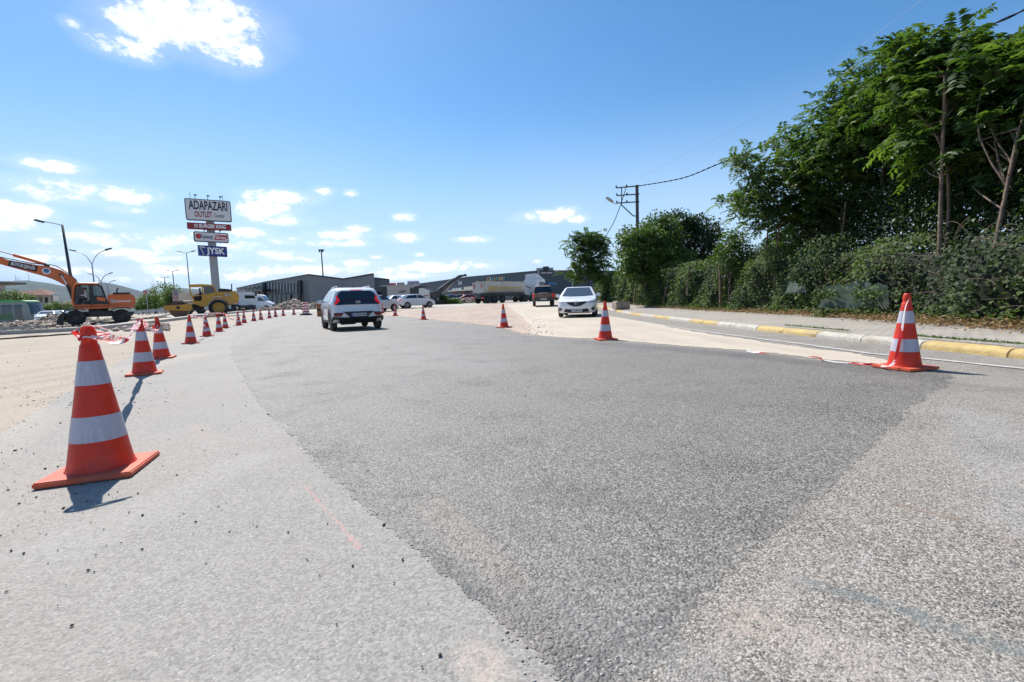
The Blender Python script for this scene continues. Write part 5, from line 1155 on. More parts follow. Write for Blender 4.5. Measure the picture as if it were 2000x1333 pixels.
wallpanel('shop_window', [(732,598,104),(753,597,104),(753,570,104),(732,570,104)], m_shop, hall, .08)
wallpanel('teal_banner', [(753,596,103.8),(764,595.5,103.8),(764,571,103.8),(753,571.5,103.8)], mat('teal_panel', (.03,.16,.22), .6), hall, .3)
# dark navy retail hall
nav = empty('retail_hall', (0, 0, 0), 0, 'long dark navy retail hall with rooftop units behind the tipper lorry', 'building')
n0 = (1052, 110); n1_ = (758, 205); dn = lambda px: lerpd(px, n0, n1_)
facade('side_wall', [(758,563,205),(915,541,dn(915)),(1052,529,110)], m_navy, nav, cap=m_trim)
facade('front_wall', [(1052,529,110),(1118,528.8,110),(1215,529.5,110)], m_navy, nav, cap=m_trim)
B0, B1, B2 = PT3(758,563,205), PT3(1052,529,110), PT3(1215,529.5,110)
MB().add([B0+Vector((0,.2,-.05)), B1+Vector((0,.2,-.05)), B2+Vector((0,.2,-.05)), B2+Vector((0,80,0)), B0+Vector((20,60,0))], [(0,1,2,3,4)]).build('roof', m_trim, nav)
for px in (1052, 1117.8): MB().tube([PT3(px,592,110)+Vector((0,-.15,0)), PT3(px,529.5,110)+Vector((0,-.15,0))], .14, 6).build('downpipe', m_steel, nav)
un = wallpanel('rooftop_unit', [(1048,529,112),(1081,529,112),(1081,522.8,112),(1048,524,112)], m_steel, nav, 0, 3)
wallpanel('fan_unit', [(1061,528,111),(1072,528,111),(1072,520.5,111),(1061,521,111)], m_black, un, 0, 2)
wallpanel('rooftop_unit', [(864,558,dn(864)),(878,556,dn(878)),(878,551,dn(878)),(864,552,dn(864))], m_black, nav, -2, 2)
wallpanel('rooftop_unit', [(880,553,dn(880)),(890,551,dn(890)),(890,545.5,dn(890)),(880,546,dn(880))], m_black, nav, -2, 2)
wallpanel('blue_sign_band', [(1056,557,110),(1088,556,110),(1088,551.5,110),(1056,552.5,110)], mat('blue_band_paint', (.05,.14,.28), .5), nav, .15)
ctr = wallpanel('sign_panel', [(1057,536,110),(1078,535.5,110),(1078,531,110),(1057,531.5,110)], m_trim, nav, .15)
p_ = PT3(1067.5,533.6,110); text_mesh('lettering', 'POSTA GROSS', .42, m_wtxt, nav, p_+Vector((0,-.25,0)), (R(90),0,0), .01)
def face_rot(a, b_): v = b_-a; return math.atan2(v.y, v.x)
a_, b__ = PT3(953,546,dn(953)), PT3(985,545,dn(985)); rz_ = face_rot(a_, b__)
cols = ['colour_orange','colour_cyan','colour_blue','colour_orange2','colour_teal','colour_gold','colour_orange3','colour_teal2']; cc_ = [(.55,.35,.2),(.5,.5,.45),(.05,.30,.45),(.55,.30,.15),(.10,.35,.38),(.5,.36,.12),(.5,.34,.22),(.05,.3,.4)]
for i, ch in enumerate('CIVILPARK'[:8]):
    q = a_.lerp(b__, i/7.); text_mesh('lettering', 'CARAVAN '[i] if i < 7 else 'S', 1.5, mat(cols[i], cc_[i], .6), nav, q+Vector((0,-.4,0)), (R(90),0,rz_), .05, .01)
a_, b__ = PT3(886,566,dn(886)), PT3(900,565,dn(900)); text_mesh('lettering', 'MOLLER MARK', 1.0, m_wtxt, nav, (a_+b__)/2+Vector((0,-.4,0)), (R(90),0,face_rot(a_, b__)), .03)
a_, b__ = PT3(895,554,dn(895)), PT3(903,553,dn(903)); text_mesh('lettering', 'LAR', 1.4, m_wtxt, nav, (a_+b__)/2+Vector((0,-.4,0)), (R(90),0,face_rot(a_, b__)), .03)
wallpanel('awning', [(873,570,dn(873)-3),(924,567,dn(924)-3),(924,565.5,dn(924)-3),(875,568,dn(875)-3)], mat('white_awning', (.65,.64,.6), .6), nav, 0, 3)
wallpanel('shop_front', [(880,586,dn(880)),(912,585,dn(912)),(912,569,dn(912)),(880,570,dn(880))], m_shop, nav, .2)
for px in (885, 901): wallpanel('red_display', [(px,580,dn(px)),(px+5,580,dn(px+5)),(px+5,570,dn(px+5)),(px,570,dn(px))], mat('dull_red', (.22,.05,.06), .6), nav, .4)
wallpanel('cream_sign', [(906,566,dn(906)),(924,565,dn(924)),(924,559.5,dn(924)),(906,561,dn(906))], mat('cream_panel', (.5,.48,.36), .6), nav, .3)
# apartment block and little houses far left
def win(parent, q): 
    o = wallpanel('window', q, m_glass, parent, .1); return o
ap = empty('apartment_building', (0, 0, 0), 0, 'grey cream apartment block with red tiled roof behind the green bus', 'building')
facade('wall', [(-60,556,105),(0,557,110),(10,577,112)][:2], m_pale, ap)
facade('wall', [(8,576,118),(100,577,125)], m_pale, ap); facade('side_wall', [(100,577,125),(112,580,150)], m_pale, ap)
a1, a2 = PT3(4,575,117), PT3(104,577,124)
MB().add([a1+Vector((0,-1,0)), a2+Vector((0,-1,0)), a2+Vector((-6,7,1.1)), a1+Vector((3,7,1.4))], [(0,1,2,3)]).build('roof', mat('roof_tiles', (.20,.085,.06), .85, var=.15, vscale=2), ap)
for px in (64, 77, 88):
    for (t_, b_) in ((581, 592), (598, 606)): win(ap, [(px,b_,121),(px+6,b_,121.4),(px+6,t_,121.4),(px,t_,121)])
MB().box(*sorted((XD(64,119.5), XD(96,121))), 118.5, 121.5, HZ(70,595,120), HZ(70,593.5,120)).build('balcony', m_pale, ap)
tw = empty('apartment_building', (0, 0, 0), 0, 'pale flat roofed block cut by the left edge of the picture', 'building')
facade('wall', [(-40,558,90),(7,559,92)], m_pale, tw); wallpanel('roof_slab', [(-40,557,88),(10,554.5,90),(10,551,90),(-40,549,88)], mat('slab_grey', (.12,.11,.10), .8), tw, 0, 4)
for (px,) in ((-5,),(0,)): win(tw, [(px,590,91.2),(px+4,590,91.4),(px+4,566,91.4),(px,566,91.2)])
def house(label, px0, px1, pyt, d, w, roofh=1.2, wallc=None):
    h = empty('house', (0,0,0), 0, label, 'house')
    a, b_ = PT3(px0, pyt, d), PT3(px1, pyt-1, d); g = float(gz(a.x, a.y))-.2
    MB().add([(a.x,a.y,g),(b_.x,b_.y,g),(b_.x,b_.y,b_.z),(a.x,a.y,a.z),(a.x,a.y+w,g),(b_.x,b_.y+w,g),(b_.x,b_.y+w,b_.z),(a.x,a.y+w,a.z)], [(0,1,2,3),(4,7,6,5),(0,3,7,4),(1,5,6,2),(3,2,6,7)]).build('wall', wallc or m_pale, h)
    MB().add([a+Vector((-.5,-.5,0)), b_+Vector((.5,-.5,0)), b_+Vector((-1.5,w/2,roofh)), a+Vector((1.5,w/2,roofh)), a+Vector((-.5,w+.5,0)), b_+Vector((.5,w+.5,0))], [(0,1,2,3),(5,4,3,2),(0,3,4),(1,5,2)]).build('roof', mat('roof_tiles', (.2,.085,.06), .85), h)
    mx_ = (a+b_)/2; MB().box(mx_.x-1, mx_.x+.2, a.y-.06, a.y-.01, g+1.2, g+2.4).build('window', m_glass, h)
house('small house with a red tiled roof between the apartment block and the excavator', 98, 117, 598, 135, 9)
house('house with a red tiled roof just left of the excavator cab', 128, 143, 595, 150, 9)
# billboards and kiosk between the halls
def board_on_posts(name, label, pxl, pxr, pyt, pyb, d, m, cat='billboard', txt=None, tm=None, d2=None, ts=1.0):
    d2 = d2 or d; a, b_ = PT3(pxl, pyt, d), PT3(pxr, pyt, d2); c_ = PT3(pxl, pyb, d); w = math.hypot(b_.x-a.x, b_.y-a.y); rz = face_rot(a, b_); h = a.z-c_.z; g = float(gz(a.x, a.y))
    r = empty(name, ((a.x+b_.x)/2, (a.y+b_.y)/2, g), rz, label, cat)
    MB().box(-w/2, w/2, -.12, .12, c_.z-g, a.z-g).build('panel', m, r, bevel=.03)
    for x in (-w*.35, w*.35): MB().tube([(x,.2,-.2),(x,.2,c_.z-g+.2)], .12, 8).build('post', m_dsteel, r)
    if txt: text_mesh('lettering', txt, h*ts, tm, r, (0,-.14,(a.z+c_.z)/2-g), (R(90),0,0), .01, .01)
    return r
board_on_posts('billboard', 'white billboard with blue capital letters above the milling machine', 796, 818.5, 549.5, 559.5, 150, mat('board_white', (.5,.5,.52), .6), txt='ZÜBEYDE', tm=mat('blue_lettering', (.05,.05,.28), .6), ts=.6)
board_on_posts('billboard', 'dull grey hoarding left of the blue lettered billboard', 775, 790, 552.5, 560, 150, mat('board_grey', (.33,.31,.30), .6))
board_on_posts('billboard', 'red and white roof sign just right of the grey hall', 761, 773, 553.5, 558.5, 140, mat('board_red', (.55,.06,.06), .5))
k = empty('kiosk', (XD(785, 84), 84, float(gz(XD(785,84),84))), R(-6), 'white site trailer with scribbled writing behind the white saloon', 'trailer')
MB().box(-2.2,2.2,-1.2,1.2,.5,3.5).build('body', mat('trailer_white', (.42,.40,.37), .6, var=.06), k, bevel=.05); MB().box(-3.4,-2.2,-1.0,1.2,.5,3.3).build('dark_end', m_black, k, bevel=.04)
for x in (-1.2, 1.2): wheel(k, x, -1.05, .4, .25, -1)
text_mesh('lettering', 'sahil', .7, m_txt, k, (.6,-1.22,2.4), (R(90),0,0), .01, .005, shear=.3); MB().box(-1.6,1.9,-1.215,-1.2,1.55,1.62).build('line_mark', m_txt, k)
MB().box(-3.4,2.2,-1.25,1.25,3.5,3.6).build('roof', m_steel, k)

# ================================================================ PYLON SIGN
def pylon():
    x, d = XD(425, 82), 82; g = float(gz(x, d)); root = empty('pylon_sign', (x, d, g), 0, 'tall roadside pylon carrying four stacked shop signs on a square grey pole', 'sign')
    m_g = mat('pylon_grey', (.30,.31,.32), .5, var=.05); top_z = HZ(409, 392, 82)-g
    rzp = R(24); yaw = 0
    MB().box(-.48,.48,-.4,.4,-.3,top_z-.5).build('pole', m_g, root)
    m_bw = mat('sign_white_face', (.62,.61,.63), .45); m_rim_ = mat('sign_rim_grey', (.10,.11,.12), .5)
    dl_, dr_ = 80.2, 83.6
    def board(pl, pr, ptl, pbl, name, mface, rim=True, rr_=.3):
        a, b_ = PT3(pl, ptl, dl_), PT3(pr, ptl, dr_); c_ = PT3(pl, pbl, dl_); w = math.hypot(b_.x-a.x, b_.y-a.y); rz = math.atan2(b_.y-a.y, b_.x-a.x); h = a.z-c_.z
        cx, cy, cz = (a.x+b_.x)/2-x, (a.y+b_.y)/2-d, (a.z+c_.z)/2-g
        def rnd_(w_, h_, r): return [(sx_*(w_/2-r)+r*math.cos(t), sz_*(h_/2-r)+r*math.sin(t)) for sx_, sz_, t0_ in ((1,1,0),(-1,1,90),(-1,-1,180),(1,-1,270)) for t in [R(t0_+q) for q in (0,30,60,90)]]
        o = MB().prism(rnd_(w, h, rr_), -.28, .28).build(name, m_rim_ if rim else mface, root); o.location = (cx, cy-.55, cz); o.rotation_euler = (0, 0, rz)
        if rim: MB().prism(rnd_(w-.3, h-.3, rr_*.7), -.30, -.282).build('sign_face', mface, o)
        return o, w, h
    T = (R(90), 0, 0)
    m_nv = mat('navy_lettering', (.012,.015,.035), .5); m_dr = mat('dark_red_lettering', (.22,.012,.02), .5)
    o, w, h = board(364, 453, 389, 431.5, 'main_sign', m_bw)
    text_mesh('lettering', 'ADAPAZARI', 2.05, m_nv, o, (.05,-.31,h*.19), T, .05, .01, fit=w*.84); text_mesh('lettering', 'OUTLET', 1.35, m_dr, o, (-w*.12,-.31,-h*.22), T, .035, .01, fit=w*.38)
    text_mesh('lettering', 'Center', 1.0, m_nv, o, (w*.21,-.31,-h*.24), T, .0, .01, shear=.35, fit=w*.24)
    for xx in (-w*.27, 0, w*.27): MB().tube([(xx,0,h/2),(xx,-.1,h/2+.35),(xx+.1,-.9,h/2+.5)], .05, 6).box(xx-.1,xx+.35,-1.15,-.85,h/2+.4,h/2+.55).build('floodlight', m_black, o)
    for xx, hh in ((-w*.37, 1.2), (w*.33, .9)): MB().tube([(xx,0,h/2),(xx,0,h/2+hh)], .035, 5).build('lightning_rod', m_dsteel, o)
    o, w, h = board(369, 454.5, 436, 448.5, 'red_sign', mat('sign_red', (.26,.018,.022), .45), False, .12)
    text_mesh('lettering', 'BURGER KING', .85, m_wtxt, o, (w*.07,-.31,0), T, .03, .01, fit=w*.6)
    bq = -w*.30
    for z0_, z1_ in ((.12,.3),(-.28,-.12)): MB().box(bq-.3,bq+.3,-.32,-.29,z0_,z1_).build('bun_mark', mat('pale_mark', (.6,.5,.45), .5), o)
    MB().box(bq-.22,bq+.22,-.32,-.29,-.08,.08).build('bun_mark', mat('pale_mark', (.6,.5,.45), .5), o)
    o, w, h = board(381.5, 448.5, 453, 473, 'white_sign', m_bw, True, .25)
    m_rd = mat('bright_red_mark', (.45,.02,.025), .5); MB().lathe([(.001,0),(.42,0),(.42,.02),(.001,.02)], 24, (-w*.37,-.325,.05), 'y').build('red_disc', m_rd, o)
    text_mesh('lettering', 'Tansaş', .88, mat('blue_green_lettering', (.01,.07,.17), .5), o, (-w*.155,-.33,0), T, .015, .01, shear=.15, fit=w*.36)
    MB().prism([(w*.06,-.42),(w*.13,.42),(w*.46,.42),(w*.46,.0),(w*.38,-.42)], -.325, -.30).build('red_panel', m_rd, o); text_mesh('lettering', 'Gross', .72, m_wtxt, o, (w*.26,-.34,-.02), T, .02, .01, shear=.2, fit=w*.3)
    for xx in (-w*.2, w*.25): MB().tube([(xx,0,h/2),(xx,-.6,h/2+.3)], .05, 6).box(xx-.15,xx+.15,-.8,-.55,h/2+.22,h/2+.36).build('floodlight', m_black, o)
    o, w, h = board(390.5, 445, 480, 500.5, 'blue_sign', mat('sign_blue', (.012,.035,.19), .4), False, .04)
    text_mesh('lettering', 'JYSK', 1.45, m_wtxt, o, (w*.09,-.31,0), T, .05, .01, fit=w*.66)
    gs = [(-w*.47,.82),(-w*.40,.88),(-w*.33,.72),(-w*.36,.55),(-w*.44,.40),(-w*.43,.15),(-w*.38,-.2),(-w*.35,-.85)]
    mb = MB(); mb.tube([(p_[0],-.3,p_[1]*h/2) for p_ in gs], .055, 6); mb.tube([(-w*.33,-.3,.36*h),(-w*.26,-.3,.30*h),(-w*.34,-.3,.27*h)], .05, 6); mb.tube([(-w*.47,-.3,.3*h),(-w*.40,-.3,.36*h)], .05, 6); mb.build('goose_mark', m_wtxt, o)
pylon()

# ================================================================ LAMPS, POLES, SIGNS
def lamp_double(label, px, ptop, d, w_px, curved, pbase=600):
    x = XD(px, d, ptop); g = float(gz(x, d)); H_ = HZ(px, ptop, d)-g; s_ = d/889.; w = w_px*s_
    root = empty('street_lamp', (x, d, g), 0, label, 'street lamp', 'double arm street lamps')
    if curved:
        zf = H_-w*.75; MB().tube([(0,0,-.2),(0,0,zf*.5),(0,0,zf)], [.14*s_*12, .11*s_*12, .08*s_*12], 8).build('pole', m_steel, root, smooth=True)
        for sd in (-1, 1):
            pts = [(0,0,zf),(sd*w*.15,0,zf+w*.3),(sd*w*.42,0,zf+w*.58),(sd*w*.8,0,zf+w*.72)]; MB().tube(spline(pts, 5), .055*s_*12, 6).build('arm', m_steel, root, smooth=True)
            MB().prism([(sd*w*.78,zf+w*.70),(sd*w*1.05,zf+w*.77),(sd*w*1.1,zf+w*.83),(sd*w*.8,zf+w*.77)], -.15, .15).build('lamp_head', m_dsteel, root)
    else:
        MB().tube([(0,0,-.2),(0,0,H_)], [.12*s_*12, .06*s_*12], 8).build('pole', m_steel, root, smooth=True)
        for sd in (-1, 1):
            MB().tube([(0,0,H_-.05),(sd*w*.6,0,H_+w*.10)], .045*s_*12, 6).build('arm', m_steel, root); MB().prism([(sd*w*.58,H_+w*.06),(sd*w,H_+w*.16),(sd*w,H_+w*.22),(sd*w*.6,H_+w*.14)], -.15, .15).build('lamp_head', m_dsteel, root)
    return root
lamp_double('nearest curved double arm street lamp behind the excavator boom', 176.5, 489, 62, 37, True)
lamp_double('second curved double arm street lamp, above the excavator cab', 195.5, 535, 105, 22, True)
lamp_double('third and smallest curved double arm lamp, right of the excavator cab', 209, 549, 150, 15, True)
lamp_double('tall straight double arm lamp left of the pylon sign', 364, 494, 72, 17, False)
lamp_double('smaller straight double arm lamp above the round trees', 337, 530, 115, 12, False)
lamp_double('faint far double arm lamp at the left end of the round trees', 321, 543, 160, 9, False)
root = empty('street_lamp', (XD(138, 45), 45, 0), 0, 'tall single arm street lamp leaning behind the excavator boom', 'street lamp')
tpx = PT3(121.5, 440, 45); bpx = PT3(141, 560, 45); tl = (tpx.x-root.location.x, 0, tpx.z); bl = (bpx.x-root.location.x, 0, 0.0)
bl = (tl[0]+(bpx.x-tpx.x)*(tl[2])/(tpx.z-bpx.z), 0, 0); hd = PT3(83, 432.5, 45); he = PT3(68, 431, 45); hl_ = lambda p: (p.x-root.location.x, 0, p.z)
MB().tube([bl, tl], [.17, .09], 8).build('pole', m_dsteel, root, smooth=True); MB().tube([tl, hl_(hd)], .045, 6).build('arm', m_steel, root); MB().prism([(hl_(he)[0], hl_(he)[2]-.02), (hl_(he)[0]+.2, hl_(he)[2]+.12), (hl_(hd)[0], hl_(hd)[2]+.05), (hl_(hd)[0], hl_(hd)[2]-.16)], -.18, .18).build('lamp_head', m_dsteel, root)
x = XD(635, 150); root = empty('floodlight_mast', (x, 150, 1.3), 0, 'thin floodlight mast rising behind the grey hall roof', 'lamp mast')
hz_ = HZ(633, 489, 150)-1.3; MB().tube([(0,0,0),(0,0,hz_)], [.28,.18], 8).build('pole', m_dsteel, root); MB().box(-.85,.85,-.3,.3,hz_-.1,hz_+.25).box(-.7,-.35,-.4,0,hz_-.6,hz_-.1).box(.35,.7,-.4,0,hz_-.6,hz_-.1).build('lamp_head', m_dsteel, root)
# utility pole with three cross arms, lamp and cables
px0_, dpo = 1245.5, 38; x = XD(px0_, dpo, 430); g = float(gz(x, dpo)); ZP = lambda py, px=1245: HZ(px, py, dpo)-g
UPOLE = empty('utility_pole', (x, dpo, g), 0, 'dark utility pole with three cross arms and a street lamp above the roadside trees', 'utility pole'); XP = lambda px, py=400: float(PD(px, py, dpo)[0])-x
MB().tube([(0,0,-.2),(XP(1244,362),0,ZP(362))], [.15,.13], 8).build('pole', m_dsteel, UPOLE)
for (pa, pb) in (((1203,368),(1248,364)),((1204,383),(1248,380)),((1204,397.5),(1248,395))):
    arm = MB().tube([(XP(*pa),-.1,HZ(*pa,dpo)-g),(XP(*pb),-.1,HZ(*pb,dpo)-g)], .05, 6).build('cross_arm', m_dsteel, UPOLE)
    for t in (0, .45): q_ = Vector((XP(*pa),-.1,HZ(*pa,dpo)-g)).lerp(Vector((XP(*pb),-.1,HZ(*pb,dpo)-g)), t); MB().lathe([(.03,.03),(.07,.06),(.05,.12),(.07,.16),(.02,.2)], 8, tuple(q_)).build('insulator', m_black, arm)
MB().tube([(XP(1213.5,367),-.1,ZP(367)),(XP(1213.5,400),-.1,ZP(400))], .04, 6).build('cross_arm_link', m_dsteel, UPOLE); MB().tube([(XP(1213,400),-.1,ZP(400)),(XP(1236,422),-.1,ZP(422)),(XP(1245,423),0,ZP(423))], .045, 6).build('brace', m_dsteel, UPOLE)
MB().tube([(XP(1205,398),-.1,ZP(398)),(XP(1198,397),-.1,ZP(397))], .03, 6).build('lamp_arm', m_steel, UPOLE)
lh = MB(); V_, F_ = ICO[2]; aa = -.62; lh.add([(XP(1190,390)+(v[0]*.42*math.cos(aa)-v[2]*.12*math.sin(aa)), v[1]*.18-.1, ZP(391,1190)+(v[0]*.42*math.sin(aa)+v[2]*.12*math.cos(aa))) for v in V_], F_); lh.build('lamp_head', m_steel, UPOLE, smooth=True)
P0 = Vector((x, dpo, g+ZP(364)))
wire = [P0, Vector(PD(1330,349,33)), Vector(PD(1400,322,29)), Vector(PD(1465,296,26)), Vector(PD(1560,250,23.3)), Vector(PD(1700,173,19.8)), Vector(PD(1905,65,16)), Vector(PD(2000,20,14.7)), Vector(PD(2250,-110,11.9)), Vector((19.5,6,11.2))]
mb = MB(); W_ = spline(wire, 40); cur = [[], []]; s_ = 0
for i, p in enumerate(W_):
    if i: s_ += (p-W_[i-1]).length
    a = s_*5; o_ = Vector((math.cos(a)*.022, 0, math.sin(a)*.022)); cur[0].append(p+o_); cur[1].append(p-o_)
mb.tube(cur[0], .022, 5); mb.tube(cur[1], .022, 5); tag(mb.build('overhead_cable', mat('cable_sheath', (.02,.02,.022), .95, spec=.1)), 'twisted black overhead cable running from the utility pole over the trees', 'cable')
mb = MB(); mb.tube(spline([Vector(PD(1223,366,38)), Vector(PD(1214,395,37.6)), Vector(PD(1203,425,37.3)), Vector(PD(1192,447,37)), Vector(PD(1181,464,36.8)), Vector(PD(1172,472,36.5))], 6), .03, 5); tag(mb.build('service_cable', m_black), 'slack dark cable dropping from the utility pole to the left tree', 'cable')
mb = MB(); mb.tube(spline([Vector(PD(1246,350,39)), Vector(PD(1400,270,34)), Vector(PD(1560,180,30)), Vector(PD(1700,75,26)), Vector(PD(1800,0,24)), Vector(PD(1950,-120,21))], 10), .007, 4); tag(mb.build('thin_wire', mat('pale_wire', (.5,.5,.5), .5)), 'thin pale wire crossing the blue sky above the twisted cable', 'wire')
# road signs
def roadsign(name, label, pxl, pxr, pyt, pyb, d, rz=0):
    a, b_ = PT3(pxl, pyt, d), PT3(pxr, pyt, d); c_ = PT3(pxl, pyb, d); g = float(gz(a.x, a.y)); w = (b_.x-a.x)/math.cos(rz); r = empty(name, ((a.x+b_.x)/2, d, g), rz, label, 'road sign')
    MB().tube([(0,.06,-.2),(0,.06,a.z-g-.1)], .05, 8).build('post', m_steel, r); MB().box(-w/2,w/2,-.03,.03,c_.z-g,a.z-g).build('panel', mat('sign_white', (.5,.5,.5), .5), r); return r, w, c_.z-g, a.z-g
m_sr = mat('sign_ring_red', (.42,.03,.04), .5)
r, w, z0, z1 = roadsign('road_sign', 'small white road sign with a red disc left of the round trees', 278, 291, 567.5, 575.5, 70)
MB().lathe([(.001,0),(.28,0),(.28,.02),(.001,.02)], 20, (-.1,-.055,(z0+z1)/2), 'y').build('red_disc', m_sr, r); MB().box(-.25,.05,-.07,-.06,(z0+z1)/2-.05,(z0+z1)/2+.05).build('white_bar', m_wtxt, r)
r, w, z0, z1 = roadsign('road_sign', 'white notice with three text lines over a no overtaking ring beside the roller', 336, 349, 566, 588.5, 47)
for i, s_ in enumerate(('DİKKAT','YOLDA','ÇALIŞMA')): text_mesh('lettering', s_, .17, m_txt, r, (0,-.04,z1-.13-i*.17), (R(90),0,0), .006, .002)
MB().lathe([(.19,0),(.26,0),(.26,.02),(.19,.02)], 24, (0,-.055,z0+.33), 'y', True).build('red_ring', m_sr, r)
for xx in (-.07,.07): MB().box(xx-.05,xx+.05,-.05,-.04,z0+.27,z0+.37).build('car_mark', m_txt if xx > 0 else m_sr, r)
# ================================================================ RUBBLE, MEDIAN
def mound(name, label, pxl, pxr, pytop, pybase, d, depth=3, n=500, rs=(.08,.3), seed=1, m=None, cat='rubble pile', prof=None):
    x0, x1 = XD(pxl, d), XD(pxr, d); g = float(gz((x0+x1)/2, d)); hmax = HZ((pxl+pxr)/2, pytop, d)-g; rr_ = random.Random(seed)
    r = empty(name, ((x0+x1)/2, d, g), 0, label, cat); w = (x1-x0)/2
    def hh(u, v): return max(0, (prof(u) if prof else (1-abs(u)**1.7))*(1-abs(v)**2))*hmax
    V = []; F = []; nu, nv = 40, 14
    for i in range(nu):
        for j in range(nv):
            u_, v_ = -1+2*i/(nu-1), -1+2*j/(nv-1); V.append((u_*w, v_*depth, hh(u_, v_)*(.9+.2*rr_.random())-.03))
            if i and j: F.append(((i-1)*nv+j-1, i*nv+j-1, i*nv+j, (i-1)*nv+j))
    MB().add(V, F).build('heap', m or mat('rubble_earth', (.30,.24,.18), .95, var=.35, vscale=1.5), r)
    P = []; S_ = []
    for _ in range(n):
        u_, v_ = rr_.uniform(-1.05,1.05), rr_.uniform(-1.05,1.0); s_ = rr_.uniform(*rs)*rr_.random()**1.5+rs[0]*.5; P.append((u_*w, v_*depth, hh(min(1,abs(u_))*(1 if u_ > 0 else -1), max(-1,min(1,v_)))+s_*.1)); S_.append(s_)
    o = scatter_rocks('broken_stones', P, S_, m_rub, 0, 0, .75, kindname=None, parent=r); o['kind'] = 'stuff'; return r
mound('rubble_pile', 'grey rubble mound in front of the glass front of the grey hall', 540, 606, 589, 606, 66, 3.5, 900, (.08,.3), 2)
mound('rubble_pile', 'low brown rubble heap between the red and white barriers and the white crossover', 604, 634, 593, 604, 62, 2.5, 500, (.08,.28), 3)
mound('rubble_pile', 'long heap of broken concrete in front of the green bus', -60, 128, 629, 641, 42, 2.5, 1600, (.06,.22), 4, prof=lambda u: .55+.35*math.sin(u*5+1)-.5*max(0, abs(u)-.8)*3)
mound('rubble_pile', 'brown heap beside the dozer blade of the excavator', 84, 140, 614, 634, 47, 2.5, 900, (.06,.24), 5, prof=lambda u: (1-abs(u))**.8 if u < 0 else 1-.4*u)
mound('rubble_pile', 'low dirt heap under the tail of the orange excavator', 196, 306, 622, 631, 46, 2.5, 700, (.06,.2), 6, prof=lambda u: .5+.4*math.cos(u*7))
mound('rubble_pile', 'stony bank with pale stones below the row of parked cars', 884, 932, 583.5, 592, 74, 1.5, 500, (.08,.3), 7, prof=lambda u: .9)
mound('rubble_pile', 'low stony heap between the roller and the white van', 462, 546, 602, 612, 64, 2, 500, (.06,.25), 8, prof=lambda u: .5+.3*math.sin(u*6))
# broken median kerbs along the pit on the left
def strip(name, label, pts, w, h, m, cat='kerb', zo=.0):
    P = densify([G(*p) for p in pts], 0, .02, closed=False); V = []; F = []
    for i, p in enumerate(P):
        a = np.array(P[min(i+1, len(P)-1)])-np.array(P[max(i-1, 0)]); nr = np.array([-a[1], a[0]])/np.linalg.norm(a); jj = random.gauss(0, .02)
        z = float(gz(*p))
        for q, hh in ((0, -.02), (0.02, h), (w, h+jj*.5), (w+.05, -.02)): e = np.array(p)+nr*(q+jj); V.append((e[0], e[1], z+hh+zo))
        if i: F += [((i-1)*4+k, i*4+k, i*4+k+1, (i-1)*4+k+1) for k in range(3)]
    o = MB().add(V, F).build(name, m); return tag(o, kind='structure')
m_conc = mat('broken_concrete', (.40,.37,.32), .9, var=.2, vscale=1.5, dirt=.4, bump=.4, bscale=8); m_edge = mat('earth_and_shade_brown', (.10,.075,.055), .95, var=.4, vscale=2)
strip('median_kerb', '', [(-160,664),(0,655),(90,650.5),(190,645.5),(290,633.5),(420,617),(520,608)], .9, .20, m_conc)
strip('trench_edge_shade', '', [(-160,672),(0,664),(100,657),(190,650),(260,642),(330,633)], .25, .06, m_edge)  # dark earth lip; the shaded drop side is put into its colour
strip('median_kerb', '', [(-160,652),(0,645.5),(90,641),(110,639)], .5, .22, m_conc); strip('median_kerb', '', [(196,635),(300,622),(400,611)], .6, .18, m_conc)
pts = np.array([G(random.uniform(-120, 330), random.uniform(0, 1)**1.3*14+634+(330-max(0, 0))*0) for _ in range(900)]); 
pts = np.array([(p[0], p[1]) for p in pts]); sz = np.clip(rng.lognormal(-2.7, .5, len(pts)), .03, .22); scatter_rocks('median_rubble', pts, sz, m_rub, 0, .02, .7)
# striped barriers by the rubble
for px, lab in ((593.5, 'left one of two red and white striped barrier posts on black feet'), (600, 'right one of two red and white striped barrier posts on black feet')):
    d = 38; xx = XD(px, d); g = float(gz(xx, d)); r = empty('barrier_post', (xx, d, g+.01), R(10), lab, 'barrier post', 'striped barrier posts')
    mb = MB().box(-.13,.13,-.02,.02,.12,1.05).build('panel', m_tw, r)
    for k_ in range(4): MB().add([(-.13,-.024,.18+k_*.22),(.13,-.024,.28+k_*.22),(.13,-.024,.39+k_*.22),(-.13,-.024,.29+k_*.22)], [(0,1,2,3)]).build('red_stripe', m_tr, mb)
    MB().prism([(-.35,0),(-.3,.1),(-.08,.14),(.08,.14),(.3,.1),(.35,0)], -.2, .2).build('foot', m_black, r, bevel=.02)
r = empty('construction_drum', (XD(626,34), 34, float(gz(XD(626,34),34))+.01), 0, 'orange brown drum showing just left of the white crossover', 'drum'); m_dr_ = mat('rusty_orange', (.38,.14,.04), .7, var=.3, vscale=5)
MB().lathe([(.01,0),(.27,0),(.28,.05),(.27,.3),(.285,.32),(.27,.34),(.27,.62),(.285,.64),(.27,.66),(.27,.93),(.24,.95),(.01,.94)], 20).build('drum_shell', m_dr_, r, smooth=40); MB().lathe([(.275,.40),(.275,.55)], 20).build('dark_band', m_black, r)
r = empty('concrete_block', (XD(1213,26), 26, float(gz(XD(1213,26),26))+.125), R(12), 'weathered concrete planter block standing on the sidewalk at the hedge end', 'block')
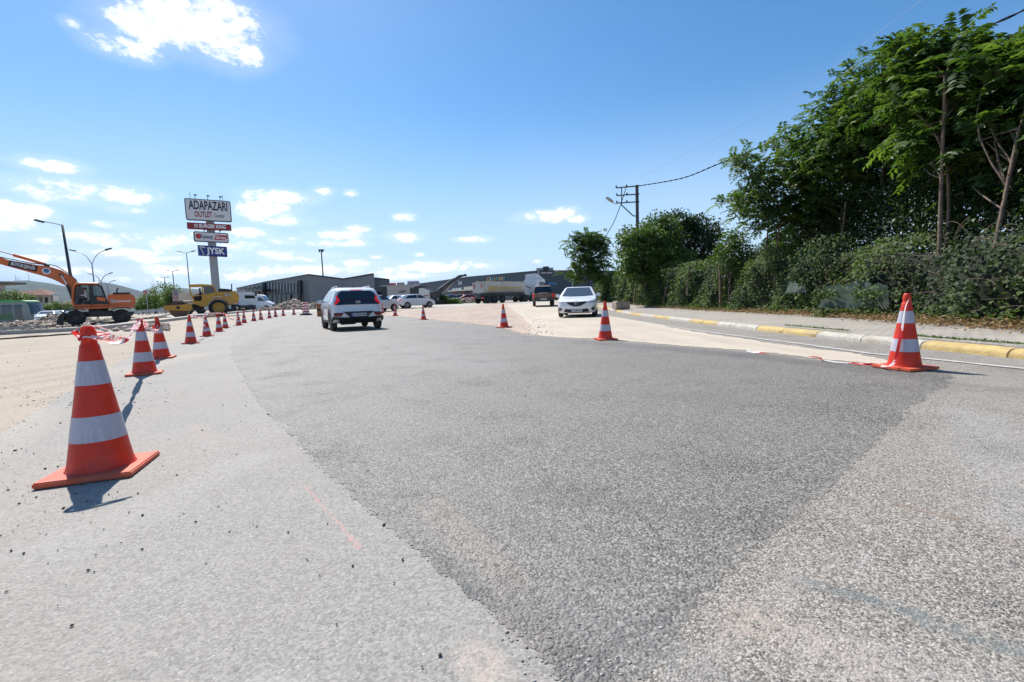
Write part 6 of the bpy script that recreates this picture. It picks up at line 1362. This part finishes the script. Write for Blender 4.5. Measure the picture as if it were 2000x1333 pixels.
MB().prism([(-.42,0),(-.42,.42),(-.36,.46),(.36,.44),(.42,.40),(.42,0)], -.3, .3).build('block', mat('old_concrete', (.36,.28,.23), .9, var=.2, dirt=.3, bump=.4), r, bevel=.03); MB().box(-.3,.3,-.2,.2,.44,.475).build('soil_fill', m_edge, r)
# guard rail and far fences on the left
r = empty('guard_rail', (0,0,0), 0, 'long metal guard rail along the far carriageway behind the roller', 'guard rail')
A_, B_ = Vector((XD(268,75), 75, 0)), Vector((XD(352,75), 75, 0)); gg = [float(gz(A_.x, 75)), float(gz(B_.x, 75))]
MB().add([A_+Vector((0,0,gg[0]+.5)), B_+Vector((0,0,gg[1]+.5)), B_+Vector((0,0,gg[1]+.85)), A_+Vector((0,0,gg[0]+.85)), A_+Vector((0,.05,gg[0]+.5)), B_+Vector((0,.05,gg[1]+.5)), B_+Vector((0,.05,gg[1]+.85)), A_+Vector((0,.05,gg[0]+.85))], [(0,1,2,3),(4,7,6,5),(3,2,6,7)]).build('rail', m_steel, r)
for i in range(12): q_ = A_.lerp(B_, i/11); MB().box(q_.x-.06,q_.x+.06,75.06,75.18,gg[0]-.1,gg[0]+.9+(gg[1]-gg[0])*i/11).build('post', m_steel, r)

# ================================================================ HILLS
def hills(name, ridge, dist, depth, m):
    pxs = np.arange(min(p[0] for p in ridge), max(p[0] for p in ridge)+1, 6); V = []; F = []; nr = 16; r2 = np.random.default_rng(5)
    for i, px in enumerate(pxs):
        top_ = float(np.interp(px, [p[0] for p in ridge], [p[1] for p in ridge])); Ht = HZ(px, top_, dist)
        x0 = XD(px, dist)
        for j in range(nr):
            t = j/(nr-1); d = dist-depth*(1-t); z = Ht*(t**.8)*(1+.06*math.sin(px*.09+t*9)*(1-t))-(2 if j == 0 else 0)+r2.normal(0, Ht*.008)*(j < nr-1)
            V.append((x0*(d/dist), d, z))
            if i and j: F.append(((i-1)*nr+j-1, i*nr+j-1, i*nr+j, (i-1)*nr+j))
    n0_ = len(V)
    for i in range(len(pxs)): p = V[i*nr+nr-1]; V.append((p[0]*1.3, p[1]*1.3, -2))
    F += [(i*nr+nr-1, (i+1)*nr+nr-1, n0_+i+1, n0_+i) for i in range(len(pxs)-1)]
    return tag(npmesh(name, np.array(V), np.array(F), m, smooth=True), kind='structure')
m_hill = mat('wooded_hill', (.030,.055,.045), .95, var=.5, vscale=.004)
hills('hills', [(-700,560),(-300,552),(-120,549),(0,549),(30,549),(58,547.5),(100,553),(135,560),(160,568),(200,590)], 2200, 700, m_hill)
hills('hills', [(60,600),(110,572),(140,558),(165,553),(200,551.5),(215,552.5),(240,558),(275,568),(300,577),(330,575),(355,562.5),(400,566),(440,580),(520,592),(640,598)], 2900, 800, m_hill)
mb = MB()
for px, h_ in ((31,12),(34,8),(38.5,7),(57,14)):
    p = PT3(px, 549, 2180); r = empty('hilltop_mast', (p.x, p.y, p.z-3), 0, {31:'leftmost thin mast on the hill ridge',34:'short mast close right of the leftmost mast on the ridge',38.5:'shorter mast in the middle of the ridge masts',57:'tallest lattice mast on the hill summit'}[px], 'mast', 'masts on the hill')
    MB().tube([(0,0,0),(0,0,h_*889/889*2.46+3)], [1.2,.5], 5).build('mast', m_steel, r)
# air: pale haze that thins out the far hills
HB = MB().box(-4200, 4200, -60, 3900, -1.2, 300).build('haze', bpy.data.materials.new('haze_air')); hm = HB.data.materials[0]; hm.use_nodes = True; t = hm.node_tree; t.nodes.clear()
vo = t.nodes.new('ShaderNodeVolumePrincipled'); vo.inputs['Color'].default_value = (.5,.66,1,1); vo.inputs['Density'].default_value = .00003; vo.inputs['Anisotropy'].default_value = .2; mo = t.nodes.new('ShaderNodeOutputMaterial'); t.links.new(vo.outputs[0], mo.inputs['Volume']); tag(HB, kind='stuff')
# ================================================================ VEGETATION
m_ail = leaf_mat('ailanthus_leaf', (.022,.055,.014), (.115,.185,.036), .40)
m_ailk = leaf_mat('ailanthus_leaf_light', (.045,.088,.02), (.12,.18,.04), .34)
m_broad = leaf_mat('broad_leaf', (.028,.066,.016), (.11,.165,.035), .34)
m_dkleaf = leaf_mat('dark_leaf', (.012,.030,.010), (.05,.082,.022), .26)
m_ivy = leaf_mat('ivy_leaf', (.026,.056,.012), (.12,.175,.036), .28, .66)
m_dry = leaf_mat('dry_leaf', (.10,.055,.03), (.33,.22,.12), .15, .8)
m_bark = mat('tree_bark', (.15,.105,.075), .9, var=.3, vscale=6, bump=.5, bscale=14)
m_barkd = mat('dark_bark', (.08,.06,.045), .9, var=.3, vscale=6, bump=.5, bscale=14)
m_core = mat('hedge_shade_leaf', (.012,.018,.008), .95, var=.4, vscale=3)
def frames(D, Uh=None):
    """orthonormal frames from direction rows D: columns (d, side, up)"""
    D = D/np.maximum(np.linalg.norm(D, axis=1), 1e-9)[:, None]; up = np.tile([0, 0, 1.], (len(D), 1)) if Uh is None else Uh
    S_ = np.cross(up, D); n = np.linalg.norm(S_, axis=1); S_[n < 1e-3] = [1, 0, 0]; S_ /= np.maximum(np.linalg.norm(S_, axis=1), 1e-9)[:, None]
    return D, S_, np.cross(D, S_)
def leaf_quads(P, D, Nrm, ln, wd, fold=.25):
    """one folded diamond leaf per row: base P, along D, face normal about Nrm"""
    D, S_, U = frames(D, Nrm); ln = np.asarray(ln)[:, None]; wd = np.asarray(wd)[:, None]
    A = P; B = P+D*ln*.45+S_*wd*.5+U*wd*fold; C = P+D*ln-U*ln*.1; E_ = P+D*ln*.45-S_*wd*.5+U*wd*fold
    V = np.stack([A, B, C, E_], 1).reshape(-1, 3); n = len(P); i = np.arange(n)[:, None]*4
    return V, np.hstack([i, i+1, i+2, i+3])
def rosettes(tips, outw, r, npt=(7, 11), L_=(.42, .68), pairs=8, leaf=.125):
    """pinnate leaves radiating from every tip; returns leaflet quads and tint"""
    P0 = []; Az = []; Eo = []; Ln = []; 
    for t_, o_ in zip(tips, outw):
        k = r.integers(*npt); a0 = r.uniform(0, 6.28)
        for j in range(k):
            P0.append(t_+r.normal(0, .13, 3)); Az.append(a0+j*2.4+r.normal(0, .2)); Eo.append(r.uniform(-.45, 1.2)); Ln.append(r.uniform(*L_))
    P0 = np.array(P0); Az = np.array(Az); Eo = np.array(Eo); Ln = np.array(Ln); n = len(P0); tint0 = r.beta(1.6, 2.2, n)
    Vs = []; Fs = []; Ts = []; base = 0
    hd = np.stack([np.cos(Az), np.sin(Az), np.zeros(n)], 1)
    for k in range(1, pairs+1):
        t = k/pairs*.92+.08; s = Ln*t
        z = s*np.sin(Eo)-.55*(s**2)/np.maximum(Ln, .1)*.62; h_ = s*np.cos(Eo)*(1-.12*t)
        C = P0+hd*h_[:, None]+np.array([0, 0, 1])*z[:, None]
        tg = hd*np.cos(Eo)[:, None]+np.array([0, 0, 1])*(np.sin(Eo)-.7*t)[:, None]; tg /= np.linalg.norm(tg, axis=1)[:, None]
        _, S_, U = frames(tg)
        for sd in (-1, 1):
            D = S_*sd*.9+tg*.42+np.array([0, 0, -.16])+r.normal(0, .12, (n, 3)); ll = leaf*(1.15-.5*abs(t-.45))*r.uniform(.85, 1.15, n)*Ln/.55
            v, f = leaf_quads(C, D, U+r.normal(0, .25, (n, 3)), ll, ll*.36); Vs.append(v); Fs.append(f+base); base += len(v); Ts.append(np.clip(tint0+r.normal(0, .12, n), 0, 1))
    return np.vstack(Vs), np.vstack(Fs), np.concatenate(Ts), (P0, hd, Ln, Eo)
def blob_points(n, r, shell=.55):
    v = r.normal(0, 1, (n, 3)); v /= np.linalg.norm(v, axis=1)[:, None]; return v*(shell+(1-shell)*r.random(n)[:, None]**.6)*1.0
def limb(mb, a, b_, r0, r1, bend=.15, n=6):
    a, b_ = Vector(a), Vector(b_); d = b_-a; off = Vector((random.gauss(0, 1), random.gauss(0, 1), abs(random.gauss(0, .6)))).normalized()*d.length*bend
    pts = [a+d*t+off*math.sin(math.pi*t) for t in np.linspace(0, 1, n)]; mb.tube(pts, [r0+(r1-r0)*t for t in np.linspace(0, 1, n)], 6, cap=False); return pts
def pinnate_tree(label, foot, trunk_top, crown, ntips, seed, m=None, bark=None, tr=.075, leaf=.105, name='ailanthus_tree', L_=(.42,.68)):
    """foot (x, y), trunk polyline to trunk_top, crown = list of (cx, cy, cz, rx, ry, rz)"""
    r = np.random.default_rng(seed); g = float(gz(*foot)); root = empty(name, (foot[0], foot[1], g), r.uniform(0, .01), label, 'tree', 'trees and saplings by the roadside'); O = np.array([foot[0], foot[1], g])
    tt = np.array(trunk_top)-O; tr *= .72; mb = MB(); mid = tt*.5+np.array([r.normal(0, .07), r.normal(0, .07), 0]); tp = spline([(0,0,-.3), tuple(mid*.55), tuple(mid), tuple(tt)], 5); mb.tube(tp, [tr*(1.25-.7*i/(len(tp)-1)) for i in range(len(tp))], 9, cap=False)
    tips = []; outs = []; tot = sum(c_[3]*c_[4]*c_[5] for c_ in crown)
    for c_ in crown:
        k = max(3, int(ntips*c_[3]*c_[4]*c_[5]/tot)); q = blob_points(k, r, .3)*r.uniform(.8, 1.28, (k, 1))*np.array(c_[3:6])+np.array(c_[:3])-O; tips += list(q)
        hub = tp[-1] if c_ is crown[0] else tp[max(2, len(tp)-3)]
        for i, t_ in enumerate(q):
            if i % 5 == 0: limb(mb, tp[int(len(tp)*r.uniform(.74, .98))], t_, tr*.34, .012, .12)
    tips = np.array(tips); V, F, T, _ = rosettes(tips, tips, r, leaf=leaf, L_=L_)
    mb.build('trunk', bark or m_bark, root, smooth=True); npmesh('crown', V, F, m or m_ail, root, tint=T); return root
def broad_tree(label, foot, crown, nclump, per, seed, leaf=.13, m=None, tr=.14, name='broadleaf_tree', group='trees and saplings by the roadside', crad=.42, shell=.6, trunk_h=None):
    r = np.random.default_rng(seed); g = float(gz(*foot)); root = empty(name, (foot[0], foot[1], g), 0, label, 'tree', group); O = np.array([foot[0], foot[1], g]); mb = MB()
    top_ = np.array(crown[0][:3])-O; tp = spline([(0,0,-.3), tuple(top_*.35+np.array([r.normal(0,.1),0,0])), tuple(top_)], 6); mb.tube(tp, [tr*(1.2-.8*i/(len(tp)-1)) for i in range(len(tp))], 8, cap=False)
    tot = sum(c_[3]*c_[4]*c_[5] for c_ in crown); Vs = []; Fs = []; Ts = []; base = 0
    for c_ in crown:
        k = max(3, int(nclump*c_[3]*c_[4]*c_[5]/tot)); q = blob_points(k, r, shell)*np.array(c_[3:6])*r.uniform(.85, 1.12, (k, 1))+np.array(c_[:3])-O
        for i, t_ in enumerate(q):
            if i % 4 == 0: limb(mb, tp[int(len(tp)*r.uniform(.4, .98))], t_, tr*.3, .012, .12)
        n = k*per; C = np.repeat(q, per, 0); off = r.normal(0, 1, (n, 3)); off /= np.linalg.norm(off, axis=1)[:, None]; off *= crad*r.random(n)[:, None]**.5
        P = C+off*np.array([1, 1, .7]); D = off+r.normal(0, .35, (n, 3))*crad+np.array([0, 0, -.25*crad]); Nn = np.array([0, 0, 1.])+r.normal(0, .55, (n, 3))
        ll = leaf*r.uniform(.7, 1.25, n); v, f = leaf_quads(P, D, Nn, ll, ll*.62, .18); Vs.append(v); Fs.append(f+base); base += len(v); Ts.append(np.clip(np.repeat(r.beta(1.5, 2.3, k), per)+r.normal(0, .15, n), 0, 1))
    mb.build('trunk', bark_for(m), root, smooth=True); npmesh('crown', np.vstack(Vs), np.vstack(Fs), m or m_broad, root, tint=np.concatenate(Ts)); return root
def bark_for(m): return m_barkd
def cr_px(px, py, d, rxpx, rypx, ry=None):
    """crown ball placed at distance d with a size given in photo pixels"""
    p = PD(px, py, d); s_ = d/889.; return (p[0], p[1], p[2], rxpx*s_, ry or rxpx*s_*.9, rypx*s_)
# tall pinnate trees over the bank on the right
TT = [ # label, foot px, depth, trunk top px, crown balls (px, py, rx, ry), tips, material
 ('leftmost slender tree of the tall roadside clump, its crown fringed against the sky', 1492, 17.5, (1510,330), [(1512,330,62,70),(1470,400,55,55),(1530,430,50,45),(1455,300,18,22)], 46, m_ailk, .055),
 ('small bushy tree with dense low foliage second from the left of the clump', 1575, 17, (1590,300), [(1590,300,62,72),(1560,400,60,60),(1640,400,50,50)], 50, m_ail, .05),
 ('tree with a stepped pointed crown rising left of the middle of the clump', 1640, 15.5, (1665,210), [(1668,205,58,68),(1640,300,75,60),(1690,320,60,70)], 60, m_ail, .06),
 ('slim tree with a narrow top just left of the highest crown', 1700, 14.2, (1735,160), [(1738,140,48,52),(1720,235,75,70),(1770,280,60,80)], 60, m_ail, .06),
 ('highest tree of the clump with a straight pale trunk and long drooping leaves', 1837, 11.8, (1846,150), [(1850,125,70,55),(1815,175,60,55),(1890,190,70,65),(1850,260,90,60)], 66, m_ail, .07),
 ('tree with a pale leaning trunk at the right edge of the picture', 1928, 10.6, (1992,250), [(1955,140,80,60),(2010,200,90,80),(1940,250,70,60),(2000,330,80,60)], 60, m_ail, .075),
 ('tree cut by the right edge of the picture above the dry twigs', 2040, 9.8, (2060,200), [(2075,180,90,80),(2120,300,100,90)], 40, m_ail, .08),
 ('shaded tree filling the back of the clump behind the straight pale trunk', 1780, 15.5, (1800,260), [(1800,300,90,90),(1860,340,90,80),(1745,380,80,60)], 60, m_ail, .08),
 ('shaded tree at the back behind the leaning pale trunk', 1930, 13.5, (1940,300), [(1935,330,100,90),(2010,380,90,70),(1890,420,80,50)], 56, m_ail, .08),
 ('low shaded tree behind the pair of slim trunks in the middle of the clump', 1655, 18.5, (1655,380), [(1650,400,85,70),(1590,440,70,50),(1720,430,80,55)], 56, m_ail, .07),
]
for i, (lab, fpx, d, tt_, balls, nt_, m_, tr_) in enumerate(TT):
    df_ = d-(1.3 if i in (4,5) else 0); foot = (XD(fpx, df_, 520), df_); tp_ = PD(tt_[0], tt_[1], df_+.3*(i in (4,5)))
    pinnate_tree(lab, foot, tuple(tp_), [cr_px(a, b_, d, c_, e_) for a, b_, c_, e_ in balls], int(nt_*(1.75 if i < 7 else 1.1)), 40+i, m_, m_bark if i in (0,4,5) else m_barkd, tr_, leaf=.165 if i in (4,5,6) else .14, L_=(.55,.9) if i in (4,5,6) else (.45,.75))
# thin bare stems standing in the clump
for i, (p0_, p1_, d) in enumerate((((1648,520),(1652,395),15), ((1600,520),(1612,380),16.5), ((1515,520),(1530,400),17), ((1842,430),(1848,300),11.2), ((1985,520),(2008,330),11.5))):
    a_, b_ = PD(*p0_, d), PD(*p1_, d); mb = MB(); limb(mb, a_-np.array([0,0,1.5]), b_, .045, .03, .03, 8); tag(mb.build('sapling_stem', m_bark if i != 1 else m_barkd, smooth=True), ['thin pale stem in the middle of the clump','thin dark stem left of the middle of the clump','thin stem beside the leftmost slender tree','second stem leaning against the straight pale trunk','dim stem right of the leaning pale trunk'][i], 'stem', 'bare stems in the clump')
# trees further along
broad_tree('bright green broadleaf tree standing in front of the utility pole', (10.3, 33), [cr_px(1265,500,30,52,52),cr_px(1240,470,30,34,34),cr_px(1225,520,29,24,32),cr_px(1290,455,31,40,34),cr_px(1305,520,30,45,40)], 330, 46, 61, .19, m_broad)
broad_tree('wide darker broadleaf tree right of the utility pole', (XD(1350, 33), 33), [cr_px(1345,480,33,60,55),cr_px(1320,440,33,38,28),cr_px(1375,455,33,36,34),cr_px(1395,500,33,30,28),cr_px(1300,500,33,40,40),cr_px(1340,520,33,60,30)], 380, 46, 62, .19, m_dkleaf)
t_ = pinnate_tree('round topped dark tree left of the utility pole above the hedge end', (XD(1146, 46, 560), 46), tuple(PD(1146,500,46)), [cr_px(1146,490,46,42,38),cr_px(1140,525,46,36,28),cr_px(1172,535,46,24,24),cr_px(1160,470,46,26,18)], 120, 63, m_ail, m_barkd, .13, leaf=.17, L_=(.6,.95))
broad_tree('small light green tree showing above the hedge just left of the tall clump', (XD(1425, 20), 20), [cr_px(1430,500,20,28,32),cr_px(1440,470,20,20,22)], 60, 44, 64, .12, m_broad, .05)
# far green trees on the left, behind the roller
for i, (px, py, d, rx, ry, lab) in enumerate(((322,575,96,24,22,'largest far green tree, nearest the text sign'),(303,582,100,20,19,'far green tree second from the right of the left group'),(289,590,110,15,13,'far green tree third from the right of the left group'),(338,580,92,17,19,'far green tree partly behind the white text sign'),(278,597,125,10,9,'smallest far green tree at the left end of the group'))):
    x_ = XD(px, d); broad_tree(lab, (x_, d), [cr_px(px,py,d,rx,ry),cr_px(px-rx*.5,py+ry*.45,d,rx*.55,ry*.5),cr_px(px+rx*.5,py+ry*.4,d,rx*.55,ry*.5)], 90, 26, 70+i, .34, m_ailk, .2, group='far trees behind the roller', crad=.9)
for i, (px, py, d, rx, ry, lab, m_) in enumerate(((18,580,75,24,12,'green tree spreading above the bus roof',m_broad),(48,586,78,14,9,'small green tree beside the grey cream apartment wall',m_broad),(122,597,100,17,9,'green bush just left of the excavator',m_broad),(100,600,110,12,6,'low yellow green bush by the parked cars',m_ailk))):
    x_ = XD(px, d); broad_tree(lab, (x_, d), [cr_px(px,py,d,rx,ry),cr_px(px-rx*.6,py+ry*.3,d,rx*.6,ry*.7)], 60, 26, 80+i, .26, m_, .12, 'bush' if 'bush' in lab else 'broadleaf_tree', 'far greenery on the left', crad=.7)
x_ = XD(872, 66); broad_tree('feathery green shrub beside the milling machine', (x_, 66), [cr_px(874,587,66,16,9),cr_px(890,590,66,13,6),cr_px(858,590,66,12,6)], 70, 40, 90, .22, m_ailk, .03, 'shrub', 'far greenery by the retail hall', crad=.45)
x_ = XD(1090, 70); broad_tree('tan brown bush between the pickup and the white oncoming hatchback', (x_, 70), [cr_px(1084,583,70,8,8)], 24, 30, 91, .2, m_dry, .03, 'shrub', 'far greenery by the retail hall', crad=.4)

# ---- the overgrown fence: dark inside, leaf skin, posts
def hh_(y): return float(np.interp(y, [-2, 7, 10, 14, 20, 29, 45, 56], [1.45, 1.45, 1.5, 2.0, 2.1, 2.3, 2.5, 2.3]))
def lump(y, z): return .22*math.sin(y*1.9+z*1.3)+.16*math.sin(y*4.3-z*2.9+1)+.10*math.sin(y*9.1+z*6.3)
def hedge_obj(label, y0, y1, seed, dens, lf):
    r = np.random.default_rng(seed); ym = (y0+y1)/2; O = np.array([hedgex(ym), ym, 0]); root = empty('overgrown_fence', (O[0], O[1], float(gz(O[0], ym))), 0, label, 'hedge', 'overgrown fence along the sidewalk'); O[2] = float(gz(O[0], ym))
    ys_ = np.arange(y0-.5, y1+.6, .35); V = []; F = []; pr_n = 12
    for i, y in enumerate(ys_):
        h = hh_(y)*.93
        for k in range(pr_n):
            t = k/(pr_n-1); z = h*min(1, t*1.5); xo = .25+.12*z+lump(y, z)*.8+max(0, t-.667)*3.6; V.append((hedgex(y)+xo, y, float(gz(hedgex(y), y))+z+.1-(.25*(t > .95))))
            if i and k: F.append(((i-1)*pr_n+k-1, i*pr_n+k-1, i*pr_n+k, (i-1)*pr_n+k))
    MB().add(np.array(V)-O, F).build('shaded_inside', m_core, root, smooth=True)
    n = int(dens*sum(hh_(y)*.35 for y in ys_)*1.35); yy = r.uniform(y0, y1, n); tt = r.random(n)
    P = np.zeros((n, 3))
    for i in range(n):
        y = yy[i]; h = hh_(y)*(1+.10*math.sin(y*2.3)+.07*math.sin(y*5.9)); t = tt[i]; z = h*min(1, t*1.3); top_ = max(0, t-.77)
        P[i] = (hedgex(y)+.12+.12*z+lump(y, z)+top_*5.5+r.normal(0, .09), y, float(gz(hedgex(y), y))+.1+z+r.normal(0, .05)+top_*.6)
    D = np.column_stack([r.normal(-.5, .6, n), r.normal(0, .8, n), r.normal(-.5, .5, n)]); Nn = np.column_stack([np.full(n, -1.0), np.zeros(n), np.full(n, .55)])+r.normal(0, .5, (n, 3))
    ll = lf*r.uniform(.6, 1.35, n); v, f = leaf_quads(P-O, D, Nn, ll, ll*.85, .12)
    ti = np.clip(r.beta(1.4, 2.4, n)+.25*np.sin(yy*.9+P[:, 2]*2), 0, 1); npmesh('foliage', v, f, m_ivy, root, tint=ti)
    # dead patches
    return root, O
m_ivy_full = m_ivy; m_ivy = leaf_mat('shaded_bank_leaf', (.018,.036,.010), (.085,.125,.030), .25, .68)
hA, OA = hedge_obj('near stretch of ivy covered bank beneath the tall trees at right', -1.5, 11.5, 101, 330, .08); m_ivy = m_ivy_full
hB, OB = hedge_obj('middle stretch of ivy covered fence left of the large right cone', 11.5, 20, 102, 520, .075)
hC, OC = hedge_obj('far stretch of ivy covered fence below the broadleaf trees', 20, 33, 103, 330, .095)
hD, OD = hedge_obj('farthest stretch of overgrown fence behind the oncoming hatchback', 33, 56, 104, 180, .14)
for (px, pt, pb, d, O, H_) in ((1418,522,598,20.5,OC,hC),(1428,506,560,21,OC,hC),(1352,520,575,24,OC,hC),(1303,545,592,27,OC,hC),(1245,540,590,32,OC,hC)):
    a_, b_ = PD(px, pb, d)-O, PD(px+random.uniform(-8,10), pt, d)-O; a_[0] -= .25; b_[0] -= .1; MB().tube([tuple(a_), tuple(b_)], [.06,.05], 6).build('fence_post', m_bark, H_)
# hanging twigs and dead brush at the right
r_ = np.random.default_rng(9); mb = MB()
for i in range(130):
    y = r_.uniform(7.2, 13.5); x_ = hedgex(y)+r_.uniform(-.25, .5); z = float(gz(x_, y))+r_.uniform(.25, 2.0); a = np.array([x_, y, z]); L_ = r_.uniform(.2, .8)
    b_ = a+np.array([r_.normal(-.1, .25), r_.normal(0, .55), r_.normal(-.1, .45)])*L_; limb(mb, a, b_, .006, .003, .25, 5)
tag(mb.build('dead_twigs', mat('dead_twig_bark', (.17,.115,.085), .9)), kind='stuff')
n = 9000; yy = r_.gamma(2.2, 5, n)+2.5; P = np.column_stack([np.array([hedgex(y) for y in yy])-.35+np.abs(r_.normal(0, .35, n))*np.sign(r_.normal(.4, 1, n)), yy, np.zeros(n)]); P[:, 2] = gz(P[:, 0], P[:, 1])+.14+np.abs(r_.normal(0, .045, n))+np.clip(P[:, 0]-np.array([hedgex(y) for y in yy])+.3, 0, 1)*.12
v, f = leaf_quads(P, r_.normal(0, 1, (n, 3))*np.array([1, 1, .3]), np.array([0, 0, 1.])+r_.normal(0, .5, (n, 3)), r_.uniform(.04, .11, n), r_.uniform(.02, .05, n)); tag(npmesh('leaf_litter', v, f, m_dry, tint=r_.random(n)), kind='stuff')
n = 5200; yy = r_.uniform(6.5, 30, n); P = np.column_stack([np.array([hedgex(y) for y in yy])-.05+r_.normal(0, .22, n), yy, np.zeros(n)]); cl_ = (np.sin(yy*1.7)+np.sin(yy*4.1+1))*.5; P = P[cl_+r_.normal(0, .4, n) > .1]; n = len(P); P[:, 2] = gz(P[:, 0], P[:, 1])+.14+np.abs(r_.normal(0, .12, n))
v, f = leaf_quads(P, r_.normal(0, 1, (n, 3))*np.array([1, 1, .5])+np.array([0, 0, .5]), np.array([-.4, 0, 1.])+r_.normal(0, .5, (n, 3)), r_.uniform(.06, .14, n), r_.uniform(.02, .05, n)); tag(npmesh('weeds', v, f, m_broad, tint=r_.random(n)), kind='stuff')
n = 1500; yy = r_.uniform(4.2, 6.4, n); yy[:500] = r_.uniform(7.6, 9.4, 500); P = np.column_stack([np.array([kerbx(y) for y in yy])+.24+np.abs(r_.normal(0, .035, n)), yy, np.full(n, .135)])
v, f = leaf_quads(P, r_.normal(0, 1, (n, 3))*np.array([1, 1, .3])+np.array([0, 0, .6]), np.array([-.4, 0, 1.])+r_.normal(0, .5, (n, 3)), r_.uniform(.02, .06, n), r_.uniform(.006, .014, n)); tag(npmesh('kerb_grass', v, f, m_broad, tint=r_.random(n)), kind='stuff')
# undergrowth between bank and crowns, its deep shade put into the dark leaf colour
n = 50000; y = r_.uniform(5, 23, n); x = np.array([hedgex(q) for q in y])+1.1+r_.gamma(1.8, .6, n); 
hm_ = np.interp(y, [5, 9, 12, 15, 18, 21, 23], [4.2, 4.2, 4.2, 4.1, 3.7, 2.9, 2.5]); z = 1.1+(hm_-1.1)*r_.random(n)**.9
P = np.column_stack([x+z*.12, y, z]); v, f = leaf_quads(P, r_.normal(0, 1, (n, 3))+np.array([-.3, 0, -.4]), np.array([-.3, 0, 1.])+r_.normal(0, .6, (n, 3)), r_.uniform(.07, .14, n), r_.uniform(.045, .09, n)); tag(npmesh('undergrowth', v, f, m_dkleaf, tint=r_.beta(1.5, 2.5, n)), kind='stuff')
# hedge beyond the right edge and behind, so the bank does not end in the open
# green netting hanging in the hedge
def net(label, pxl, pxr, pyt, pyb, d0, d1, seed, cat='netting'):
    r = np.random.default_rng(seed); nu, nv = 40, 16; V = []; F = []
    for i in range(nu):
        for j in range(nv):
            u_, v_ = i/(nu-1), j/(nv-1); d = d0+(d1-d0)*u_; sag = (5*math.sin(u_*6+seed)+3*math.sin(u_*17+seed)+2*math.sin(u_*41))*(1-v_); p = PD(pxl+(pxr-pxl)*u_, pyt+(pyb-pyt)*v_+sag, d)+np.array([.12,0,0]); w_ = .007*math.sin(u_*13+v_*4)+.005*math.sin(v_*19-u_*31)+.02*math.sin(u_*5+v_*3)
            V.append((p[0]+w_, p[1], p[2]+r.normal(0, .004)))
            if i and j: F.append(((i-1)*nv+j-1, i*nv+j-1, i*nv+j, (i-1)*nv+j))
    o = npmesh('shade_netting', np.array(V), np.array(F), mat('green_netting', (.060,.092,.072), .9, var=.15, vscale=3, dirt=.15), smooth=True); return tag(o, label, cat, 'green netting in the hedge')
net('smooth grey green netting panel showing low in the hedge left of the large cone', 1592, 1725, 556, 602, 12.6, 10.9, 1)
net('darker strip of torn netting low in the bank right of the large cone', 1790, 2030, 570, 596, 10.2, 7.9, 2)
n = 1500; u_ = r_.random(n); side_ = r_.random(n); y = 12.9-u_*2.3; edge_z = np.where(side_ < .5, r_.gamma(1.3, .10, n), .62+r_.normal(0, .09, n)); spots = np.sin(u_*13)+r_.normal(0, .5, n) > -.2
P = np.column_stack([np.array([float(PD(1592+133*q, 590, 12.6-1.7*q)[0]) for q in u_])-.03+r_.normal(0, .05, n), y-.25, np.zeros(n)]); P[:, 2] = .1+edge_z; P = P[spots]; n = len(P)
v, f = leaf_quads(P, r_.normal(0, 1, (n, 3))*np.array([.4, 1, .8]), np.array([-1., 0, .5])+r_.normal(0, .4, (n, 3)), r_.uniform(.05, .10, n), r_.uniform(.04, .08, n)); tag(npmesh('climbing_weeds', v, f, m_ivy, tint=r_.random(n)), kind='stuff')
net('small scrap of netting in the hedge left of the smooth panel', 1528, 1566, 556, 572, 14.2, 13.4, 3)
